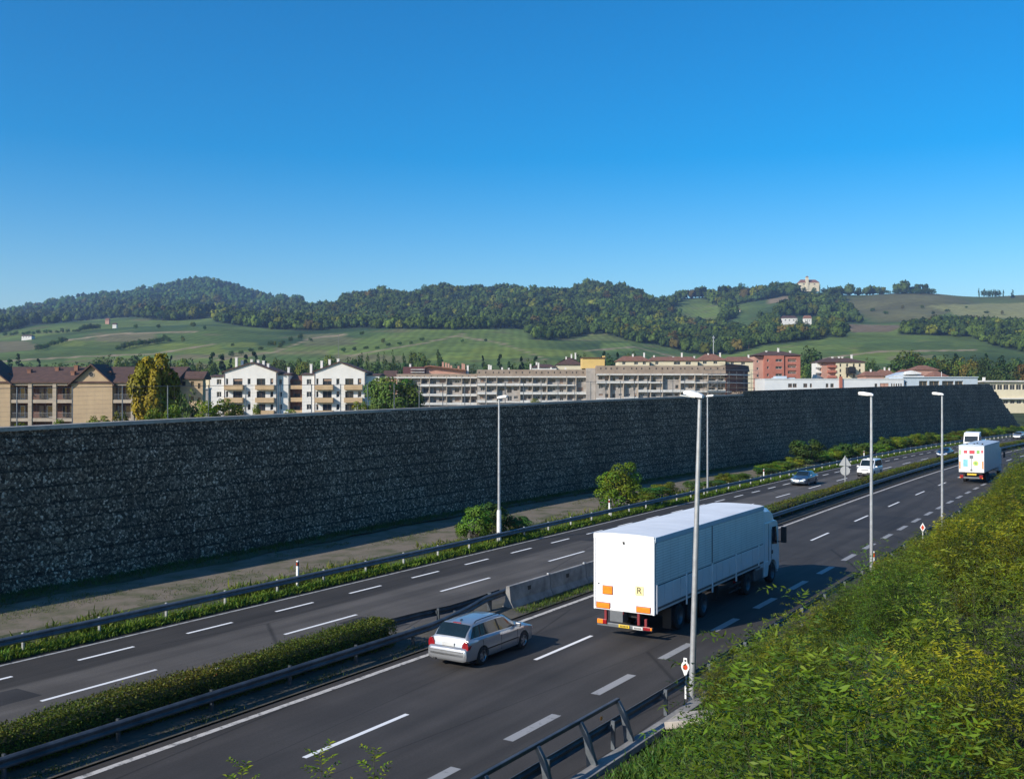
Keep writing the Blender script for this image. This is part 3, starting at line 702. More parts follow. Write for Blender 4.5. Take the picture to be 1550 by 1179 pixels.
def car(spec, loc, heading, label, cat):
    """spec: dict(st=[(y, w, zb, zbelt, zroof, wg, wr)], paint, wheels...) built from cross sections"""
    x, y = loc; root = empty(spec['name'], (x, y, .008), -heading, label, cat)
    st = np.array(spec['st'], float)
    def P(yy): return [np.interp(yy, st[:,0], st[:,k]) for k in range(1, 7)]
    def ring(yy):
        w_, zb, zl, zr, wg, wr = P(yy)
        h = zr-zl; half = [(0,zb),(w_*.8,zb),(w_*.965,zb+.05),(w_,zb+.16),(w_*1.0,(zb+zl)*.5),(w_*.995,zl-.14),(w_*.975,zl-.05),(min(w_*.93, max(wg+.03, w_*.9)),zl),
                (wg,zl+min(.025,h*.2)),(wg+(wr-wg)*.5,zl+h*.45),(wr,zr-h*.14-.004),(wr-.05,zr-h*.06),(wr*.75,zr-h*.02),(wr*.4,zr-.0),(0,zr+.008)]
        return [(a, yy, b) for a, b in half] + [(-a, yy, b) for a, b in half[-2:0:-1]]
    ys = np.unique(np.r_[st[:,0], np.linspace(st[0,0], st[-1,0], 70)])
    mb = MB(); mb.loft([ring(v) for v in ys]); body = mb.build('body', M[spec['paint']], None, recalc=True)
    # wheel arches cut into the body
    cut = MB(); r = spec['r']
    for yy in spec['axles']:
        cut.lathe([(-.26,0),(-.26,r*1.16),(.26,r*1.16),(.26,0)], 'x', (spec['hw']-.06,yy,r), 30); cut.lathe([(-.26,0),(-.26,r*1.16),(.26,r*1.16),(.26,0)], 'x', (-spec['hw']+.06,yy,r), 30)
    cu = cut.build('cut', M['black'], None)
    bo = body.modifiers.new('b', 'BOOLEAN'); bo.object = cu; bo.operation = 'DIFFERENCE'; bo.solver = 'EXACT'
    dg = bpy.context.evaluated_depsgraph_get(); me = bpy.data.meshes.new_from_object(body.evaluated_get(dg))
    body.modifiers.clear(); body.data = me; me.materials.clear(); me.materials.append(M[spec['paint']])
    me.polygons.foreach_set('use_smooth', [True]*len(me.polygons)); me.set_sharp_from_angle(angle=R(38))
    bpy.data.objects.remove(cu); body.parent = root
    mb = MB(); 
    for yy in spec['axles']: mb.box(-spec['hw']+.24,spec['hw']-.24,yy-r*1.1,yy+r*1.1,.16,r*2.1)
    mb.box(-spec['hw']*.8,spec['hw']*.8,st[0,0]+.4,st[-1,0]-.4,.14,st[5,2]+.05); mb.build('underbody', M['chassis'], root)
    for yy in spec['axles']:
        for s in (-1, 1): wheel(root, s*(spec['hw']-.10), yy, r, .20, s)
    # side glass: polygons (y, t) with t 0 at belt, 1 at roof edge
    def side(yy, t, s, off=.012):
        w_, zb, zl, zr, wg, wr = P(yy); h = zr-zl; z0 = zl+min(.025,h*.2); z1 = zr-h*.14-.004; zm = zl+h*.45; wm = wg+(wr-wg)*.5
        z = z0+(z1-z0)*t
        xx = np.interp(z, [z0, zm, z1], [wg, wm, wr])
        return (s*(xx+off), yy, z)
    for s in (-1, 1):
        g0, g1 = spec['side_glass'][0], spec['side_glass'][-1]; mb = MB(); n = 16; g = []
        for q in (.03, .35, .65, .97):
            a_ = g0[0]+(g0[2]-g0[0])*q-.03; b_ = g1[1]+(g1[3]-g1[1])*q+.03; g.append([side(a_+(b_-a_)*k/n, q, s, .006) for k in range(n+1)])
        mb.add([p for row in g for p in row], [(i*(n+1)+k, i*(n+1)+k+1, (i+1)*(n+1)+k+1, (i+1)*(n+1)+k) for i in range(3) for k in range(n)]); mb.build('window_surround', M['black'], root, smooth=60)
        for (ya, yb, ya2, yb2) in spec['side_glass']:
            mb = MB(); n = 6; g = []
            for q in (.06, .35, .65, .95):
                g.append([side((ya+(ya2-ya)*q)*(1-k/n)+(yb+(yb2-yb)*q)*k/n, q, s) for k in range(n+1)])
            vs = [p for row in g for p in row]; fs = [(i*(n+1)+k, i*(n+1)+k+1, (i+1)*(n+1)+k+1, (i+1)*(n+1)+k) for i in range(3) for k in range(n)]
            mb.add(vs, fs); mb.build('side_window', M['glass'], root, smooth=60)
        for yy in spec.get('handles', []):
            mb = MB(); w_, zb, zl, zr, wg, wr = P(yy); mb.cbox((s*(w_*.985), yy, zl-.13), (.03,.16,.035)); mb.build('door_handle', M[spec.get('handle_paint','black')], root, bevel=.008)
        if 'seams' in spec:
            mb = MB()
            for yy in spec['seams']:
                w_, zb, zl, zr, wg, wr = P(yy); mb.box(min(s*(w_*.98), s*(w_*1.003)), max(s*(w_*.98), s*(w_*1.003)), yy-.006, yy+.006, zb+.12, zl-.1)
            ya, yb = spec['trim']; w_, zb, zl, zr, wg, wr = P((ya+yb)/2); mb.box(min(s*w_*.99,s*(w_+.012)), max(s*w_*.99,s*(w_+.012)), ya, yb, zb+.30, zb+.345)
            mb.build('door_seams', M['black'], root)
        ym = spec['mirror']; w_, zb, zl, zr, wg, wr = P(ym); mb = MB(); mb.cbox((s*(wg+.17), ym, zl+.09), (.22,.10,.15)); mb.cbox((s*(wg+.05), ym, zl+.05), (.12,.05,.05)); mb.build('wing_mirror', M[spec['paint']], root, bevel=.03)
        if spec.get('rails'):
            a, b = spec['rails']; pts = [(s*(P(v)[5]-.05), v, P(v)[3]+(.045 if a+.08 < v < b-.08 else .0)) for v in np.linspace(a, b, 14)]
            mb = MB(); mb.tube(pts, .018, 6); mb.build('roof_rail', M['black'], root, smooth=40)
    # screens
    for nm, (ya, yb), (wa, wb) in (('rear_window', spec['rear_glass'], spec.get('rear_w', (.06,.08))), ('windscreen', spec['front_glass'], (.05,.08))):
        mb = MB(); g = []; n = 8
        for q in np.linspace(0, 1, 7):
            yy = ya+(yb-ya)*q; w_, zb, zl, zr, wg, wr = P(yy); hw = wr-(wa+(wb-wa)*q)
            g.append([(hw*(2*k/n-1), yy+spec.get('gy',0)*(1 if nm=='windscreen' else -1), zr+.018-.012*(2*k/n-1)**2) for k in range(n+1)])
        mb.add([p for row in g for p in row], [(i*(n+1)+k, i*(n+1)+k+1, (i+1)*(n+1)+k+1, (i+1)*(n+1)+k) for i in range(6) for k in range(n)])
        mb.build(nm, M['glass'], root, smooth=60)
    for nm, mt, c, d in spec['boxes']:
        mb = MB(); mb.cbox(c, d); mb.build(nm, M[mt], root, bevel=min(d)*.25)
    for nm, mt, poly, ax, a0, a1 in spec.get('prisms', []):
        mb = MB(); mb.prism(poly, ax, a0, a1); mb.build(nm, M[mt], root, bevel=.012)
    return root

estate = dict(name='estate_car', paint='silver', r=.315, hw=.87, axles=(0., 2.70), gy=0,
  #      y      w    zb   zbelt zroof  wg   wr
  st=[(-1.0, .70, .34, .57, .58, .58, .52), (-.985, .78, .29, .645, .655, .67, .60), (-.95, .82, .25, .69, .70, .70, .64), (-.885, .83, .24, .72, .73, .72, .66), (-.83,.835,.23,.90,.915,.74,.66), (-.80, .845, .23, .955, .985, .75, .68), (-.62, .86, .22, .96, 1.22, .755, .66),
      (-.40, .865, .21, .96, 1.405, .76, .64), (-.28, .87, .21, .955, 1.445, .76, .635), (.3, .875, .20, .95, 1.475, .765, .63), (1.1, .88, .19, .935, 1.48, .77, .63), (1.55, .88, .19, .925, 1.455, .775, .625), (1.75,.88,.19,.92,1.41,.775,.62),
      (2.42, .875, .19, .91, .985, .77, .70), (2.55, .87, .19, .905, .945, .77, .70), (3.0, .865, .20, .86, .90, .74, .66), (3.35, .83, .21, .77, .80, .68, .6), (3.50, .74, .24, .66, .68, .60, .54), (3.56, .62, .30, .55, .56, .5, .45)],
  side_glass=[(-.62, -.06, -.30, -.02), (.02, .30, .05, .28), (.35, 1.12, .33, 1.02), (1.22, 2.28, 1.12, 1.62)], handles=[.28, 1.33], seams=[.02, 1.17, 2.25], trim=(.2, 2.3), mirror=2.18, rails=(-.15, 1.5),
  rear_glass=(-.76, -.40), rear_w=(.05,.05), front_glass=(2.36, 1.80), handle_paint='silver',
  boxes=[('number_plate', 'plate', (0,-.898,.80), (.52,.03,.12)), ('bumper_strip', 'silver', (0,-.985,.60), (1.40,.06,.05)), ('high_brake_light', 'red_lens', (0,-.345,1.44), (.34,.04,.03)),
         ('number_plate', 'plate', (0,3.57,.42), (.5,.03,.11)), ('aerial_base', 'black', (0,-.1,1.49), (.05,.12,.03)), ('grille', 'black', (0,3.52,.60), (.6,.08,.12)), ('exhaust_pipe', 'chassis', (-.5,-.93,.27), (.12,.2,.07))],
  prisms=[('tail_light', 'red_lens', [(.56,.66),(.845,.66),(.852,.80),(.80,.93),(.70,.97),(.60,.84)], 'y', -.90, -.60), ('tail_light', 'red_lens', [(-.56,.66),(-.845,.66),(-.852,.80),(-.80,.93),(-.70,.97),(-.60,.84)], 'y', -.90, -.60),
          ('headlight', 'clear', [(.42,.58),(.76,.60),(.74,.72),(.46,.70)], 'y', 3.3, 3.50), ('headlight', 'clear', [(-.42,.58),(-.76,.60),(-.74,.72),(-.46,.70)], 'y', 3.3, 3.50)])
def place(s, o): x, y, t = rd(s, o); return (x, y), t
l, t = place(44.35, 1.62); car(estate, l, t, 'silver estate car in the left lane behind the white lorry', 'estate car')

saloon = dict(name='saloon_car', paint='bluegrey_car', r=.31, hw=.87, axles=(0., 2.65),
  st=[(-.98,.66,.36,.70,.71,.58,.52), (-.94,.80,.28,.85,.87,.7,.64), (-.85,.84,.24,.95,.98,.74,.68), (-.45,.86,.21,.96,1.00,.75,.68), (-.30,.865,.21,.955,1.06,.755,.67), (.25,.87,.20,.95,1.37,.76,.62), (.6,.87,.19,.94,1.41,.765,.615), (1.3,.875,.19,.92,1.415,.77,.615), (1.55,.875,.19,.915,1.38,.77,.61),
      (2.3,.87,.19,.90,.96,.77,.69), (2.45,.865,.19,.89,.93,.76,.69), (3.0,.86,.20,.83,.87,.74,.66), (3.35,.82,.21,.75,.78,.68,.6), (3.5,.73,.24,.63,.65,.6,.54), (3.56,.62,.30,.54,.55,.5,.45)],
  side_glass=[(-.25,.10,.15,.20), (.15,1.02,.28,.98), (1.10,2.18,1.06,1.50)], handles=[.3,1.25], seams=[1.06,2.2], trim=(.3,2.2), mirror=2.05,
  rear_glass=(-.28,.20), front_glass=(2.24,1.60),
  boxes=[('number_plate','plate',(0,3.57,.42),(.5,.03,.11)), ('front_bumper','galv',(0,3.50,.46),(1.36,.14,.16)), ('grille','black',(0,3.5,.62),(.56,.08,.1)), ('rear_bumper','bluegrey_car',(0,-.92,.5),(1.5,.14,.22))],
  prisms=[('tail_light','red_lens',[(.5,.72),(.80,.72),(.79,.88),(.54,.86)],'y',-.97,-.8), ('tail_light','red_lens',[(-.5,.72),(-.80,.72),(-.79,.88),(-.54,.86)],'y',-.97,-.8),
          ('headlight','clear',[(.40,.58),(.76,.60),(.74,.72),(.44,.70)],'y',3.25,3.51), ('headlight','clear',[(-.40,.58),(-.76,.60),(-.74,.72),(-.44,.70)],'y',3.25,3.51)])
l, t = place(122.3, -8.35); car(saloon, l, t+math.pi, 'blue grey saloon car coming towards the camera on the far carriageway', 'saloon car')
s2 = dict(saloon); s2['paint'] = 'dark_blue'; s2['name'] = 'saloon_car'
l, t = place(178.5, -5.2); car(s2, l, t+math.pi, 'dark blue car in the distance left of the decorated lorry', 'saloon car')
s3 = dict(estate); s3['paint'] = 'silver'; s3['name'] = 'estate_car'
l, t = place(252, -9.2); car(s3, l, t+math.pi, 'pale car far off at the right edge of the picture', 'car')

van = dict(name='van', paint='white_paint', r=.35, hw=.93, axles=(0., 3.0),
  st=[(-.98,.80,.40,.9,.92,.78,.74), (-.94,.88,.34,1.1,1.4,.84,.76), (-.9,.90,.32,1.12,1.86,.85,.77), (-.75,.92,.30,1.13,1.94,.86,.77), (.8,.93,.28,1.12,1.97,.87,.77), (1.9,.93,.28,1.10,1.95,.87,.77), (2.15,.93,.28,1.10,1.88,.87,.76),
      (2.85,.92,.28,1.06,1.18,.85,.76), (3.0,.92,.28,1.04,1.11,.84,.75), (3.45,.90,.28,.98,1.02,.80,.72), (3.70,.86,.28,.86,.89,.74,.66), (3.78,.80,.32,.72,.73,.68,.6)],
  side_glass=[(-.7,.55,-.65,.55), (.65,1.75,.65,1.7), (1.85,2.72,1.83,2.2)], handles=[.8,1.95], seams=[.6,1.8,2.75], trim=(.4,2.6), mirror=2.6,
  rear_glass=(-.96,-.91), rear_w=(.1,.1), front_glass=(2.82,2.2), handle_paint='white_paint',
  boxes=[('number_plate','plate',(0,3.86,.5),(.5,.03,.11)), ('front_bumper','black',(0,3.76,.45),(1.66,.16,.22)), ('grille','grey_box',(0,3.76,.82),(.8,.08,.10)), ('roof_light','white_post',(0,2.0,2.02),(.3,.16,.12)), ('rear_bumper','black',(0,-.96,.5),(1.6,.12,.2))],
  prisms=[('headlight','clear',[(.48,.70),(.84,.72),(.80,.88),(.52,.86)],'y',3.6,3.77), ('headlight','clear',[(-.48,.70),(-.84,.72),(-.80,.88),(-.52,.86)],'y',3.6,3.77)])
l, t = place(137.2, -5.25); car(van, l, t+math.pi, 'white van coming towards the camera next to the grey sign back', 'van')

# ------------------------------------------------------------------ articulated lorry
def curtain_mat():
    m, nt, p = nodes('slatted_curtain'); N = nt.nodes.new; L = nt.links.new
    tc = N('ShaderNodeTexCoord'); sp = N('ShaderNodeSeparateXYZ'); L(tc.outputs['Object'], sp.inputs[0])
    def lines(out, per, wd, lo):
        d = N('ShaderNodeMath'); d.operation = 'DIVIDE'; d.inputs[1].default_value = per; L(out, d.inputs[0])
        f = N('ShaderNodeMath'); f.operation = 'PINGPONG'; f.inputs[1].default_value = .5; L(d.outputs[0], f.inputs[0])
        r = N('ShaderNodeMapRange'); r.inputs['From Min'].default_value = wd*.5; r.inputs['From Max'].default_value = wd; r.inputs['To Min'].default_value = lo; L(f.outputs[0], r.inputs['Value']); return r.outputs[0]
    a = lines(sp.outputs['Z'], .105, .12, .62); b = lines(sp.outputs['Y'], .75, .018, .6)
    ml = N('ShaderNodeMath'); ml.operation = 'MULTIPLY'; L(a, ml.inputs[0]); L(b, ml.inputs[1])
    nz = N('ShaderNodeTexNoise'); nz.inputs['Scale'].default_value = .9; nz.inputs['Detail'].default_value = 6; L(tc.outputs['Object'], nz.inputs['Vector'])
    mr = N('ShaderNodeMapRange'); mr.inputs['To Min'].default_value = .8; mr.inputs['To Max'].default_value = 1.1; L(nz.outputs['Fac'], mr.inputs['Value'])
    m2 = N('ShaderNodeMath'); m2.operation = 'MULTIPLY'; L(ml.outputs[0], m2.inputs[0]); L(mr.outputs[0], m2.inputs[1])
    vm = N('ShaderNodeVectorMath'); vm.operation = 'SCALE'; vm.inputs[0].default_value = (.84,.81,.76); L(m2.outputs[0], vm.inputs['Scale']); L(vm.outputs[0], p.inputs['Base Color'])
    p.inputs['Roughness'].default_value = .5
    bp = N('ShaderNodeBump'); bp.inputs['Strength'].default_value = .6; bp.inputs['Distance'].default_value = .02; L(ml.outputs[0], bp.inputs['Height']); L(bp.outputs[0], p.inputs['Normal'])
    return m
def text(s, size, name, mtl, parent, loc, rot, depth=.004):
    c = bpy.data.curves.new('t', 'FONT'); c.body = s; c.size = size; c.extrude = depth; c.align_x = 'CENTER'; c.align_y = 'CENTER'
    o = bpy.data.objects.new('t', c); col.objects.link(o); dg = bpy.context.evaluated_depsgraph_get(); me = bpy.data.meshes.new_from_object(o.evaluated_get(dg))
    bpy.data.objects.remove(o); me.materials.clear(); me.materials.append(mtl); ob = link(bpy.data.objects.new(name, me), parent); ob.location = loc; ob.rotation_euler = rot; return ob
def lorry():
    x, y, t = rd(50.35, 5.0); t += R(-.5)
    r = empty('articulated_lorry', (x, y, .008), -t, 'large white articulated lorry with a slatted curtain side driving in the right lane', 'lorry')
    B = lambda mb, n, m, par=r, bev=.015, **k: mb.build(n, m, par, bevel=bev, **k)
    Ln, hw = 13.0, 1.285
    mb = MB(); mb.box(-hw+.02, hw-.03, .04, Ln-.02, 1.12, 3.86); B(mb, 'trailer_box', M['white_paint'])
    # roof: slack tarpaulin over bows
    mb = MB(); rings = []
    for k in range(53):
        yy = .02+(Ln-.04)*k/52; sag = .010*abs(math.cos(math.pi*k/4.0)) + .005*math.sin(k*1.7)
        rings.append([(-hw, yy, 3.90), (-hw, yy, 4.0), (-hw*.85, yy, 4.03), (-hw*.4, yy, 4.05+sag*.7+.01*math.sin(k*2.3)), (0, yy, 4.05+sag), (hw*.4, yy, 4.05+sag*.7), (hw*.85, yy, 4.03), (hw, yy, 4.0), (hw, yy, 3.90)])
    mb.loft(rings); mb.build('roof_tarpaulin', M['tarp'], r, smooth=50)
    for s in (-1, 1):
        mb = MB(); mb.cbox((s*(hw-.005), Ln/2, 3.90), (.09, Ln, .20)); B(mb, 'roof_rail', M['bluegrey'] if s > 0 else M['white_paint'])
        mb = MB(); mb.cbox((s*hw, Ln/2+.05, 2.98), (.03, Ln-.18, 1.62)); B(mb, 'curtain_side', CURT, bev=0)
        mb = MB(); mb.box(min(s*(hw-.028), s*(hw-.014)), max(s*(hw-.028), s*(hw-.014)), .1, Ln-.1, 1.32, 2.13); B(mb, 'sideboard_backing', M['grey_box'], bev=0)
        mb = MB()
        n = 16
        for k in range(n):
            a = .1+(Ln-.2)*k/n; b = .1+(Ln-.2)*(k+1)/n
            mb.cbox((s*(hw+.012), (a+b)/2, 1.72), (.04, b-a-.06, .80))
        B(mb, 'drop_sideboards', M['white_paint'], bev=.012)
        mb = MB(); mb.cbox((s*(hw-.02), Ln/2, 2.145), (.05, Ln-.1, .03)); mb.cbox((s*(hw-.02), Ln/2, 1.27), (.07, Ln-.06, .08)); B(mb, 'side_rail', M['grey_box'], bev=0)
        for yy, lo in ((3.1,.95), (6.0,.95), (9.0,.95), (12.2,1.2), (.12,1.1)):
            mb = MB(); mb.cbox((s*(hw+.035), yy, (2.2+lo)/2), (.05, .09, 2.2-lo)); B(mb, 'side_post', M['white_paint'], bev=.006)
        mb = MB(); mb.cbox((s*(hw+.02), 6.0, 3.0), (.03, .07, 1.64)); B(mb, 'curtain_joint', M['grey_box'], bev=0)
        mb = MB(); mb.cbox((s*(hw+.02), 6.15, .8), (.02, .03, .02)); mb.cbox((s*(hw-.03), 9.0, .80), (.05, 1.6, .06)); mb.cbox((s*(hw-.03), 9.0, .55), (.05, 1.6, .06)); B(mb, 'side_guard', M['chassis'], bev=0)
    # rear end
    mb = MB(); mb.box(-hw+.07, hw-.07, -.02, .03, 1.15, 3.84); B(mb, 'rear_tarpaulin', M['tarp'], bev=.01)
    for s in (-1, 1):
        mb = MB(); mb.box(min(s*(hw-.075), s*(hw+.005)), max(s*(hw-.075), s*(hw+.005)), -.05, .06, 1.05, 3.92); B(mb, 'corner_post', M['white_paint'])
    mb = MB(); n = 14
    mb.loft([[(-hw+.02+(2*hw-.04)*k/n, -.045, 3.84-.10*math.sin(math.pi*k/n)), (-hw+.02+(2*hw-.04)*k/n, -.025, 3.84-.10*math.sin(math.pi*k/n)), (-hw+.02+(2*hw-.04)*k/n, -.02, 4.03+.02*math.sin(math.pi*k/n)), (-hw+.02+(2*hw-.04)*k/n, -.05, 4.02+.02*math.sin(math.pi*k/n))] for k in range(n+1)])
    mb.build('rear_valance', M['tarp'], r, smooth=50)
    mb = MB(); mb.box(-hw+.06, hw-.06, -.035, .02, 1.06, 1.15); B(mb, 'rear_sill', M['white_paint'])
    for c, d in (((-.69,-.035,1.83),(.40,.03,.30)), ((-.88,-.045,1.22),(.56,.03,.20)), ((.83,-.045,1.22),(.56,.03,.20))):
        mb = MB(); mb.cbox((c[0], c[1]+.008, c[2]), (d[0]+.04, .02, d[2]+.04)); fr = B(mb, 'reflector_plate', M['red_paint'], bev=0)
        mb = MB(); mb.cbox(c, d); B(mb, 'orange_panel', M['orange'], fr, bev=.006)
    mb = MB(); mb.cbox((.66,-.03,1.93), (.34,.03,.36)); pl = B(mb, 'placard', M['placard'], bev=.006)
    text('R', .36, 'letter', M['ink'], pl, (.66, -.049, 1.93), (R(90), 0, 0))
    mb = MB(); mb.lathe([(-.03,0),(-.03,.03),(-.02,.035)], 'y', (-1.08,0,2.05), 12); mb.build('rear_knob', M['ink'], r)
    mb = MB(); mb.box(-.03,.03,-.06,-.03,3.66,3.76); mb.build('valance_buckle', M['ink'], r)
    # chassis, underrun bar
    mb = MB(); mb.box(-.55,.55,.35,Ln-1.2,.78,1.10); mb.box(-1.05,1.05,.5,Ln-.8,1.0,1.12); mb.box(-.9,.9,2.2,6.1,.55,.85); B(mb, 'trailer_chassis', M['chassis'])
    mb = MB(); mb.box(-1.15,1.18,-.02,.10,.42,.56); B(mb, 'underrun_bar', M['grey_box'])
    for c, d, m_, n in (((-1.0,-.04,.60),(.24,.08,.17),'orange','indicator_light'), ((-.80,-.04,.60),(.16,.08,.17),'red_lens','tail_light'), ((.98,-.04,.52),(.30,.08,.13),'red_lens','tail_light'), ((1.16,-.04,.52),(.07,.08,.10),'orange','indicator_light'),
                         ((.02,-.045,.50),(.46,.03,.12),'plate_y','number_plate'), ((.60,-.045,.49),(.42,.03,.12),'plate','number_plate'),
                         ((-.30,.18,.85),(.55,.5,.42),'grey_box','tail_box'), ((-.25,-.03,1.0),(.5,.06,.10),'red_paint','red_crossmember'), ((-.78,.02,.86),(.10,.12,.42),'red_paint','bracket'), ((.62,.02,.84),(.10,.12,.46),'red_paint','bracket'), ((.92,.02,.72),(.10,.12,.3),'red_paint','bracket')):
        mb = MB(); mb.cbox(c, d); B(mb, n, M[m_], bev=.008)
    mb = MB()
    for k in range(6): mb.cbox((-.13+.06*k, -.062, .50), (.03,.004,.07)); 
    for k in range(6): mb.cbox((.47+.05*k, -.062, .49), (.026,.004,.07))
    mb.build('plate_smudges', M['ink'], r)
    for yy in (2.7, 4.02, 5.34):
        for s in (-1, 1): wheel(r, s*1.02, yy, .50, .36, s, truck=True)
    for s in (-1, 1):
        mb = MB(); mb.box(min(s*.82,s*1.2), max(s*.82,s*1.2), 1.78, 1.84, .18, 1.0); B(mb, 'mudflap', M['black'])
        mb = MB(); mb.box(s*.84-.02*s, s*.84+.02*s, 2.1, 6.0, .8, 1.1); B(mb, 'mudguard', M['black'])
    for s in (-1, 1):
        mb = MB(); mb.box(s*.45-.08, s*.45+.08, 8.6, 8.8, .12, 1.0); mb.box(s*.45-.14, s*.45+.14, 8.5, 8.9, .08, .13); B(mb, 'landing_leg', M['chassis'])
    # tractor
    c0 = 13.4
    mb = MB(); mb.box(-.5,.5,9.6,15.9,.62,.98); B(mb, 'tractor_chassis', M['chassis'])
    mb = MB(); prof = [(c0,.95),(c0+.82,.95)]+[(c0+1.28+.66*math.cos(q), .5+.66*math.sin(q)) for q in np.linspace(2.35,.12,10)]+[(c0+2.18,.55),(c0+2.32,.75),(c0+2.34,1.55),(c0+2.18,2.72),(c0+1.95,3.02),(c0+1.75,3.08),(c0,3.08)]; mb.cur = 0
    mb.prism(prof, 'x', -1.22, 1.22); B(mb, 'cab', M['white_paint'], bev=.10)
    mb = MB(); rings = []
    for yy, zt, ww in ((c0+.05,3.80,1.12),(c0+.6,3.79,1.13),(c0+1.1,3.74,1.12),(c0+1.6,3.58,1.10),(c0+1.9,3.28,1.06),(c0+1.98,3.07,1.0)):
        rings.append([(-ww-.06,yy,3.04),(ww+.06,yy,3.04),(ww,yy,max(zt-.18,3.045)),(ww-.18,yy,max(zt,3.05)),(-ww+.18,yy,max(zt,3.05)),(-ww,yy,max(zt-.18,3.045))])
    mb.loft(rings); mb.build('roof_deflector', M['white_paint'], r, smooth=30)
    for s in (-1, 1):
        mb = MB(); mb.prism([(c0-.55,1.0),(c0,.95),(c0,3.72),(c0-.18,3.70),(c0-.48,3.4)], 'x', min(s*1.12,s*1.2), max(s*1.12,s*1.2)); B(mb, 'side_deflector', M['white_paint'], bev=.01)
        mb = MB(); mb.prism([(c0+1.12,1.95),(c0+1.95,1.88),(c0+1.93,2.2),(c0+1.78,2.78),(c0+1.16,2.80)], 'x', min(s*1.215,s*1.232), max(s*1.215,s*1.232)); B(mb, 'side_window', M['glass'], bev=0)
        mb = MB(); mb.cbox((s*1.228, c0+.6, 2.0), (.02,.015,2.0)); mb.cbox((s*1.228, c0+1.04, 1.75), (.02,.012,1.9)); B(mb, 'door_seam', M['grey_box'], bev=0)
        mb = MB(); mb.lathe([(min(s*1.2,s*1.24),0),(min(s*1.2,s*1.24),.10),(max(s*1.2,s*1.24),.10),(max(s*1.2,s*1.24),0)], 'x', (0, c0+1.16, 1.55), 16); B(mb, 'fuel_cap', M['black'], bev=0)
        mb = MB(); mb.cbox((s*1.52, c0+2.12, 2.32), (.26,.16,.80)); mb.tube([(s*1.15,c0+2.1,2.8),(s*1.5,c0+2.12,2.78)], .03, 6); mb.tube([(s*1.15,c0+2.1,1.95),(s*1.5,c0+2.12,1.96)], .03, 6); B(mb, 'wing_mirror', M['black'], bev=.05)
        mb = MB(); mb.prism([(10.0,1.0),(10.25,1.25),(11.7,1.25),(11.95,1.0),(11.88,.98),(11.65,1.16),(10.3,1.16),(10.08,.98)], 'x', min(s*.78,s*1.22), max(s*.78,s*1.22)); B(mb, 'mudguard', M['black'], bev=0)
        mb = MB(); mb.box(min(s*.7,s*1.2), max(s*.7,s*1.2), 12.05, 13.25, .42, 1.05); B(mb, 'fuel_tank', M['galv'], bev=.1)
        mb = MB(); mb.prism([(c0-.05,.45),(c0+.42,.45),(c0+.60,.95),(c0+.60,1.2),(c0-.05,1.2)], 'x', min(s*1.06,s*1.24), max(s*1.06,s*1.24)); B(mb, 'cab_step', M['white_paint'], bev=.03)
        mb = MB(); mb.box(min(s*.6,s*.86), max(s*.6,s*.86), c0+.6, c0+1.95, .45, 1.2); B(mb, 'wheel_arch', M['black'], bev=0)
        wheel(r, s*1.05, c0+1.28, .5, .32, s, truck=True); wheel(r, s*1.06, 10.98, .5, .28, s, dual=True, truck=True)
        mb = MB(); mb.cbox((s*1.0, 9.72, .78), (.12,.05,.10)); B(mb, 'tail_light', M['red_lens'], bev=0)
        mb = MB(); mb.cbox((s*.8, c0+2.33, .85), (.4,.06,.2)); B(mb, 'headlight', M['clear'], bev=.02)
    mb = MB(); mb.prism([(c0+2.30,1.62),(c0+2.345,1.62),(c0+2.20,2.72),(c0+2.155,2.72)], 'x', -1.08, 1.08); B(mb, 'windscreen', M['glass'], bev=0)
    mb = MB(); mb.box(-1.15,1.15,c0+2.2,c0+2.38,.4,.72); B(mb, 'front_bumper', M['white_paint'], bev=.04)
    return r
CURT = curtain_mat()
lorry()

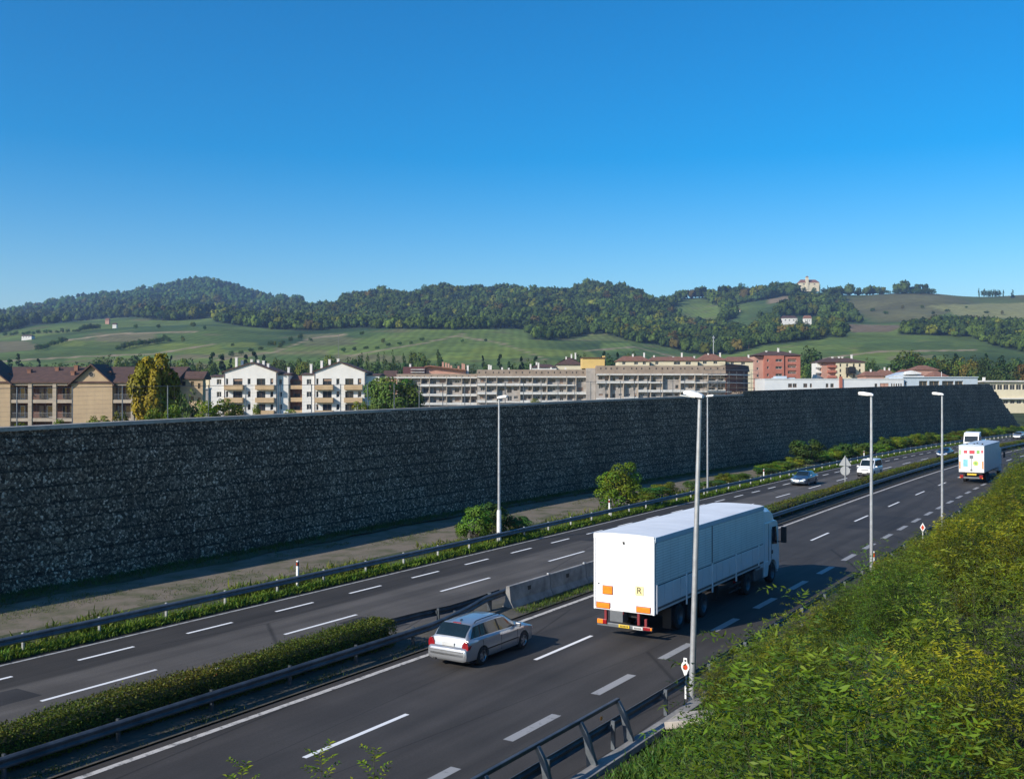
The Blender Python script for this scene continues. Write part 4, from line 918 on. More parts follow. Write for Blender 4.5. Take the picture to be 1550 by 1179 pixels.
def box_lorry():
    x, y, t = rd(131.6, 6.15)
    r = empty('box_lorry', (x, y, .008), -t, 'white box lorry with colourful stickers on its rear doors, far along the right lane', 'lorry')
    B = lambda mb, n, m, par=r, bev=.02, **k: mb.build(n, m, par, bevel=bev, **k)
    mb = MB(); mb.box(-1.23,1.23,0,11.5,1.15,3.95); B(mb, 'cargo_box', M['white_paint'])
    mb = MB(); mb.loft([[(-1.25,yy,3.9),(1.25,yy,3.9),(1.25,yy,4.0),(0,yy,4.12),(-1.25,yy,4.0)] for yy in (-.03,11.55)]); B(mb, 'roof', M['bluegrey'])
    for px_, py_ in ((-.5,.5),(.2,.5),(.25,2.2),(.9,1.2)):
        mb = MB(); mb.lathe([(4.0,.0),(4.0,.09),(4.2,.07),(4.2,0)], 'z', (px_,py_,0), 10); B(mb, 'roof_vent', M['black'], bev=0)
    mb = MB(); mb.box(-1.19,1.19,-.03,.0,1.2,3.88); d = B(mb, 'rear_doors', M['white_paint'])
    for n, m_, x0, x1, z0, z1 in (('red_sticker','redd',-.75,-.40,3.15,3.45), ('red_sticker','redd',-.20,.32,3.10,3.48), ('green_sticker','greend',.50,.80,3.12,3.50), ('red_sticker','redd',.95,1.13,3.2,3.5), ('teal_sticker','teal',-.80,-.35,1.75,2.5), ('orange_stripe','orange',-1.18,-1.06,1.5,2.3), ('orange_stripe','orange',1.04,1.16,1.55,2.35), ('green_stripe','greend',-1.17,-1.05,3.0,3.5)):
        mb = MB(); mb.box(x0,x1,-.036,-.031,z0,z1); mb.build(n, M[m_], d)
    mb = MB(); mb.lathe([(-.040,.16),(-.040,.27),(-.031,.27),(-.031,.16)], 'y', (.42,0,2.12), 20); mb.build('round_logo', M['yellowd'], d)
    mb = MB(); mb.lathe([(-.042,0),(-.042,.15),(-.031,.15)], 'y', (.42,0,2.12), 20); mb.build('round_logo', M['greend'], d)
    mb = MB(); mb.box(-.02,.02,-.06,-.03,1.3,2.6); mb.box(-.18,.18,-.06,-.03,2.6,2.95); mb.box(-.10,.10,-.06,-.03,1.3,1.5); mb.build('lock_bars', M['grey_box'], d)
    mb = MB(); mb.box(-1.05,1.05,-.05,.1,.5,.66); B(mb, 'underrun_bar', M['grey_box'])
    mb = MB(); mb.box(-.5,.5,.3,12,.7,1.1); mb.box(-1.0,1.0,.2,11,.95,1.15); B(mb, 'chassis', M['chassis'])
    for s in (-1, 1):
        mb = MB(); mb.cbox((s*.95,-.08,.72),(.34,.08,.34)); B(mb, 'tail_light', M['red_lens'])
        mb = MB(); mb.cbox((s*1.08,-.11,.58),(.12,.06,.12)); B(mb, 'indicator_light', M['orange'])
        for yy in (2.4,3.7): wheel(r, s*1.0, yy, .5, .34, s, truck=True)
        wheel(r, s*1.03, 12.3, .5, .3, s, truck=True)
        mb = MB(); mb.cbox((s*1.5,13.3,2.4),(.22,.14,.7)); B(mb, 'wing_mirror', M['black'])
    mb = MB(); mb.cbox((.05,-.07,.95),(.9,.06,.18)); B(mb, 'number_plate', M['plate_y'])
    mb = MB(); mb.prism([(11.75,.6),(13.5,.5),(13.6,1.6),(13.4,2.9),(13.1,3.2),(11.75,3.4)], 'x', -1.2, 1.2); B(mb, 'cab', M['white_paint'], bev=.08)
    mb = MB(); mb.prism([(13.57,1.7),(13.62,1.7),(13.46,2.7),(13.41,2.7)], 'x', -1.05, 1.05); B(mb, 'windscreen', M['glass'], bev=0)
box_lorry()
def flatbed():
    x, y, t = rd(192, -4.6)
    r = empty('flatbed_lorry', (x, y, .008), -t+math.pi, 'white cabbed flatbed lorry coming along the far carriageway behind the decorated lorry', 'lorry')
    B = lambda mb, n, m, par=r, bev=.03, **k: mb.build(n, m, par, bevel=bev, **k)
    mb = MB(); mb.prism([(-1.9,.7),(-.1,.6),(0,1.0),(-.05,1.7),(-.35,2.75),(-.7,3.15),(-1.9,3.3)], 'x', -1.15, 1.15); B(mb, 'cab', M['white_paint'], bev=.09)
    mb = MB(); mb.prism([(-.03,1.7),(.02,1.7),(-.31,2.62),(-.36,2.62)], 'x', -1.0, 1.0); B(mb, 'windscreen', M['glass'], bev=0)
    for s in (-1, 1):
        mb = MB(); mb.prism([(-1.3,1.75),(-.25,1.7),(-.5,2.6),(-1.3,2.65)], 'x', min(s*1.14,s*1.165), max(s*1.14,s*1.165)); B(mb, 'side_window', M['glass'], bev=0)
        mb = MB(); mb.cbox((s*.8,.0,.95),(.35,.06,.2)); B(mb, 'headlight', M['clear'])
        mb = MB(); mb.cbox((s*1.38,-.3,2.2),(.2,.12,.5)); B(mb, 'wing_mirror', M['black'])
        for yy in (-1.0,-6.4): wheel(r, s*.98, yy, .48, .3, s, truck=True)
    mb = MB(); mb.box(-1.15,1.15,-8.5,-2.05,.95,1.15); mb.box(-1.15,1.15,-2.15,-2.05,1.15,2.2); mb.box(-.5,.5,-8.3,-.5,.6,.95); B(mb, 'flatbed', M['grey_box'])
    mb = MB(); mb.box(-.9,.9,-6.9,-3.2,1.15,1.9); B(mb, 'covered_load', M['dark_blue'], bev=.2)
flatbed()
# ------------------------------------------------------------------ buildings beyond the wall
class Bld:
    """measured façades: u, v in picture units at the façade's depth Y -> metres"""
    def __init__(s, name, label, cat, u0, u1, Y, z0=1.6):
        s.Y = Y; s.k = Y/1550; s.z0 = z0
        s.root = empty(name, ((s.X(u0)+s.X(u1))/2, Y, z0), 0, label, cat); s.o = s.root.location
    def X(s, u): return (u-775)*s.k
    def Z(s, v): return 9.5+(595-v)*s.k
    def part(s, mb, name, m, par=None, bev=0, smooth=None): return mb.build(name, M[m] if isinstance(m, str) else m, par or s.root, s.o, bevel=bev, smooth=smooth)
    def facade(s, mb, x0, x1, z0, z1, y, ops, dp=.25):
        xs = sorted({x0, x1, *[q for o in ops for q in o[:2]]}); zs = sorted({z0, z1, *[q for o in ops for q in o[2:4]]})
        for i in range(len(xs)-1):
            for j in range(len(zs)-1):
                cx, cz = (xs[i]+xs[i+1])/2, (zs[j]+zs[j+1])/2
                if any(o[0] < cx < o[1] and o[2] < cz < o[3] for o in ops): continue
                mb.quad((xs[i],y,zs[j]), (xs[i+1],y,zs[j]), (xs[i+1],y,zs[j+1]), (xs[i],y,zs[j+1]))
        for (a, b, c, d) in [o[:4] for o in ops]:
            mb.quad((a,y,c),(a,y+dp,c),(a,y+dp,d),(a,y,d)); mb.quad((b,y,d),(b,y+dp,d),(b,y+dp,c),(b,y,c))
            mb.quad((a,y,d),(a,y+dp,d),(b,y+dp,d),(b,y,d)); mb.quad((b,y,c),(b,y+dp,c),(a,y+dp,c),(a,y,c))
    def shell(s, mb, x0, x1, z0, z1, y, d):
        mb.quad((x0,y,z0),(x0,y,z1),(x0,y+d,z1),(x0,y+d,z0)); mb.quad((x1,y,z1),(x1,y,z0),(x1,y+d,z0),(x1,y+d,z1)); mb.quad((x0,y+d,z0),(x0,y+d,z1),(x1,y+d,z1),(x1,y+d,z0))
        mb.quad((x0,y,z1),(x1,y,z1),(x1,y+d,z1),(x0,y+d,z1))
    def window(s, x0, x1, z0, z1, y, dp=.25, frame='frame_w', glass='winglass', shutter=0.):
        mb = MB(); f = min(.09, (x1-x0)*.12); ya, yb = y+dp-.09, y+dp-.002
        mb.box(x0,x0+f,ya,yb,z0,z1); mb.box(x1-f,x1,ya,yb,z0,z1); mb.box(x0+f,x1-f,ya,yb,z1-f,z1); mb.box(x0+f,x1-f,ya,yb,z0,z0+f)
        if x1-x0 > 1.1: mb.box((x0+x1)/2-f*.4,(x0+x1)/2+f*.4,ya,yb,z0+f,z1-f)
        fr = s.part(mb, 'window', frame)
        mb = MB(); mb.box(x0+.01,x1-.01,yb-.03,yb+.03,z0+.01,z1-.01); s.part(mb, 'pane', glass, fr)
        if shutter:
            mb = MB(); mb.box(x0+f,x1-f,ya-.03,ya-.005,z1-(z1-z0)*shutter,z1-.005); s.part(mb, 'shutter', 'shut', fr)
        return fr
    def gable_roof(s, x0, x1, xa, ze0, ze1, za, y0, y1, m='roof_b', th=.22, ov=.5, name='roof'):
        mb = MB(); sl0 = (za-ze0)/(xa-x0); sl1 = (za-ze1)/(x1-xa)
        poly = [(x0-ov, ze0-ov*sl0), (xa, za), (x1+ov, ze1-ov*sl1), (x1+ov, ze1-ov*sl1+th), (xa, za+th*1.15), (x0-ov, ze0-ov*sl0+th)]
        mb.prism(poly, 'y', y0-ov, y1); return s.part(mb, name, m)
    def ridge_roof(s, x0, x1, y0, y1, ze, zr, m='roof_b', th=.22, ov=.5, hip=0, name='roof'):
        mb = MB(); ym = (y0+y1)/2
        a = [(x0-ov,y0-ov,ze-.1),(x1+ov,y0-ov,ze-.1),(x1+ov,y1+ov,ze-.1),(x0-ov,y1+ov,ze-.1),(x0-ov,y0-ov,ze+th-.1),(x1+ov,y0-ov,ze+th-.1),(x1+ov,y1+ov,ze+th-.1),(x0-ov,y1+ov,ze+th-.1),(x0-ov+hip,ym,zr),(x1+ov-hip,ym,zr)]
        mb.add(a, [(3,2,1,0),(0,1,5,4),(1,2,6,5),(2,3,7,6),(3,0,4,7),(4,5,9,8),(6,7,8,9),(5,6,9),(7,4,8)]); return s.part(mb, name, m)
    def chimney(s, par, u, v0, v1, y, m='white_r', wd=.55):
        k = y/1550; x = (u-775)*k; z1 = 9.5+(595-v0)*k; z0 = 9.5+(595-v1)*k
        mb = MB(); mb.box(x-wd/2,x+wd/2,y-wd/2,y+wd/2,z0-1.0,z1-.15); mb.box(x-wd*.62,x+wd*.62,y-wd*.62,y+wd*.62,z1-.15,z1); s.part(mb, 'chimney', m, par)

# --- brown housing block, left
b = Bld('apartment_building', 'beige and brown gabled apartment block with loggias behind the left end of the gabion wall', 'building', -60, 300, 166)
X, Z = b.X, b.Z; ze = Z(580); Y0 = 166
for (ua, uz, ue) in ((109, 139.5, 170), (-62, -28, 15.5)):
    va = 553.5 if ua > 0 else 546; mb = MB(); b.facade(mb, X(ua), X(ue), 1.6, ze, Y0, [])
    mb.add([(X(ua),Y0,ze),(X(ue),Y0,ze),(X(uz),Y0,Z(va))], [(0,1,2)])
    for q in (ua, ue): mb.quad((X(q),Y0,1.6),(X(q),Y0,ze),(X(q),Y0+3,ze),(X(q),Y0+3,1.6))
    b.part(mb, 'gable_wall', 'beige')
mb = MB(); mb.lathe([(Y0-.02,0),(Y0-.02,.36),(Y0+.04,.36)], 'y', (X(138.5),0,Z(567)), 20); b.part(mb, 'round_vent', 'ink')
mb = MB(); mb.lathe([(Y0-.06,.36),(Y0-.06,.46),(Y0+.04,.46)], 'y', (X(138.5),0,Z(567)), 20); b.part(mb, 'vent_rim', 'beige_l')
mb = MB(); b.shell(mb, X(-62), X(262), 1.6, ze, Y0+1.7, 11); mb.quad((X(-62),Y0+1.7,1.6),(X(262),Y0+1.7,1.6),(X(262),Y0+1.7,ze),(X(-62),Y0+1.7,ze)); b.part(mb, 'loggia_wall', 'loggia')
mb = MB()
for ua, ue in ((15.5,109), (170,262)):
    for va, vb in ((579.5,583.5), (605,610), (633,638)): mb.box(X(ua)+.003,X(ue)-.003,Y0+.1,Y0+1.69,Z(vb),Z(va))
b.part(mb, 'loggia_slab', 'beige_l')
for ua, ue in ((42.5,48), (79.5,85), (198,202.5), (228,233)):
    mb = MB(); mb.box(X(ua),X(ue),Y0-.02,Y0+.5,1.6,Z(579)); b.part(mb, 'pillar', 'beige_l')
for ua, ue in ((18,42), (48.5,79), (85.5,108), (171,197.5), (203,227.5)):
    for va, vb in ((597,605), (625,633)):
        mb = MB(); mb.box(X(ua),X(ue),Y0+.2,Y0+.24,Z(va),Z(va)+.05)
        n = int((X(ue)-X(ua))/.16)
        for q in range(n+1): xx = X(ua)+(X(ue)-X(ua))*q/n; mb.box(xx-.012,xx+.012,Y0+.21,Y0+.23,Z(vb),Z(va))
        b.part(mb, 'railing', 'scaff')
for i, (ua, ue) in enumerate(((23,31), (33,38), (52,60), (64,74), (88,95), (98,106), (173,180), (184,194), (206,214), (218,225))):
    for va, vb in ((586,604), (614,632)):
        b.window(X(ua), X(ue), Z(vb), Z(va), Y0+1.45, frame='frame_b' if i % 3 else 'frame_w', shutter=(.45 if (i*7+int(va)) % 4 == 0 else 0))
rf = b.ridge_roof(X(-62), X(262), Y0+.3, Y0+13, ze+.1, 9.5+(595-555)*(172/1550))
b.gable_roof(X(109), X(170), X(139.5), ze+.03, ze+.03, Z(553.2)+.03, Y0-.1, Y0+6.3); b.gable_roof(X(-62), X(15.5), X(-28), ze+.03, ze+.03, Z(545.5)+.03, Y0-.1, Y0+6.3)
for u, v0, v1, dy in ((7,560,572,4), (13,565,575,3), (45,559,564,4), (87,556,563,5), (116,553,562,5), (111,562,572,3), (160,555,566,5), (166,562,571,3), (250,553,562,5)): b.chimney(rf, u, v0, v1, Y0+dy, 'roof_r', .6)
# wing at its right end
mb = MB(); ops = [(X(u0), X(u1), Z(v1), Z(v0)) for u0, u1, v0, v1 in ((266,272,577,584), (280,285,577,584), (291,295,580,588), (266,272,600,607), (280,285,600,607), (291,295,602,610))]
b.facade(mb, X(262.3), X(298.5), 1.6, Z(573), Y0+3, ops); b.shell(mb, X(262.3), X(298.5), 1.6, Z(573), Y0+3, 1.6); b.part(mb, 'wing_wall', 'beige')
for o in ops: b.window(*o, Y0+3, frame='frame_b')
b.ridge_roof(X(262.5), X(298.5), Y0+3, Y0+6.5, Z(573)+.02, Z(561), name='wing_roof', ov=.3)

# --- small cream house and grey annexe
b = Bld('small_house', 'small cream house squeezed left of the first white gabled block', 'house', 303, 317, 252)
mb = MB(); b.facade(mb, b.X(304), b.X(316), 1.6, b.Z(572), 252, [(b.X(308), b.X(312), b.Z(590), b.Z(580))]); b.shell(mb, b.X(304), b.X(316), 1.6, b.Z(572), 252, 8); b.part(mb, 'wall', 'cream')
b.window(b.X(308), b.X(312), b.Z(590), b.Z(580), 252); b.ridge_roof(b.X(304), b.X(316), 252, 260, b.Z(572)+.02, b.Z(568))
b = Bld('garage_building', 'low flat grey annexe beside the yellowing tree', 'building', 298, 316, 200)
mb = MB(); b.facade(mb, b.X(297), b.X(315), 1.6, b.Z(589), 200, []); b.shell(mb, b.X(297), b.X(315), 1.6, b.Z(589), 200, 2); b.part(mb, 'wall', 'grey_r')
mb = MB(); mb.box(b.X(296.5),b.X(315.5),199.7,202.3,b.Z(589)+.003,b.Z(587)); b.part(mb, 'flat_roof', 'slab')

# --- two white gabled blocks
def white_block(label, uW0, u0, u1, uW1, ua, va, ve, left_bal, right_bal, doors, small, wingL, wingR, chims, rec):
    b = Bld('apartment_building', label, 'building', uW0, uW1, 245); X, Z, Y0 = b.X, b.Z, 245
    fl = [0, 19.3, 38.6]
    ops = []; info = []
    for f in fl:
        for (p, q) in doors: ops.append((X(p), X(q), Z(583.5+f), Z(573+f))); info.append(('d', f, p))
        for (p, q) in small: ops.append((X(p), X(q), Z(582+f), Z(573+f))); info.append(('s', f, p))
    mb = MB(); b.facade(mb, X(u0), X(u1), 1.6, Z(ve), Y0, ops, .35); mb.add([(X(u0),Y0,Z(ve)),(X(u1),Y0,Z(ve)),(X(ua),Y0,Z(va))], [(0,1,2)]); b.shell(mb, X(u0), X(u1), 1.6, Z(ve)-.05, Y0, 12); b.part(mb, 'gable_wall', 'white_r')
    for i, o in enumerate(ops): b.window(*o, Y0, .35, 'frame_b' if info[i][0] == 'd' else 'frame_w', shutter=(.35+.3*((i*5) % 3)/2 if (i*3) % 4 == 0 else 0))
    for f in fl:
        for (p, q) in (left_bal, right_bal):
            mb = MB(); mb.box(X(p),X(q),Y0-1.25,Y0-.003,Z(590+f),Z(588.8+f)); mb.box(X(p),X(q),Y0-1.25,Y0-1.13,Z(588.8+f),Z(582.6+f)); mb.box(X(p),X(p)+.12,Y0-1.13,Y0-.003,Z(588.8+f),Z(582.6+f)); mb.box(X(q)-.12,X(q),Y0-1.13,Y0-.003,Z(588.8+f),Z(582.6+f)); b.part(mb, 'balcony', 'tan')
    rf = b.gable_roof(X(u0), X(u1), X(ua), Z(ve)+.02, Z(ve)+.02, Z(va)+.02, Y0, Y0+12, 'roof_b', .2, .45)
    for (p, q, vt, us, y) in (wingL, wingR):
        if p is None: continue
        op = [(X(c), X(d), Z(v1), Z(v0)) for (c, d, v0, v1) in us]
        mb = MB(); b.facade(mb, X(p), X(q), 1.6, Z(vt), y, op, .3); b.shell(mb, X(p), X(q), 1.6, Z(vt), y, 10); b.part(mb, 'wing_wall', 'white_r')
        for o in op: b.window(*o, y, .3)
        b.ridge_roof(X(p)+.02, X(q)-.02, y, y+10, Z(vt)+.03, Z(vt-3.5), 'roof_b', .18, .3, name='wing_roof')
    if rec:
        p, q = rec
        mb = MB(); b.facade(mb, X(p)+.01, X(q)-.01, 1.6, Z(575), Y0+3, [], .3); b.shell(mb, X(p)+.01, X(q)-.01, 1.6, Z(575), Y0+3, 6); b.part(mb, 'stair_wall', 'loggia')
        for f in fl:
            mb = MB(); mb.box(X(p)+.01,X(q)-.01,Y0+1.4,Y0+2.99,Z(589+f),Z(582.5+f)); b.part(mb, 'landing', 'tan')
            b.window(X(p+5), X(q-5), Z(582+f), Z(576+f), Y0+2.72, .27, 'frame_b')
        b.ridge_roof(X(p)+.05, X(q)-.05, Y0+3.2, Y0+9, Z(575)+.03, Z(568), 'roof_r', .15, .0, name='stair_roof')
    for (u, v0, v1, dy) in chims: b.chimney(rf, u, v0, v1, Y0+dy)
    mb = MB(); mb.tube([(X(u0)+.12,Y0-.09,1.6),(X(u0)+.12,Y0-.09,Z(ve+1))], .06, 6); mb.tube([(X(u1)-.12,Y0-.09,1.6),(X(u1)-.12,Y0-.09,Z(ve+1))], .06, 6); b.part(mb, 'downpipe', 'frame_b')
    return b
wl = lambda c, d: [(c, d, 574, 582), (c, d, 593, 601), (c, d, 612, 620)]
b = white_block('left white block', 317, 339, 419, 435, 382, 549.6, 563, (341,369), (388,416), [(352.7,367), (388.5,401.6)], [(342,345.3), (374.7,379.3), (409,413.6)],
    (317,339,570,wl(327,334),245.6), (419,435,567,wl(420.5,425.5),246), [(358,541,553,5), (366.5,545,553,6), (381,544,552,8), (391,545,553,8), (399,546,553,6), (406,550,559,3), (437,556,566,8)], (435.2,456.4))
b.root['label'] = 'white gabled apartment block with tan balconies, left one of two'
b = white_block('x', 456.5, 475.5, 553, 573, 514, 548.6, 563, (478,505), (522,549.5), [(488.5,502), (522.5,535)], [(478.7,482), (509,514), (541.5,547)],
    (456.5,475.5,567,wl(463.5,470.5),245.6), (553,573,568,[],246.5), [(471,551,560,4), (487,546,555,5), (499,544,553,6), (512,543,550,3)], None)
b.root['label'] = 'white gabled apartment block with tan balconies, right one of two'
mb = MB(); k = 250/1550; mb.tube([((512.3-775)*k,250,9.5+48*k),((512.3-775)*k,250,9.5+88*k)], .05, 6); mb.tube([((509-775)*k,250,9.5+82*k),((515.5-775)*k,250,9.5+82*k)], .035, 6); b.part(mb, 'aerial', 'scaff')

# --- long scaffolded block in three sections
def long_block(label, u0, u1, Y, slabs, par, cols, wins, seed, roofparts=None, end=None, z0=1.6):
    b = Bld('apartment_building', label, 'building', u0, u1, Y, z0); X, Z = b.X, b.Z; r_ = random.Random(seed); ops = []
    fl = list(zip(slabs[:-1], slabs[1:]))
    for (va, vb) in fl:
        for (p, q, kind) in wins:
            jit = r_.uniform(-.8, .8)
            if r_.random() < .08: continue
            lo = vb-1.6 if kind == 'd' else vb-4.6
            ops.append((X(p+jit), X(q+jit), Z(lo), Z(va+3.4)))
    ops = [o for o in ops]
    mb = MB(); b.facade(mb, X(u0), X(u1), z0, Z(slabs[0]+.5), Y+1.5, ops, .3); b.shell(mb, X(u0), X(u1), z0, Z(slabs[0]+.5), Y+1.5, 12); b.part(mb, 'wall', 'grey_r')
    for o in ops[:64]: b.window(*o, Y+1.5, .3, r_.choice(['frame_w','frame_b','frame_b','frame_w','shut']), shutter=r_.choice([0,0,0,.5,.9]))
    for i, v in enumerate(slabs):
        us = [u0]+[c for c in cols]+[u1]
        for p, q in zip(us[:-1], us[1:]):
            if i and r_.random() < .08: continue
            mb = MB(); mb.box(X(p)+.05,X(q)-.05,Y,Y+1.49,Z(v+1.0),Z(v-1.0)); 
            if i and r_.random() < .7: mb.box(X(p)+.05,X(q)-.05,Y,Y+.08,Z(v-1.0)+.002,Z(v-2.6))
            b.part(mb, 'balcony_slab', 'slab')
    mb = MB(); mb.box(X(u0),X(u1),Y+.35,Y+13.4,Z(slabs[0]-1)+.01,Z(par)); b.part(mb, 'parapet', 'brick_p')
    for c in cols:
        mb = MB(); mb.box(X(c)-.12,X(c)+.12,Y+.1,Y+1.48,z0,Z(slabs[0]+1.02)); b.part(mb, 'partition', 'beige_l')
    n = int((u1-u0)/9)
    for q in range(n):
        u = u0+(u1-u0)*(q+.5)/n+r_.uniform(-2,2); mb = MB(); mb.box(X(u)-.16,X(u)+.16,Y+.30,Y+.36,Z(par+5.5),Z(par+3)); b.part(mb, 'parapet_vent', 'ink')
    return b
random.seed(5)
b = long_block('left part of the long scaffolded block with a maroon roof box', 600, 722, 345, [571.5,584,598.5,612,624], 566, [622,637,650,676,699,712], [(603,608,'d'),(612,618,'w'),(626,631,'d'),(640,647,'w'),(655,660,'d'),(664,672,'w'),(679,684,'d'),(688,695,'w'),(702,709,'d'),(714,719,'w')], 3)
X, Z = b.X, b.Z
mb = MB(); mb.box(X(609),X(643),347,356,Z(566)+.01,Z(555)); b.part(mb, 'roof_box', 'maroon')
mb = MB()
for v in (559,563): mb.box(X(621),X(642),346.2,346.9,Z(v+.7),Z(v-.3))
b.part(mb, 'terrace_rail', 'slab')
mb = MB(); mb.prism([(X(644),Z(566)+.01),(X(704),Z(566)+.01),(X(704),Z(561)),(X(682),Z(558)),(X(650),Z(553.5)),(X(643.5),Z(553.5))], 'y', 348, 358); rf = b.part(mb, 'attic', 'pink_r')
mb = MB(); mb.prism([(X(642),Z(554)),(X(650),Z(552.5)),(X(705),Z(559.5)),(X(705),Z(561)),(X(650),Z(554.5)),(X(642),Z(556))], 'y', 346.5, 359); rf = b.part(mb, 'roof', 'roof_r')
for u, v0, v1 in ((670.5,548,560),(675,549,560),(679,550,560),(700,550,562),(702.5,551,562),(708,553,562),(694,554,562),(621,551,556),(683,553,560)): b.chimney(rf, u, v0, v1, 350, 'pink_r' if u > 665 and u < 704 else 'white_r', .6)
mb = MB(); b.facade(mb, X(572), X(600)-.02, 1.6, Z(572), 347, []); b.shell(mb, X(572), X(600)-.02, 1.6, Z(572), 347, 10); b.part(mb, 'side_wing', 'pink_r')
mb = MB(); mb.box(X(570),X(600)-.02,346.4,357,Z(572)+.004,Z(570.5)); b.part(mb, 'terrace', 'slab'); b.ridge_roof(X(578), X(600)-.6, 349, 356, Z(570.5)+.1, Z(560), 'roof_b', .2, .2, name='wing_roof')
b = long_block('middle stretch of the long scaffolded block, just left of the yellow roof hut', 722.3, 888, 342, [570.5,583,596,608.5,621], 559.5, [736,752,787,806,828,858,872], [(727,733,'w'),(740,748,'w'),(756,764,'w'),(768,775,'d'),(778,784,'w'),(791,797,'d'),(800,804,'w'),(811,817,'w'),(821,826,'d'),(832,841,'w'),(847,853,'d'),(862,868,'w'),(876,884,'w')], 9)
X, Z = b.X, b.Z
for u, v0, v1 in ((740,552,562),(743,553,562),(760,556,562),(803,551,560),(815,549,558),(770,557,562),(856,556,561),(834,556,561)): b.chimney(b.root, u, v0, v1, 350, 'white_r', .55)
b = long_block('right stretch of the long scaffolded block, just right of the yellow roof hut', 903, 1099, 338, [566.8,579.2,592.6,603.5,616], 553.5, [923,944,966,985,1003,1030,1052,1072], [(907,913,'w'),(916,921,'d'),(928,933,'d'),(937,942,'w'),(949,956,'w'),(960,964,'d'),(970,977,'w'),(980,984,'d'),(989,994,'d'),(1008,1020,'w'),(1023,1028,'w'),(1034,1038,'w'),(1043,1050,'w'),(1056,1068,'w'),(1077,1084,'d'),(1088,1096,'d')], 14)
X, Z = b.X, b.Z
# stair core and yellow hut between the sections
mb = MB(); mb.box(X(888.4),X(902.6),341,352,1.6,Z(557)); b.part(mb, 'stair_core', 'grey_r')
mb = MB(); mb.box(X(883),X(918),344,352,Z(557)+.01,Z(541)); mb.box(X(915),X(919),345,347,Z(541)+.01,Z(537.5)); b.part(mb, 'yellow_hut', 'yellow_c', bev=.05)
mb = MB(); mb.box(X(882),X(919.5),343.5,352.5,Z(541)+.012,Z(540)); b.part(mb, 'hut_roof', 'loggia')
# end of the block, turned away to the right; shade painted into its colour
e = Bld('apartment_building', 'dark shaded end of the long block behind a scaffold, left of the red brick block', 'building', 1100, 1148, 338)
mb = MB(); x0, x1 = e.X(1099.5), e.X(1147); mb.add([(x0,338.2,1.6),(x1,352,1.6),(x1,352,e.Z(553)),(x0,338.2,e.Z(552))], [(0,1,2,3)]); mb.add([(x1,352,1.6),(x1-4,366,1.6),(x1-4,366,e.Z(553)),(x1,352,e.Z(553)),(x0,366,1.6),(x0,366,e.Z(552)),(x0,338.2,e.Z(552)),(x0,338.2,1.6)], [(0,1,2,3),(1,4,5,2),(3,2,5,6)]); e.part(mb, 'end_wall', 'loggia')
for v in (566.8,579.2,592.6):
    mb = MB(); z = e.Z(v); mb.add([(x0+.1,337.2,z-.2),(x1+.6,351.2,z-.2),(x1+.05,352,z-.2),(x0,338.15,z-.2),(x0+.1,337.2,z+.1),(x1+.6,351.2,z+.1),(x1+.05,352,z+.1),(x0,338.15,z+.1)], [(3,2,1,0),(4,5,6,7),(0,1,5,4),(1,2,6,5),(2,3,7,6),(3,0,4,7)]); e.part(mb, 'balcony_slab', 'slab')
mb = MB(); mb.add([(x0-.3,337.6,e.Z(562)),(x1+.5,351.6,e.Z(562)),(x1+.3,352.2,e.Z(552)),(x0-.3,338.6,e.Z(550.5)),(x1,362,e.Z(549)),(x0,362,e.Z(547))], [(0,1,2,3),(3,2,4,5)]); e.part(mb, 'roof', 'roof_b')
sf = empty('scaffolding', ((x0+x1)/2, 337, 1.6), 0, 'tube scaffolding against the shaded end of the long block', 'scaffolding')
mb = MB()
for q in range(8):
    a = q/7; xx = x0-8+(x1-x0+10)*a; yy = 336.4+max(0, (xx-x0))*.73
    mb.tube([(xx,yy,1.6),(xx,yy,e.Z(562))], .07, 5)
for v in (560,566,573,580,587,594):
    pts = [(x0-8,336.4,e.Z(v)),(x0,336.4,e.Z(v)),(x1+2,336.4+(x1+2-x0)*.73,e.Z(v))]; mb.tube(pts, .06, 5)
mb.tube([(x0-8,336.3,e.Z(594)),(x0-2,336.3,e.Z(573))], .05, 5); mb.tube([(x0-2,336.3,e.Z(594)),(x0-8,336.3,e.Z(580))], .05, 5)
mb.build('tubes', M['scaff'], sf, sf.location)
mb = MB(); 
for v in (573,587): mb.loft([[(xx,yy-.4,e.Z(v)+.08),(xx,yy+.5,e.Z(v)+.08),(xx,yy+.5,e.Z(v)+.14),(xx,yy-.4,e.Z(v)+.14)] for xx, yy in ((x0-8,336.3),(x0,336.3),(x1+2,336.3+(x1+2-x0)*.73))])
mb.build('planks', M['tan'], sf, sf.location)

# --- tiled houses behind the long block
def tiled_house(label, u0, u1, v_eave, v_ridge, Y, wall='cream', roof='roof_r', wins=(), chims=(), hip=3, vb=None, cat='house'):
    b = Bld('tiled_house', label, cat, u0, u1, Y); X, Z = b.X, b.Z
    ops = [(X(p), X(q), Z(d), Z(c)) for p, q, c, d in wins]
    mb = MB(); b.facade(mb, X(u0), X(u1), 1.6, Z(v_eave), Y, ops); b.shell(mb, X(u0), X(u1), 1.6, Z(v_eave), Y, 11); b.part(mb, 'wall', wall)
    for o in ops: b.window(*o, Y)
    rf = b.ridge_roof(X(u0), X(u1), Y, Y+11, Z(v_eave)+.03, 9.5+(595-v_ridge)*(Y+5.5)/1550, roof, .22, .5, hip)
    for u, v0, v1 in chims: b.chimney(rf, u, v0, v1, Y+5)
    return b
tiled_house('cream house under a hipped terracotta roof behind the yellow roof hut', 936, 983, 546.5, 539, 405, wins=[(942,947,547.5,552),(960,966,547.5,552),(973,978,547.5,552)], chims=[(958,536,542),(975,534,540)])
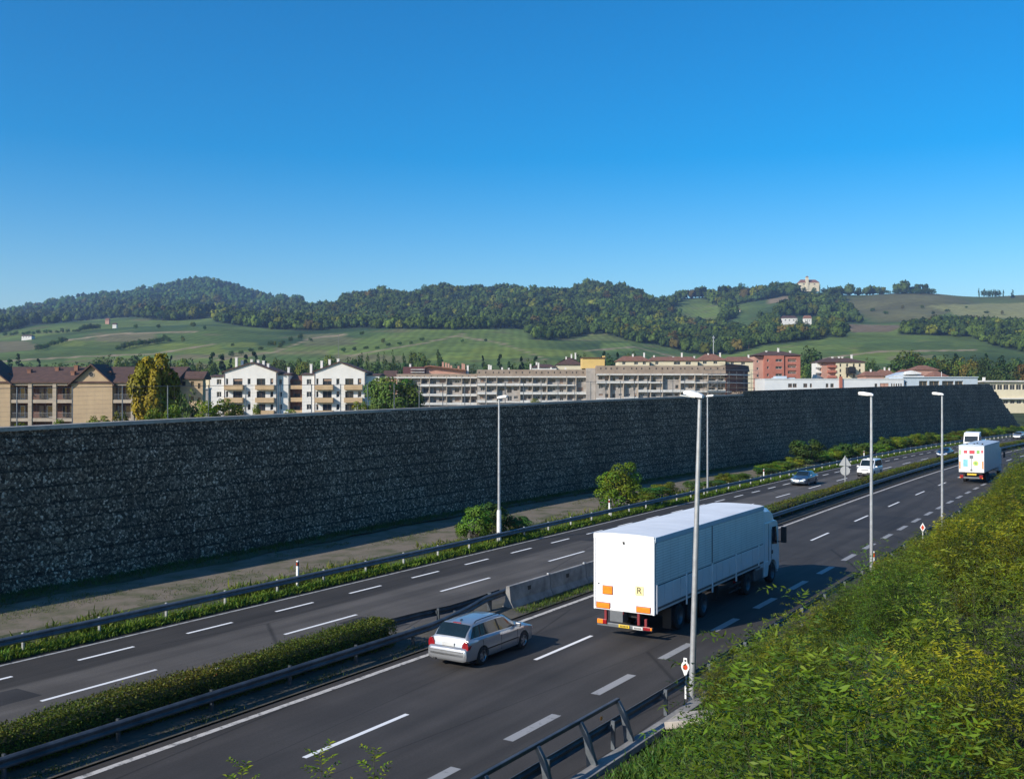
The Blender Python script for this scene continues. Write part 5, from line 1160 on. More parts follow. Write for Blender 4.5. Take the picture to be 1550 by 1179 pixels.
tiled_house('long cream house under a terracotta roof, between two hipped ones behind the long block', 985, 1056, 546, 540, 410, wins=[(992,997,547.5,552),(1020,1030,547.5,552),(1038,1046,547.5,552)], chims=[(990,538,544),(1019,540,545),(1032,534,541),(1051,539,544)], hip=2)
tiled_house('cream house under a terracotta roof next to the red brick block', 1058, 1098, 545.5, 536, 415, wins=[(1064,1070,546.5,551),(1080,1086,546.5,551)], chims=[(1072,535,538),(1090,534,541)], hip=4)
tiled_house('cream house with a low terracotta roof, partly hidden by the red brick block', 1100, 1140, 547, 540, 418, wins=[(1106,1111,548,552),(1122,1128,548,552)], chims=[(1133,537,544)], hip=2)
tiled_house('brown roofed house behind the middle stretch of the long block', 843, 881, 552, 541, 400, 'cream', 'roof_b', chims=[(857,540,546),(865,536,541),(871,534,540)], hip=6)
tiled_house('low brown roofed house showing over the middle stretch parapet', 806, 842, 556, 551, 392, 'white_r', 'roof_b', chims=[(812,548,553)], hip=3)

# --- red brick block
b = Bld('apartment_building', 'red brick apartment block with a hipped brown roof right of the long block', 'building', 1143, 1217, 440); X, Z = b.X, b.Z
ops = [(X(p), X(q), Z(v+4), Z(v)) for v in (543.5,554.5,565.5,576.5) for p, q in ((1174,1184),(1161,1164))]
mb = MB(); b.facade(mb, X(1157), X(1187), 1.6, Z(538), 440, ops, .4); b.shell(mb, X(1157), X(1187), 1.6, Z(538), 440, 14); b.part(mb, 'wall', 'red_r')
for o in ops: b.window(*o, 440, .4, 'frame_w')
ops = [(X(p), X(q), Z(v+4.5), Z(v)) for v in (543,552,561,571) for p, q in ((1193,1206),)]
mb = MB(); b.facade(mb, X(1188.5), X(1212), 1.6, Z(538.5), 440.5, ops, .6); b.shell(mb, X(1188.5), X(1212), 1.6, Z(538.5), 440.5, 13); b.part(mb, 'wing_wall', 'red_r')
for o in ops: b.window(*o, 440.5, .6, 'frame_w', shutter=.6)
mb = MB(); b.facade(mb, X(1187)+.01, X(1188.5)-.01, 1.6, Z(538.6), 443, []); b.part(mb, 'recess', 'loggia')
ops = [(X(p), X(q), Z(v+3.5), Z(v)) for v in (545,556,567,578) for p, q in ((1147,1150),)]
mb = MB(); b.facade(mb, X(1143.5), X(1157)-.02, 1.6, Z(539), 442, ops, .3); b.shell(mb, X(1143.5), X(1157)-.02, 1.6, Z(539), 442, 12); b.part(mb, 'wing_wall', 'pink_r')
for o in ops: b.window(*o, 442, .3)
rf = b.ridge_roof(X(1144), X(1212), 440.6, 454, Z(538)+.05, Z(530.5), 'roof_b', .25, .7, 7)
for u, v0, v1 in ((1178,527,533), (1160,531,535), (1196,531,536)): b.chimney(rf, u, v0, v1, 446, 'white_r', .7)

# --- pink and cream block
b = Bld('apartment_building', 'cream and pink apartment block with a brown hipped roof', 'building', 1238, 1309, 455); X, Z = b.X, b.Z
ops = [(X(p), X(q), Z(v+4.8), Z(v)) for v in (550.5,558.5,566.5) for p, q in ((1271,1273.5),(1281,1284),(1291,1294),(1300,1303))]
mb = MB(); b.facade(mb, X(1265.5), X(1309), 1.6, Z(548.5), 455, ops, .3); b.shell(mb, X(1265.5), X(1309), 1.6, Z(548.5), 455, 12); b.part(mb, 'wall', 'cream')
for o in ops: b.window(*o, 455, .3, 'frame_b')
mb = MB(); b.facade(mb, X(1245), X(1265.5)-.02, 1.6, Z(548.7), 456, []); b.shell(mb, X(1245), X(1265.5)-.02, 1.6, Z(548.7), 456, 10); b.part(mb, 'pink_wall', 'pink_r')
for v in (556,564,572):
    mb = MB(); mb.box(X(1253),X(1266),454.6,455.98,Z(v),Z(v-3.4)); b.part(mb, 'balcony', 'red_r')
    mb = MB(); mb.box(X(1237),X(1245)-.02,456.2,459,Z(v+.5),Z(v-1.8)); b.part(mb, 'side_balcony', 'white_r')
mb = MB(); mb.box(X(1280),X(1292),452,454.9,Z(566),Z(556)); mb.box(X(1282),X(1290),451.5,451.98,Z(563),Z(555)); b.part(mb, 'dark_awning', 'ink')
mb = MB(); mb.box(X(1239.5),X(1245)-.02,458,466,1.6,Z(549)); b.part(mb, 'side_wall', 'white_r')
rf = b.ridge_roof(X(1241), X(1309), 455.2, 467, Z(548.5)+.05, Z(541), 'roof_b', .25, .7, 6)
for u, v0, v1 in ((1260,540,546), (1270,540,544), (1275,540,544), (1289,537,543)): b.chimney(rf, u, v0, v1, 461, 'white_r', .7)

# --- long white hall
b = Bld('industrial_hall', 'long low white hall with small windows behind the right part of the gabion wall', 'building', 1158, 1482, 330); X, Z = b.X, b.Z
pts = [(1158,575.5), (1368,572.5), (1482,570.5)]
ops = [(X(p), X(q), Z(586.5), Z(580.5)) for p, q in ((1193,1199),(1200,1206),(1216,1222),(1226,1229),(1250,1254),(1257,1262),(1324,1328),(1349,1351),(1352.5,1354.5),(1356,1358),(1359.5,1361.5),(1363,1365))] + [(X(1332), X(1345), Z(585.5), Z(580))]
mb = MB(); b.facade(mb, X(1158), X(1368), 1.6, Z(574), 330, ops, .2); b.shell(mb, X(1158), X(1368), 1.6, Z(574), 330, 14); b.part(mb, 'wall', 'metal_w')
for i, o in enumerate(ops): b.window(*o, 330, .2, 'shut' if i < 9 else 'frame_b', 'winglass' if i != 12 else 'pink_r')
mb = MB(); mb.box(X(1270),X(1274.5),329.5,329.98,1.6,Z(570)); b.part(mb, 'brick_flue', 'red_r')
mb = MB(); mb.box(X(1157.5),X(1368),329.8,345,Z(574)+.003,Z(573)); b.part(mb, 'flat_roof', 'metal_w')
ops = [(X(p), X(q), Z(586), Z(576.5)) for p, q in ((1393,1406),(1408.5,1424),(1428,1446),(1447.5,1460))] + [(X(1371.5), X(1374), Z(583), Z(578))]
mb = MB(); b.facade(mb, X(1368)+.02, X(1482), 1.6, Z(571.5), 331, ops, .6); b.shell(mb, X(1368)+.02, X(1482), 1.6, Z(571.5), 331, 12); b.part(mb, 'shade_toned_side_wall', 'bluegrey')  # right side of the hall, its shade put into the blue-grey colour
for o in ops: b.window(*o, 331, .6, 'tan')
mb = MB(); mb.box(X(1368)+.02,X(1482.5),330.6,343.5,Z(571.5)+.003,Z(570.2)); b.part(mb, 'shade_toned_side_roof', 'bluegrey')  # roof edge carries the same painted shade tone
mb = MB(); mb.prism([(X(1378),Z(571)),(X(1425),Z(571)),(X(1425),Z(568)),(X(1416),Z(564)),(X(1402),Z(561)),(X(1395),Z(562)),(X(1378),Z(567.5))], 'y', 345, 352); b.part(mb, 'glazed_canopy', 'bluegrey')
mb = MB(); mb.prism([(X(1394),Z(566)),(X(1419),Z(565)),(X(1419),Z(563)),(X(1404),Z(559.5)),(X(1396),Z(561))], 'y', 343, 344.9); mb.box(X(1378),X(1424),343.2,344.9,Z(569.5),Z(568)); b.part(mb, 'canopy_rail', 'slab')
mb = MB(); mb.box(X(1180),X(1196),334,338,Z(573)+.01,Z(569)); mb.box(X(1176),X(1210),335,337,Z(573)+.01,Z(571.5)); b.part(mb, 'roof_unit', 'bluegrey')
mb = MB(); mb.tube([(X(1437),336,Z(570)),(X(1437),336,Z(562))], .1, 6); b.part(mb, 'vent_pipe', 'slab')
# --- terracotta roofs behind the hall
tiled_house('low terracotta roofed house just right of the pink and cream block', 1311, 1338, 569, 562, 430, 'pink_r', chims=[(1318,559,563)], hip=2)
tiled_house('terracotta roofed house with a pale chimney behind the middle of the white hall', 1330, 1360, 570, 559.5, 440, 'cream', chims=[(1339,556,561),(1346,557,562)], hip=3)
tiled_house('broad terracotta roofed house behind the glazed canopy of the white hall', 1360, 1398, 569, 559, 445, 'pink_r', hip=4)
tiled_house('high terracotta roofed house peeping above the glazed canopy', 1386, 1420, 560, 553, 470, 'pink_r', hip=4)
tiled_house('terracotta roofed house at the right end of the glazed canopy', 1414, 1434, 570, 561, 445, 'pink_r', hip=3)
# --- cream building at the wall's end
b = Bld('commercial_building', 'pale yellow flat roofed building at the right edge beyond the wall end', 'building', 1485, 1640, 380); X, Z = b.X, b.Z
ops = [(X(1500+q*9.5), X(1508+q*9.5), Z(590), Z(582)) for q in range(12)] + [(X(1509+q*10), X(1516+q*10), Z(611), Z(606)) for q in range(10)]
mb = MB(); b.facade(mb, X(1492), X(1640), .5, Z(578), 380, ops, .25); b.shell(mb, X(1492), X(1640), .5, Z(578), 380, 16); b.part(mb, 'wall', 'cream')
for o in ops: b.window(*o, 380, .25)
mb = MB(); mb.box(X(1486),X(1641),379,397,Z(578)+.003,Z(576)); b.part(mb, 'flat_roof', 'slab'); mb = MB(); mb.box(X(1492.5),X(1495.5),382,383,Z(576),Z(571)); b.part(mb, 'chimney', 'white_r')
mb = MB(); mb.box(X(1494),X(1640),378.6,379.98,Z(604),Z(602.5)); b.part(mb, 'canopy', 'white_r')

# --- fence on top of the wall
fn = empty('wire_fence', (*rds(60, wall_o(60)-2.4), 8), 0, 'thin wire mesh fence on posts along the top of the gabion wall', 'fence')
ss = np.arange(38, 146, 3.2); top = lambda a: float(wall_top(min(a, 145)))+.0
for a in ss:
    mb = MB(); q = rds(a, wall_o(a)-2.5); mb.tube([(*q, top(a)-.4),(*q, top(a)+2.0)], .035, 6); mb.build('post', M['galv'], fn, fn.location)
mb = MB()
for z in np.linspace(.1, 1.95, 9): mb.tube([(*rds(a, wall_o(a)-2.5), top(a)+z) for a in ss], .003 if z < 1.9 else .014, 4)
for a in np.arange(38, 143, .5): mb.tube([(*rds(a, wall_o(a)-2.5), top(a)+.05),(*rds(a, wall_o(a)-2.5), top(a)+1.95)], .002, 3)
mb.build('mesh', M['galv'], fn, fn.location)
# --- mast behind the houses
k = 470/1550; mb = MB(); mb.tube([((1080-775)*k,470,2),((1080-775)*k,470,9.5+87*k)], [.28,.14], 8); mb.cbox(((1080-775)*k,470,9.5+84*k),(1.0,.5,.6)); mb.cbox(((1080-775)*k,470,9.5+78*k),(.9,.5,.4))
tag(mb.build('floodlight_mast', M['post'], None), 'slender pale mast standing in front of the dark wood behind the tiled houses', 'mast')
# --- farmhouses and the villa on the hills
def hill_house(label, u, v, w, h, Y, wall='white_r', roof='roof_r', name='farmhouse'):
    k = Y/1550; x = (u-775)*k; z = float(terrain_z(np.array(float(u)), np.array(float(Y)))) - 1 + (12 if name == 'villa' else 2); W = w*k; H = h*k*(.72 if name != 'villa' else .42)+1; D = W*.7
    r = empty(name, (x, Y, z), 0, label, 'house')
    b = Bld.__new__(Bld); b.Y = Y; b.k = k; b.z0 = z; b.root = r; b.o = r.location
    ops = [(x-W/2+W*q, x-W/2+W*(q+.09), z+H*.5, z+H*.75) for q in (.15,.42,.7)]
    mb = MB(); b.facade(mb, x-W/2, x+W/2, z-9, z+H, Y, ops, .3); b.shell(mb, x-W/2, x+W/2, z-9, z+H, Y, D); b.part(mb, 'wall', wall)
    for o in ops: b.window(*o, Y, .3)
    b.ridge_roof(x-W/2, x+W/2, Y, Y+D, z+H+.03, z+H+h*k*.4, roof, .3, .5, W*.12)
    return r, b, x, z, H, W
VY = {}
def depth_at(u, v, y0=700, y1=4000):
    """nearest depth where the ground, seen along column u, appears at v"""
    Y = np.geomspace(y0, y1, 400); z = terrain_z(np.full(400, float(u)), Y); vv = 595-(z-9.5)*1550/Y
    m = np.minimum.accumulate(vv); i = int(np.argmax(m <= v)); return float(Y[i]) if m.min() <= v else float(Y[int(np.argmin(vv))])
for lb, u, v, w, h, wl_, rf_ in (('white house low among the trees on the right hillside', 1196, 491, 22, 10, 'white_r', 'roof_b'), ('white house with a red roof right of the bigger white hillside house', 1223, 492, 11, 11, 'white_r', 'roof_r'),
        ('tiny red farmhouse below the blue wooded hill', 162, 491, 6, 6, 'pink_r', 'roof_r'), ('tiny white barn right of the red farmhouse on the green slope', 173, 497, 6, 5, 'white_r', 'roof_b'), ('pale low farm building on the far left green slope', 40, 515, 15, 5, 'white_r', 'roof_b'),
        ('pale tiny farmhouse under the crest beside the middle wood', 459, 473, 14, 5, 'cream', 'roof_r'), ('white hut in the meadow among the mid right woods', 1109, 474, 7, 4, 'white_r', 'roof_b'), ('white cottage above the meadow right of the mid woods', 1118, 474, 5, 4, 'cream', 'roof_r'),
        ('pale long barn below the villa on the hilltop', 1241, 452, 12, 5, 'white_r', 'roof_b'), ('pale shed on the brown slope of the right hill', 1275, 491, 5, 4, 'white_r', 'roof_b')):
    hill_house(lb, u, v, w, h, depth_at(u, v), wl_, rf_)
Yv = depth_at(1225, 442.5); r, b, x, z, H, W = hill_house('cream villa with a small tower on the crest of the right hill', 1226, 440, 29, 14, Yv, 'cream', 'roof_r', 'villa')
kk = Yv/1550; mb = MB(); tx = (1222-775)*kk; mb.box(tx-2.6,tx+2.6,Yv-1.0,Yv+4.2,z-5,z+H+8*kk); b.part(mb, 'tower', 'cream')
mb = MB(); zt = z+H+8*kk; mb.add([(tx-3,Yv-1.4,zt),(tx+3,Yv-1.4,zt),(tx+3,Yv+4.6,zt),(tx-3,Yv+4.6,zt),(tx,Yv+1.6,zt+3.6)], [(3,2,1,0),(0,1,4),(1,2,4),(2,3,4),(3,0,4)]); b.part(mb, 'tower_roof', 'roof_r')
# ------------------------------------------------------------------ vegetation
def unit(a): return a/np.maximum(np.linalg.norm(a, axis=-1, keepdims=True), 1e-9)
def leaf_quads(P, D, Nn, Ln, Wd, tint, bend=.15):
    """rhombic leaves: base P, direction D, normal Nn -> V, F, color"""
    S = unit(np.cross(D, Nn)); Nn = np.cross(S, D); L_ = Ln[:,None]; W_ = Wd[:,None]
    a = P; b = P + D*L_*.5 + S*W_*.5 + Nn*L_*bend*.4; c = P + D*L_ - Nn*L_*bend; d = P + D*L_*.5 - S*W_*.5 + Nn*L_*bend*.4
    n = len(P); V = np.stack([a, b, c, d], 1).reshape(-1, 3); F = np.arange(4*n).reshape(n, 4); C = np.repeat(tint, 4, 0)
    return V, F, C
def tints(r, n, base, var=.25, hue=.15):
    b = np.array(base)*(1+r.normal(0, var, (n,1)).clip(-.6, .8)); b[:,0] *= 1+r.normal(0, hue, n); return b.clip(.004, .6)

def frond_bush(seed, Rr, H, nst, nfr, base, leaf=.075, nl=6, lw=.30):
    """shrub of upright shoots bearing feather-like compound leaves"""
    r = np.random.default_rng(seed); P=[];D=[];NN=[];Ls=[];T=[]; stems = MB()
    ga = 2.399
    for k in range(nst):
        q = math.sqrt((k+.5)/nst); a = k*ga + r.uniform(-.3,.3)
        tipx, tipy = Rr*q*math.cos(a), Rr*q*math.sin(a); tipz = H*(.25+.75*math.sqrt(1-.98*q*q))*r.uniform(.72,1.08)
        base_ = np.array([tipx*.25, tipy*.25, 0.]); mid = np.array([tipx*.72, tipy*.72, tipz*.55]); tip = np.array([tipx, tipy, tipz])
        t = np.linspace(0, 1, 7)[:,None]; cur = (1-t)**2*base_ + 2*t*(1-t)*mid + t*t*tip
        stems.tube([tuple(c) for c in cur[:6]], [.010*(1-.75*i/6) for i in range(7)][:6], 4, False)
        tone = np.array(base)*r.uniform(.75,1.3)*np.array([r.uniform(.85,1.25),1,r.uniform(.8,1.1)])
        for f in range(nfr):
            tt = .34+.66*(f+.6)/nfr; p0 = (1-tt)**2*base_ + 2*tt*(1-tt)*mid + tt*tt*tip
            az = f*ga + r.uniform(-.4,.4); out = np.array([math.cos(az), math.sin(az), 0.])
            up = r.uniform(.3,1.3) if tt > .8 else r.uniform(-.35,.7)
            d0 = unit(out + np.array([tipx,tipy,0])*.35/Rr + np.array([0,0,up])); Lf = leaf*r.uniform(4.2,6.6)*(1.05-.35*tt)
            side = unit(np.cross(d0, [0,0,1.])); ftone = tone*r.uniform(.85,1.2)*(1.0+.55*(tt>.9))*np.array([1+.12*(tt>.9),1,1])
            nlf = nl
            for j in range(nlf):
                u = (j+1)/nlf; droop = np.array([0,0,-1.])*Lf*.30*u*u
                pj = p0 + d0*Lf*u + droop; dd = unit(d0 + np.array([0,0,-.6*u]))
                for sg in (-1, 1):
                    ld = unit(dd*.45 + side*sg*.9 + r.normal(0,.32,3) + np.array([0,0,-.12])); P.append(pj); D.append(ld); NN.append(unit(np.cross(ld, dd)*-sg + r.normal(0,.55,3)))
                    Ls.append(leaf*r.uniform(.75,1.2)*(1-.35*abs(u-.45))); T.append(ftone*r.uniform(.88,1.12))
            P.append(p0+d0*Lf-np.array([0,0,Lf*.3])); D.append(unit(d0+np.array([0,0,-.8]))); NN.append(unit(np.cross(side,d0))); Ls.append(leaf); T.append(ftone)
    P,D,NN,Ls,T = map(np.array, (P,D,NN,Ls,T)); return leaf_quads(P,D,NN,Ls,Ls*lw,T.clip(.004,.5)) + (stems,)

def clump_crown(seed, n, kind, base, leaf, var=.22, hue=.18, asp=1.15):
    """unit crown: height 0..1 (trunk included), half width .5"""
    r = np.random.default_rng(seed); C=[]; Rc=[]
    if kind == 'broad':
        C.append((0,0,.58)); Rc.append(.30)
        for k in range(24):
            a = r.uniform(0,6.28); z = r.uniform(.26,.90); q = .5*math.sqrt(max(.05, 1-((z-.52)/.46)**2))*r.uniform(.5,.80); C.append((q*math.cos(a), q*math.sin(a), z)); Rc.append(r.uniform(.12,.19))
    elif kind == 'round':
        C.append((0,0,.5)); Rc.append(.34)
        for k in range(30):
            a = r.uniform(0,6.28); z = r.uniform(.10,.90); q = .5*math.sqrt(max(.05, 1-((z-.46)/.52)**2))*r.uniform(.55,.85); C.append((q*math.cos(a), q*math.sin(a), z)); Rc.append(r.uniform(.10,.17))
    elif kind == 'full':
        C.append((0,0,.5)); Rc.append(.3); C.append((0,0,.72)); Rc.append(.22); C.append((0,0,.3)); Rc.append(.28)
        for k in range(46):
            a = r.uniform(0,6.28); z = r.uniform(.08,.93); q = .5*math.sqrt(max(.04, 1-((z-.45)/.53)**2))*r.uniform(.6,.86); C.append((q*math.cos(a), q*math.sin(a), z)); Rc.append(r.uniform(.10,.17))
    elif kind == 'conifer':
        for k in range(34):
            z = r.uniform(.06,.95); a = r.uniform(0,6.28); q = .46*(1-z)**.8*r.uniform(.4,.95)+.01; C.append((q*math.cos(a), q*math.sin(a), z-.03)); Rc.append(.05+.10*(1-z))
    elif kind == 'column':
        for k in range(22):
            z = r.uniform(.05,.95); a = r.uniform(0,6.28); q = .28*math.sin(math.pi*min(1,z*.85+.12))**.7*r.uniform(.2,.8); C.append((q*math.cos(a), q*math.sin(a), z)); Rc.append(.16*math.sin(math.pi*min(.95,z*.8+.15))+.02)
    C = np.array(C); Rc = np.array(Rc); w_ = Rc**2/(Rc**2).sum(); ci = r.choice(len(C), n, p=w_)
    dirs = unit(r.normal(0,1,(n,3))+np.array([0,0,.25])); rr = Rc[ci]*r.uniform(.55,1.08,n)**.6
    sq = np.array([1,1,.85 if kind != 'conifer' else .45]); P = C[ci] + dirs*rr[:,None]*sq
    P[:,2] = P[:,2].clip(.03,1.02)
    cen = np.array([0,0,.5]); nn_ = unit(dirs*.8 + unit(P-cen)*.5 + r.normal(0,.45,(n,3))); D = unit(np.cross(nn_, r.normal(0,1,(n,3))))
    if kind == 'conifer': D = unit(D + unit(P-np.array([0,0,.5]))*np.array([1,1,0]) + np.array([0,0,-.3]))
    ct = tints(r, len(C), base, .16, hue); T = ct[ci]*(1+r.normal(0, var*.6, (n,1))).clip(.5,1.6)
    Ls = leaf*r.uniform(.7,1.3,n); V, F, Cc = leaf_quads(P-D*Ls[:,None]*.5, D, nn_, Ls, Ls*.62, T); Pr = np.repeat(P, 4, 0); return Pr+(V-Pr)*np.array([1,1,1/asp]), F, Cc
def trunk_mb(kind):
    mb = MB()
    if kind == 'broad': 
        mb.tube([(0,0,-.05),(.01,0,.2),(0,.01,.5),(0,0,.75)], [.028,.022,.016,.006], 6)
        for k in range(6): a = k*1.05; mb.tube([(0,0,.22+.06*k),(.2*math.cos(a),.2*math.sin(a),.40+.07*k)], [.012,.004], 5)
    elif kind in ('round',):
        for k in range(7): a = k*.9; mb.tube([(.02*math.cos(a),.02*math.sin(a),-.05),(.15*math.cos(a),.15*math.sin(a),.35),(.26*math.cos(a),.26*math.sin(a),.62)], [.014,.010,.004], 5)
    else: mb.tube([(0,0,-.05),(0,0,.9)], [.022,.004], 6)
    return mb
PROTO = {}
def proto(key, seed, n, kind, base, leaf, mtl='leaf_far', name='tree', **k):
    V, F, C = clump_crown(seed, n, kind, base, leaf, **k)
    me = np_mesh('crown', V, F, M[mtl], None, color=C); tr = trunk_mb(kind).build('trunk', M['bark'], None, smooth=60)
    PROTO[key] = [me, tr, False, name]
def put_tree(key, x, y, z, wd, h, label, cat, group, name=None, rot=None):
    me, tr, used, nm = PROTO[key]
    r = empty(name or nm, (x, y, z), random.uniform(0, 6.28) if rot is None else rot, label, cat, group); r.scale = (wd, wd, h)
    for o in (me, tr):
        if used: o = o.copy(); col.objects.link(o)
        o.parent = r
    PROTO[key][2] = True; return r
G_D = (.045,.085,.022); G_M = (.06,.105,.022); G_Y = (.10,.125,.02); G_A = (.215,.185,.013); G_R = (.10,.088,.022); G_C = (.022,.05,.024)
for i in range(3): proto('d%d'%i, 20+i, 1100, 'broad', G_D, .085); proto('m%d'%i, 30+i, 1100, 'broad', G_M, .085)
for i in range(2): proto('y%d'%i, 40+i, 1100, 'broad', G_Y, .085); proto('r%d'%i, 50+i, 1100, 'broad', G_R, .085); proto('c%d'%i, 60+i, 1100, 'conifer', G_C, .09); proto('p%d'%i, 70+i, 800, 'column', G_D, .08)
proto('big_yellow', 81, 16000, 'full', G_A, .062, 'leaf', hue=.10, asp=1.55); proto('big_green', 82, 16000, 'full', (.06,.105,.016), .036, 'leaf')
proto('verge_tree', 83, 6500, 'round', (.12,.175,.013), .045, 'leaf', name='tree'); proto('verge_bush', 84, 4000, 'round', (.10,.16,.016), .055, 'leaf', name='bush'); proto('verge_bush2', 85, 4000, 'round', (.055,.11,.022), .06, 'leaf', name='bush')
proto('wall_bush', 86, 1800, 'round', (.12,.165,.015), .075, 'leaf', name='bush')
KIND = {'d': ('dark green broadleaf tree', 'tree'), 'm': ('green broadleaf tree', 'tree'), 'y': ('yellowish green tree', 'tree'), 'r': ('rusty brown green tree', 'tree'), 'c': ('dark pointed conifer', 'conifer'), 'p': ('tall narrow cypress', 'cypress')}
def wtree(k, u, vtop, wpx, Y, where, n=2):
    z = float(terrain_z(np.array(float(u)), np.array(float(Y)))); kk = Y/1550; x = (u-775)*kk; h = 9.5+(595-vtop)*kk-z
    key = k + str(random.randrange(2)); lb, ct = KIND[k]
    put_tree(key, x, Y, z-.3, wpx*kk*1.35, max(h, 2)*1.03, lb+' '+where, ct, lb+' '+where)
# -- trees between the buildings and the fields
w1 = 'in the row behind the brown housing block'; w2 = 'in the row behind the two white gabled blocks'; w3 = 'on the meadow edge behind the long scaffolded block'; w4 = 'behind the long white hall on the right'
for k, u, v, wd, Y in (('c',15,541,22,520),('c',28,533,22,520),('c',58,541,16,530),('d',78,548,26,520),('m',100,549,24,540),('d',143,541,24,530),('d',160,536,26,560),('y',183,541,20,510),('d',198,538,26,540),('d',214,536,30,550),('c',259,536,12,500),('d',267,546,20,500),('y',276,543,18,480),('d',288,541,24,520),('m',303,547,24,500),('d',245,545,22,520),('y',-20,546,30,520),('d',120,547,20,530),('d',42,548,24,540)):
    wtree(k, u, v, wd, Y, w1)
for k, u, v, wd, Y in (('c',322,531,24,500),('c',336,535,22,500),('m',316,548,22,480),('c',349,540,18,520),('c',372,534,20,520),('c',385,530,24,500),('c',399,535,20,500),('m',412,548,22,500),('y',421,543,20,540),('d',435,545,22,500),('m',448,541,22,520),('y',458,548,20,500),('c',455,542,10,540),('d',470,544,20,520),('d',489,541,24,500),('y',500,538,20,510),('d',530,540,22,520),('m',538,537,22,540),('p',548,533,12,500),('p',556,535,12,500),('d',563,545,22,480),('p',572,533,12,520),('p',581,532,13,520),('d',588,545,24,480),('p',594,529,14,540),('d',603,545,22,500),('p',611,534,13,520),('p',622,531,14,520),('y',632,534,24,540),('d',643,544,24,500),('m',655,546,22,500),('p',664,529,17,540)):
    wtree(k, u, v, wd, Y, w2)
for k, u, v, wd, Y in (('c',731,536,14,520),('c',757,534,18,500),('c',770,545,16,500),('c',789,537,16,500),('d',800,542,20,510),('c',811,537,18,520),('d',822,546,18,500),('d',697,549,22,500),('d',713,551,20,500),('m',742,549,20,510),('d',780,549,20,500),('d',850,545,18,480),('d',868,536,24,500),('d',884,535,20,500),('c',914,529,16,500),('d',925,536,22,520),('c',935,531,16,520),('d',946,535,24,500),('d',958,531,18,520),('d',900,541,18,500)):
    wtree(k, u, v, wd, Y, w3)
for k, u, v, wd, Y in (('d',1228,524,30,560),('m',1222,545,24,520),('d',1232,552,22,500),('d',1322,546,20,520),('d',1316,541,16,540),('d',1362,540,36,520),('y',1374,533,40,530),('m',1388,531,34,540),('d',1402,541,30,520),('c',1414,536,22,560),('y',1422,543,28,530),('d',1436,536,30,540),('c',1447,533,26,560),('y',1458,542,30,520),('r',1468,548,26,500),('d',1482,538,30,540),('c',1493,533,20,560),('d',1505,541,30,520),('c',1516,536,26,540),('d',1530,541,30,520),('c',1541,540,24,540),('r',1552,552,28,470),('d',1566,540,34,540),('m',1352,556,24,500),('y',1346,560,20,490),('d',1590,545,36,540),('d',1497,554,30,480),('d',1520,556,30,470),('m',1475,558,24,480)):
    wtree(k, u, v, wd, Y, w4)
# -- trees of hedgerows, crests and meadows
def ground_tree(k, u, v, wpx, hpx, where):
    Y = depth_at(u, v); z = float(terrain_z(np.array(float(u)), np.array(Y))); kk = Y/1550; lb, ct = KIND[k]
    put_tree(k+str(random.randrange(2)), (u-775)*kk, Y, z-.4, wpx*kk, hpx*kk, lb+' '+where, ct, lb+' '+where)
rr = random.Random(4)
for q in range(15): ground_tree(rr.choice('ddmm'), 180+q*5.4+rr.uniform(-1,1), 530-q*.95+rr.uniform(-1,1), rr.uniform(8,13), rr.uniform(8,13), 'in the hedgerow across the left green slope')
for q in range(8): ground_tree(rr.choice('ddm'), 58+q*5.5, 531-q*1.6+rr.uniform(-1,1), rr.uniform(8,13), rr.uniform(8,12), 'in the short hedgerow at the far left')
for q in range(7): ground_tree(rr.choice('dmm'), 122+q*4.4, 502-q*.6, rr.uniform(8,12), rr.uniform(8,12), 'in the clump below the blue wooded hill')
for q in range(14): ground_tree(rr.choice('dm'), 8+q*8.5+rr.uniform(-2,2), 509-q*.5, rr.uniform(6,10), rr.uniform(5,9), 'scattered at the foot of the blue wooded hill')
for q in range(9): ground_tree(rr.choice('dmm'), 335+q*15, 544-q*3.6+rr.uniform(-1,1), rr.uniform(7,12), rr.uniform(6,11), 'in the hedgerow beside the field track behind the white blocks')
for q in range(8): ground_tree(rr.choice('ddm'), 520+q*17, 534-q*2.2+rr.uniform(-1.5,1.5), rr.uniform(6,10), rr.uniform(5,9), 'in the broken hedgerow on the middle meadow')
for q in range(10): ground_tree(rr.choice('ddmr'), 1290+q*25+rr.uniform(-6,6), rr.uniform(462,478), rr.uniform(5,10), rr.uniform(4,8), 'scattered over the brown slope of the right hill')
for u, v in ((276,515),(277,519),(416,525),(424,527),(428,520),(240,497),(292,496),(205,499),(352,525),(310,500),(470,518),(700,519),(735,517),(580,520),(548,509)): ground_tree(rr.choice('dmy'), u, v, rr.uniform(5,9), rr.uniform(5,10), 'standing alone on the left green slope')
for q in range(26): ground_tree('d', 1258+q*5.9+rr.uniform(-1.5,1.5), 446.5-(q/26)*2, rr.uniform(6,10), rr.uniform(6,10), 'in the row along the crest right of the villa')
for q in range(12): ground_tree('d', 1385+q*2.6, 446, rr.uniform(6,9), rr.uniform(8,11), 'in the clump at the right end of the crest row')
for u, h, k in ((1241,13,'p'),(1253,11,'p'),(1265,9,'p'),(1210,9,'p'),(1166,11,'p'),(1171,13,'p'),(1176,14,'c'),(1198,12,'p'),(1203,11,'p'),(972.5,9,'p'),(1190,9,'d'),(1184,9,'d'),(1160,9,'d'),(1153,9,'d'),(1246,7,'d'),(1217,8,'d'),(1233,8,'d'),(1482,12,'p'),(1489,10,'d'),(1500,9,'d'),(1505,10,'d'),(1511,9,'d'),(1519,9,'p'),(1533,9,'c'),(1496,8,'d')):
    v = 446 if u < 1400 else 451; ground_tree(k, u, v, 4.2 if k == 'p' else 9, h+4, 'on the crest near the hilltop villa' if u < 1400 else ('on the crest at the far right' if u > 1400 else ''))
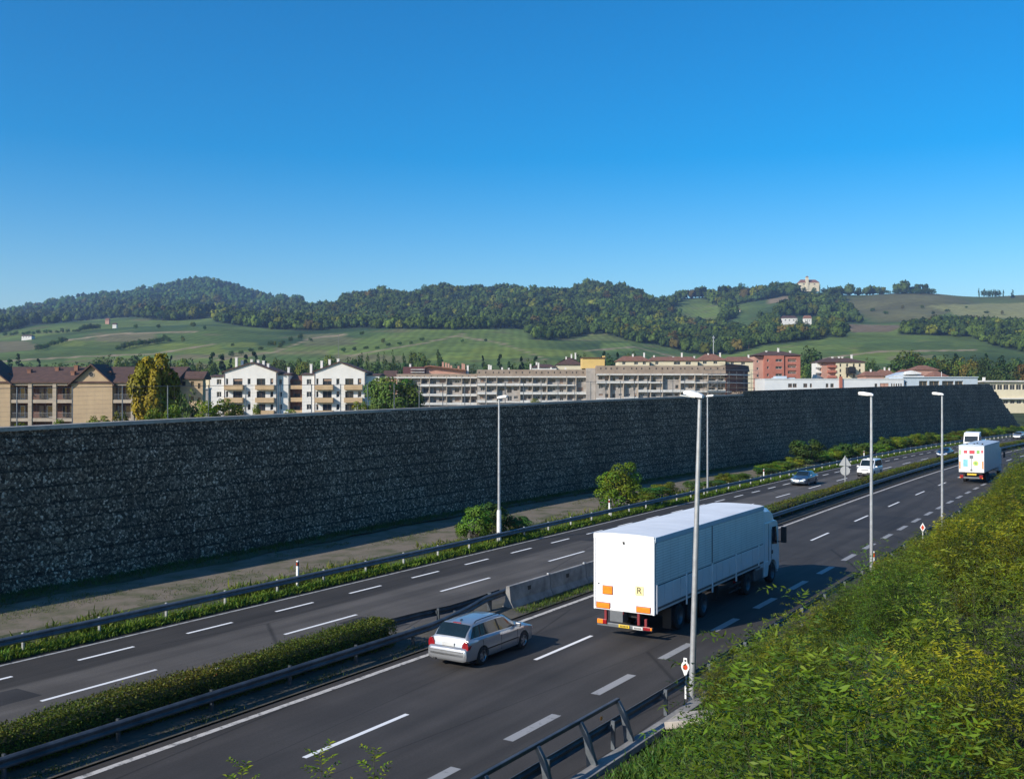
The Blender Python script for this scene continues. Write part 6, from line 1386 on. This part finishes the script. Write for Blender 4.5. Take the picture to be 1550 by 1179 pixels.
for u, h in ((884,10),(889,8),(908,11),(915,11),(896,8)): ground_tree('d', u, 441, 12, h+3, 'on the wooded crest in the middle')
N_used = len([o for o in col.objects if o.parent is None and o.get('category') in ('tree','conifer','cypress')])

# -- the woods on the hills
def wood_points():
    r = np.random.default_rng(5); out = []
    Yc = np.geomspace(700, 4200, 260)
    for u0 in np.arange(-120, 1680, 7.0):
        uu = np.full(260, u0); zz = terrain_z(uu, Yc); vv = 595-(zz-9.5)*1550/Yc; run = np.minimum.accumulate(vv); vis = vv <= run+2.0
        # walk up the visible slope in picture steps
        step = 3.0; ok = vis & (vv < 560); v_s = vv[ok]; y_s = Yc[ok]
        if not len(v_s): continue
        lastv = 1e9
        for v, y in zip(v_s, y_s):
            if abs(lastv-v) >= step*r.uniform(.7,1.3) or (y > 1200 and r.random() < .012):
                lastv = v; out.append((u0+r.uniform(-3.2,3.2), v, y*r.uniform(.995,1.005)))
    return np.array(out)
W = wood_points(); W = W[wood_mask(W[:,0], W[:,1])]
# extra thin scatter of bushes on open slopes
r5 = np.random.default_rng(8)
diam = np.clip(r5.uniform(11, 20, len(W))*W[:,2]/1550, 9, 30); W = np.c_[W, diam]
sz = W[:,3]/W[:,2]; nfree = max(0, 292-N_used)
vis_in = (W[:,0] > -10) & (W[:,0] < 1560)
order = np.argsort(-(sz*vis_in)); ind = order[:nfree]; rest = np.setdiff1d(np.arange(len(W)), ind)
zoneof = lambda u, Y: ('on the blue wooded hill at the left' if (Y > 2300 and u < 640) else 'in the wood left of the middle crest' if u < 780 else 'in the big wood below the middle crest' if u < 1110 else 'in the woods on the right hillside')
for i in ind:
    u, v, Y, d = W[i]; k = rr.choices('dmyr', (5, 4, 2, .5))[0]; lb, ct = KIND[k]; wh = zoneof(u, Y); z = float(terrain_z(np.array(u), np.array(Y)))
    put_tree(k+str(rr.randrange(2)), (u-775)*Y/1550, Y, z-1, d, d*rr.uniform(.95,1.25), lb+' '+wh, ct, lb+' '+wh)
def blob_template(seed, nb, nq):
    r = np.random.default_rng(seed); bm = bmesh.new(); bmesh.ops.create_icosphere(bm, subdivisions=1, radius=1); v0 = np.array([v.co[:] for v in bm.verts]); f0 = np.array([[v.index for v in f.verts] for f in bm.faces]); bm.free()
    V=[]; F=[]; b=0
    for k in range(nb):
        if k == 0: c = np.array([0,0,.5]); R_ = .40
        else: a = r.uniform(0,6.28); z = r.uniform(.3,.85); q = .5*math.sqrt(max(.03,1-((z-.45)/.55)**2))*.68; c = np.array([q*math.cos(a), q*math.sin(a), z]); R_ = r.uniform(.14,.24)
        V.append(v0*R_*(1+r.normal(0,.16,(len(v0),1)))+c); F.append(f0+b); b += len(v0)
    V = np.concatenate(V); F = np.concatenate(F)
    n = nq; dirs = unit(r.normal(0,1,(n,3))+np.array([0,0,.3])); src = V[r.integers(0, len(V), n)]; D = unit(r.normal(0,1,(n,3))); nn_ = unit(src-np.array([0,0,.45])+r.normal(0,.3,(n,3))*.3); D = unit(np.cross(nn_, D)); S = np.cross(D, nn_)
    sz_ = r.uniform(.06,.13,(n,1)); src = src + nn_*.02
    tri = np.stack([src+D*sz_, src-D*sz_*.6+S*sz_*.8, src-D*sz_*.6-S*sz_*.8], 1).reshape(-1,3)
    F = np.concatenate([F, np.arange(3*n).reshape(n,3)+len(V)]); V = np.concatenate([V, tri]); return V, F
def wood_mass(name, label, pts, nb, nq, seed, mul):
    r = np.random.default_rng(seed); TP = [blob_template(seed+i, nb, nq) for i in range(5)]; Vs=[]; Fs=[]; Cs=[]; off=0
    z = terrain_z(pts[:,0], pts[:,2]); x = (pts[:,0]-775)*pts[:,2]/1550
    pal = np.array([G_D, G_D, G_M, G_M, G_Y, G_R, (.03,.062,.026)]); ki = r.choice(7, len(pts), p=[.24,.22,.21,.15,.08,.018,.082]); lf = _noise2(x, pts[:,2], 150, 21)[:,None]; tone = pal[ki]*r.uniform(.65,1.3,(len(pts),1))*np.array(mul)*(1+.55*lf)*np.array([.85,.85,.75])
    for i in range(len(pts)):
        V, F = TP[i % 5]; a = r.uniform(0,6.28); c, s = math.cos(a), math.sin(a); d = pts[i,3]; h = d*r.uniform(.9,1.25)
        Vs.append(np.stack([(V[:,0]*c-V[:,1]*s)*d+x[i], (V[:,0]*s+V[:,1]*c)*d+pts[i,2], V[:,2]*h+z[i]-.12*h], -1)); Fs.append(F+off); off += len(V)
        Cs.append(np.clip(tone[i]*(1+r.normal(0,.22,(len(V),1))), .004, .4))
    o = np_mesh(name, np.concatenate(Vs), np.concatenate(Fs), M['leaf_wood'], color=np.concatenate(Cs)); o['kind'] = 'stuff'; tag(o, label, 'wood'); return o
far_ = rest[W[rest,2] > 2400]; mid = rest[W[rest,2] <= 2400]
wood_mass('distant_wood', 'dense blue green wood covering the far hill at the left', W[far_], 5, 60, 101, (1,1,1))
wood_mass('hillside_wood', 'dense green and rust mottled wood covering the middle and right hillsides', W[mid], 7, 130, 131, (1,1,1))

# -- trees and bushes on the bank behind the wall
def bank_z(x, y):
    so = to_so([x],[y])[0]; d = (wall_o(so[0])-2.6-so[1])/23; t = float(wall_top(min(so[0],284))); return t-.35-np.clip(d,0,1)**.8*(t-1.9)
def bank_tree(key, u, vtop, wpx, Y, label, cat):
    kk = Y/1550; x = (u-775)*kk; z = float(bank_z(x, Y)); top_ = 9.5+(595-vtop)*kk; put_tree(key, x, Y, z-.2, wpx*kk, top_-z+.2, label, cat, None)
bank_tree('big_yellow', 236, 540, 84, 112, 'tall yellowing autumn tree on the bank in front of the brown housing block', 'tree')
bank_tree('big_green', 594, 571, 104, 150, 'wide round dark green tree left of the long scaffolded block', 'tree')
bank_tree('d1', 282, 588, 46, 130, 'dark green tree on the bank right of the tall yellowing tree', 'tree')
for q, (u, v, wd, lb) in enumerate(((150,629,38,'low yellow green bush on top of the wall under the brown gable'),(30,640,26,'low bush on top of the wall at the far left'),(312,606,44,'bright green bush on top of the wall left of the white blocks'),(340,603,44,'tallest bright bush on top of the wall before the white gabled block'),(362,613,30,'bright bush on top of the wall under the left balconies'),(388,612,18,'slim bright bush on top of the wall before the right balconies'),(440,619,24,'small bush on top of the wall between the two white blocks'),(182,622,26,'bush on top of the wall left of the tall yellowing tree'),(262,612,34,'bush on top of the wall right of the tall yellowing tree'),(545,607,30,'pale green bush on top of the wall beside the dark round tree'),(810,603,22,'small pale bush on top of the wall before the long scaffolded block'),(90,634,24,'small bush on top of the wall before the brown loggias'),(232,618,34,'low bush on top of the wall under the tall yellowing tree'))):
    # stand 3 m behind the face of the wall along this column
    ts = (u-775)/1550; Yc = np.arange(40, 200, .25); so = to_so(Yc*ts, Yc); d = wall_o(so[:,0])-so[:,1]; Y = float(Yc[np.argmax(d > 3.0)]); kk = Y/1550; x = ts*Y; z = float(bank_z(x, Y))
    put_tree('wall_bush', x, Y, z-.25, wd*kk, max(1.0, 9.5+(595-v)*kk-z+.25), lb, 'bush', None)
# -- verge tree and bushes along the foot of the wall
def so_tree(key, s, o, wd, h, label, cat, group=None): x, y, t = rd(s, o); put_tree(key, x, y, .0, wd, h, label, cat, group)
so_tree('verge_tree', 90.6, -14.9, 3.9, 4.0, 'round bright green tree on the verge above the white lorry roof', 'tree')
so_tree('verge_bush', 68.6, -14.3, 2.5, 2.5, 'bushy green shrub left of the slim far verge lamp', 'bush')
so_tree('verge_bush2', 71.2, -14.6, 2.4, 2.3, 'bushy green shrub right of the slim far verge lamp', 'bush')
so_tree('verge_bush2', 73.4, -14.0, 2.0, 1.2, 'low flat shrub trailing right of the slim far verge lamp', 'bush')
r6 = random.Random(12); q = 0
for s in np.arange(97, 330, 3.4):
    if r6.random() < (.3 if s < 150 else .1): continue
    big = 1.0 if s < 140 else 1.25
    so_tree(r6.choice(['verge_bush','verge_bush2','verge_tree']), s, float(np.interp(s,[97,150,200,330],[-15.6,-16.3,-17.5,-17.0]))+r6.uniform(-.9,.9), r6.uniform(2.0,3.6)*big, r6.uniform(.7,1.5)*(1.3 if s > 150 else .8)*big, 'low green bush between the far guardrail and the gabion wall', 'bush', 'low bushes between the far guardrail and the wall')
so_tree('verge_bush2', 150, -17, 5, 3.4, 'tall dark bush at the wall foot behind the white van', 'bush')

# -- clipped hedges in the median
def hedge(name, label, s0, s1, oc, wd, H, n, leaf, base):
    r = np.random.default_rng(int(s0*10)); s = r.uniform(s0, s1, n); f = r.uniform(0, 1, n); a = np.where(f < .34, 0, np.where(f < .67, 1, 2))
    wob = .05*np.sin(s*.9)+.04*np.sin(s*2.3+1); hh = H*(1+.035*np.sin(s*.63)+.025*np.sin(s*2.9)); endf = np.clip((s1-s)/.5, 0, 1)**.5*np.clip((s-s0)/.5,0,1)**.5
    q = r.uniform(-1, 1, n); z = np.where(a == 2, hh, hh*r.uniform(.04, 1.02, n)); bul = (1-(np.abs(z/hh-.55)*1.1)**3).clip(.5,1)
    o = np.where(a == 2, q*wd/2*.92, np.where(a == 0, 1, -1)*wd/2*bul)*(.75+.25*endf) + wob*.6; z = z*(.8+.2*endf)
    o = o + r.normal(0,.05,n); z = (z + r.normal(0,.05,n)).clip(.03)
    t = np.interp(s, S_, T_); P = np.c_[rds(s, oc+o), z+.08]; outn = np.stack([np.cos(t)*np.where(a==0,1,np.where(a==1,-1,0)), -np.sin(t)*np.where(a==0,1,np.where(a==1,-1,0)), np.where(a==2,1.,.35)], -1)
    nn_ = unit(outn + r.normal(0,.5,(n,3))); D = unit(np.cross(nn_, r.normal(0,1,(n,3)))+outn*.5); Ls = leaf*r.uniform(.6,1.4,n)
    patch = .5+.5*np.sin(s*.55+1.3*np.sin(s*.21)); T = tints(r, n, base, .28, .2); T[:,0] *= .95+.4*patch; 
    root = empty(name, (0,0,0), 0, label, 'hedge')
    V, F, C = leaf_quads(P, D, nn_, Ls, Ls*.6, T); np_mesh('foliage', V, F, M['leaf'], root, color=C)
    mb = MB(); mb.loft([[(*rds(q_, oc+p), zz) for p, zz in ((-wd*.36,.1),(wd*.36,.1),(wd*.38,H*.85),(-wd*.38,H*.85))] for q_ in np.linspace(s0+.35, s1-.35, max(3, int((s1-s0)/2)))]); mb.build('inner_twigs', mat('hedge_inner', (.022,.032,.008), .95, 0, (.012,.018,.005), 8), root)
hedge('hedge', 'dense clipped hedge in the median ending left of the silver estate car', 9, 44.5, -1.95, .95, 1.0, 120000, .058, (.080,.122,.012))
hedge('hedge', 'long clipped hedge in the median receding beyond the white lorry cab', 84.5, 330, -1.75, .9, .95, 100000, .10, (.072,.112,.013))

# -- leafy shrubs on the embankment at the right
BUSH = []
for i, (Rr, H, base) in enumerate(((1.75,3.7,(.056,.090,.006)), (1.6,3.4,(.068,.098,.006)), (1.9,4.1,(.046,.080,.007)), (1.5,3.3,(.080,.100,.005)))):
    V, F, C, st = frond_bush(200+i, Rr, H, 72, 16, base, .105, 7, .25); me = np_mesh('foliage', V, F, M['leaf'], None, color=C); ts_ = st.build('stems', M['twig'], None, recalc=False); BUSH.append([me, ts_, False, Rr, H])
def put_bush(i, x, y, z, sc_, label, group=None, rot=None):
    b = BUSH[i]; r = empty('leafy_shrub', (x, y, z), random.uniform(0,6.28) if rot is None else rot, label, 'shrub', group); r.scale = (sc_,)*3
    for o in b[:2]:
        if b[2]: o = o.copy(); col.objects.link(o)
        o.parent = r
    b[2] = True; return r
EDGE = [(1000,1240),(1022,1179),(1030,1100),(1052,1048),(1085,992),(1112,962),(1160,925),(1196,898),(1240,880),(1300,858),(1350,822),(1400,800),(1452,768),(1490,742),(1515,712),(1550,690),(1700,640),(2600,600),(2600,2600),(900,2600)]
r7 = random.Random(33); nb = 0
def proj(x, y, z): return 775+1550*x/max(y,.1), 595-1550*(z-9.5)/max(y,.1)
cand = []
for stp, lo_, hi_ in ((3.7, .7, 1.3), (3.9, .28, .5)):
    for s in np.arange(2, 150, stp):
        for o in np.arange(EMB0+.9+(stp > 3)*1.2, EMB0+24, stp):
            cand.append((s+r7.uniform(-.35,.35)*stp, o+r7.uniform(-.3,.35)*stp, r7.uniform(lo_, hi_)))
for s in np.arange(28, 110, 2.1): cand.append((s+r7.uniform(-.5,.5), EMB0+r7.uniform(.6,1.5), r7.uniform(.45,.8)))
for s, o, sc_ in cand:
    x, y, t = rd(s, o); dist = math.hypot(x, y)
    if y < 3.5 or dist < 5.2: continue
    i = r7.randrange(4)
    if o < EMB0+3: sc_ *= .62
    z = float(emb_z(o))
    if y > 60: sc_ *= 1.1
    ok = False
    for _ in range(8):
        Rr, H = BUSH[i][3]*sc_, BUSH[i][4]*sc_
        jj = r7.uniform(.80,1.04); pts = [proj(x, y, z+H*jj), proj(x-Rr*.85*jj, y, z+H*.55), proj(x+Rr*.45, y, z+H*.85*jj), proj(x-Rr*.55,y,z+H*.9*jj)]
        if all(pip(EDGE, np.array([p[0]]), np.array([p[1]]))[0] for p in pts): ok = True; break
        sc_ *= .85
    if not ok or sc_ < .22: continue
    u, v = proj(x, y, z+H*.6)
    if u > 1700+600/max(y,1) or v > 1500: continue
    nb += 1
    if nb > 298: continue
    zn = 'by the nearest lamp' if s < 52 and o < EMB0+5 else ('on the near embankment slope' if dist < 24 else ('on the middle of the embankment slope' if dist < 48 else 'on the far embankment towards the decorated lorry'))
    lb = ('feathery leaved green shrub ' if i in (0,2) else 'feathery leaved yellow green shrub ')+zn
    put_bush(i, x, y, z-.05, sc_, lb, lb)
print('bushes', nb, 'trees before wood', N_used, 'wood', len(W))
# slim saplings whose tips reach into the bottom of the view
for u, v, Y, q, lb in ((487,1138,9.5,1,'leafy sapling tip at the bottom left of the middle, the larger of two'), (566,1140,9.8,3,'leafy sapling tip at the bottom edge, right of the larger one'), (366,1160,9.6,3,'small leafy tip at the bottom edge, leftmost')):
    x = (u-775)/1550*Y; zt = 9.5+(595-v)/1550*Y; so = to_so([x],[Y])[0]; z = float(emb_z(so[1])); r = np.random.default_rng(q+u); mb = MB(); mb.tube([(x,Y,z),(x+.05,Y,(z+zt)/2),(x,Y,zt)], [.018,.012,.004], 5)
    root = empty('sapling', (x, Y, z), 0, lb, 'sapling'); mb.build('stem', M['twig'], root, root.location)
    P=[];D=[];NN=[];Ls=[]
    for f in range(9):
        p0 = np.array([0,0,zt-z-.02-.045*f]); az = f*2.4+q; d0 = unit(np.array([math.cos(az), math.sin(az), 1.1]))
        side = unit(np.cross(d0,[0,0,1.])); Lf = .17+.015*f
        for j in range(5):
            uu = (j+1)/5; pj = p0+d0*Lf*uu-np.array([0,0,Lf*.25*uu*uu])
            for sg in (-1,1): P.append(pj); D.append(unit(d0*.5+side*sg*.9+r.normal(0,.1,3))); NN.append(np.array([0,0,1.])+r.normal(0,.2,3)); Ls.append(.062)
    V, F, C = leaf_quads(np.array(P), unit(np.array(D)), unit(np.array(NN)), np.array(Ls), np.array(Ls)*.36, tints(r, len(P), (.20,.24,.012), .15)); np_mesh('foliage', V, F, M['leaf'], root, color=C)

# -- grass and weeds (stuff)
def tufts(name, label, s, o, z, hgt, base, seed, nb=5, spread=.10, wd=.022, mtl='grass'):
    r = np.random.default_rng(seed); n = len(s); XY = rds(s, o); P = np.repeat(np.c_[XY, z], nb, 0) + np.c_[r.normal(0,spread,(n*nb,2)), np.zeros(n*nb)]
    H = np.repeat(hgt, nb)*r.uniform(.5,1.25,n*nb); D = unit(np.c_[r.normal(0,.45,(n*nb,2)), np.ones(n*nb)]); NN = unit(r.normal(0,1,(n*nb,3)))
    T = np.repeat(tints(r, n, base, .22, .2), nb, 0)*r.uniform(.8,1.2,(n*nb,1)); V, F, C = leaf_quads(P, D, NN, H, np.maximum(H*.16, wd), T, .3)
    ob = np_mesh(name, V, F, M[mtl], color=C); ob['kind'] = 'stuff'; tag(ob, label, 'grass'); return ob
r8 = np.random.default_rng(77)
def sdist(n, a, b): return a + (b-a)*r8.uniform(0,1,n)**1.6
n = 16000; s = sdist(n, 26, 220); o = -12.02-np.abs(r8.normal(0,.55,n)).clip(0,1.6); tufts('verge_grass', 'bright green grass growing under the far guardrail', s, o, .02-.015*(o+12), r8.uniform(.12,.30,n), (.105,.17,.018), 1)
n = 5000; s = sdist(n, 26, 150); o = -13.2-np.abs(r8.normal(0,.9,n)); keep = (np.sin(s*.8)+np.sin(s*.37+1)+r8.normal(0,.6,n)) > .2; s, o = s[keep], o[keep]; tufts('verge_weeds', 'tall straggly weeds behind the far guardrail', s, o, .05+0*s, r8.uniform(.15,.5,len(s)), (.085,.13,.02), 2, nb=8, wd=.02)
n = 9000; s = sdist(n, 26, 200); o = r8.uniform(-21,-15,n); keep = (np.sin(s*.5+o*1.7)+np.sin(s*.23-o*.9)+r8.normal(0,.4,n)) > .7; s, o = s[keep], o[keep]; tufts('track_grass', 'thin patches of low grass on the gravel track', s, o, .08+0*s, r8.uniform(.05,.16,len(s)), (.07,.10,.022), 3)
n = 7000; s = sdist(n, 26, 200); o = wall_o(s)+np.abs(r8.normal(0,.8,n))+.1; tufts('foot_grass', 'dark grass strip at the foot of the gabion wall', s, o, .1+0*s, r8.uniform(.1,.28,n), (.05,.085,.018), 4)
n = 2600; s = r8.uniform(16,60,n); o = -.62-np.abs(r8.normal(0,.35,n)); keep = (np.sin(s*1.3)+r8.normal(0,.7,n)) > .6; s, o = s[keep], o[keep]; tufts('median_weeds', 'sparse weeds in the median beside the near edge line', s, o, .06+0*s, r8.uniform(.05,.15,len(s)), (.07,.095,.022), 5)
n = 2500; s = r8.uniform(52,80,n); o = -1.0+np.abs(r8.normal(0,.28,n)).clip(0,.6)-.1; tufts('barrier_grass', 'green grass tufts along the foot of the concrete barrier', s, o, .05+0*s, r8.uniform(.06,.2,n), (.07,.12,.02), 6)
n = 26000; s = r8.uniform(14,130,n); o = EMB0+.75+np.abs(r8.normal(0,1.5,n)); keep = (s > 31) | (o > EMB0+1.3); s, o = s[keep], o[keep]
# keep weeds low where they would hide the kerb
tufts('embankment_weeds', 'dark green weeds covering the foot of the embankment', s, o, emb_z(o), r8.uniform(.10,.32,len(s))*np.clip((o-EMB0)/1.6,.35,1), (.045,.082,.012), 7, nb=8, spread=.2, wd=.028, mtl='leaf')

for k_, v_ in PROTO.items():
    if not v_[2]:
        for o_ in v_[:2]: bpy.data.objects.remove(o_)
# ------------------------------------------------------------------ air
mb = MB(); mb.box(-6500, 6500, -300, 5600, -6, 430)
m = bpy.data.materials.new('haze_air'); m.use_nodes = True; nt = m.node_tree; nt.nodes.remove(nt.nodes['Principled BSDF'])
pv = nt.nodes.new('ShaderNodeVolumePrincipled'); pv.inputs['Color'].default_value = (.42,.62,1,1); pv.inputs['Density'].default_value = .00012; pv.inputs['Anisotropy'].default_value = .2
nt.links.new(pv.outputs[0], nt.nodes['Material Output'].inputs['Volume'])
hz = mb.build('haze', m, None); hz['kind'] = 'stuff'; tag(hz, 'thin bluish haze in the air over the valley', 'haze')
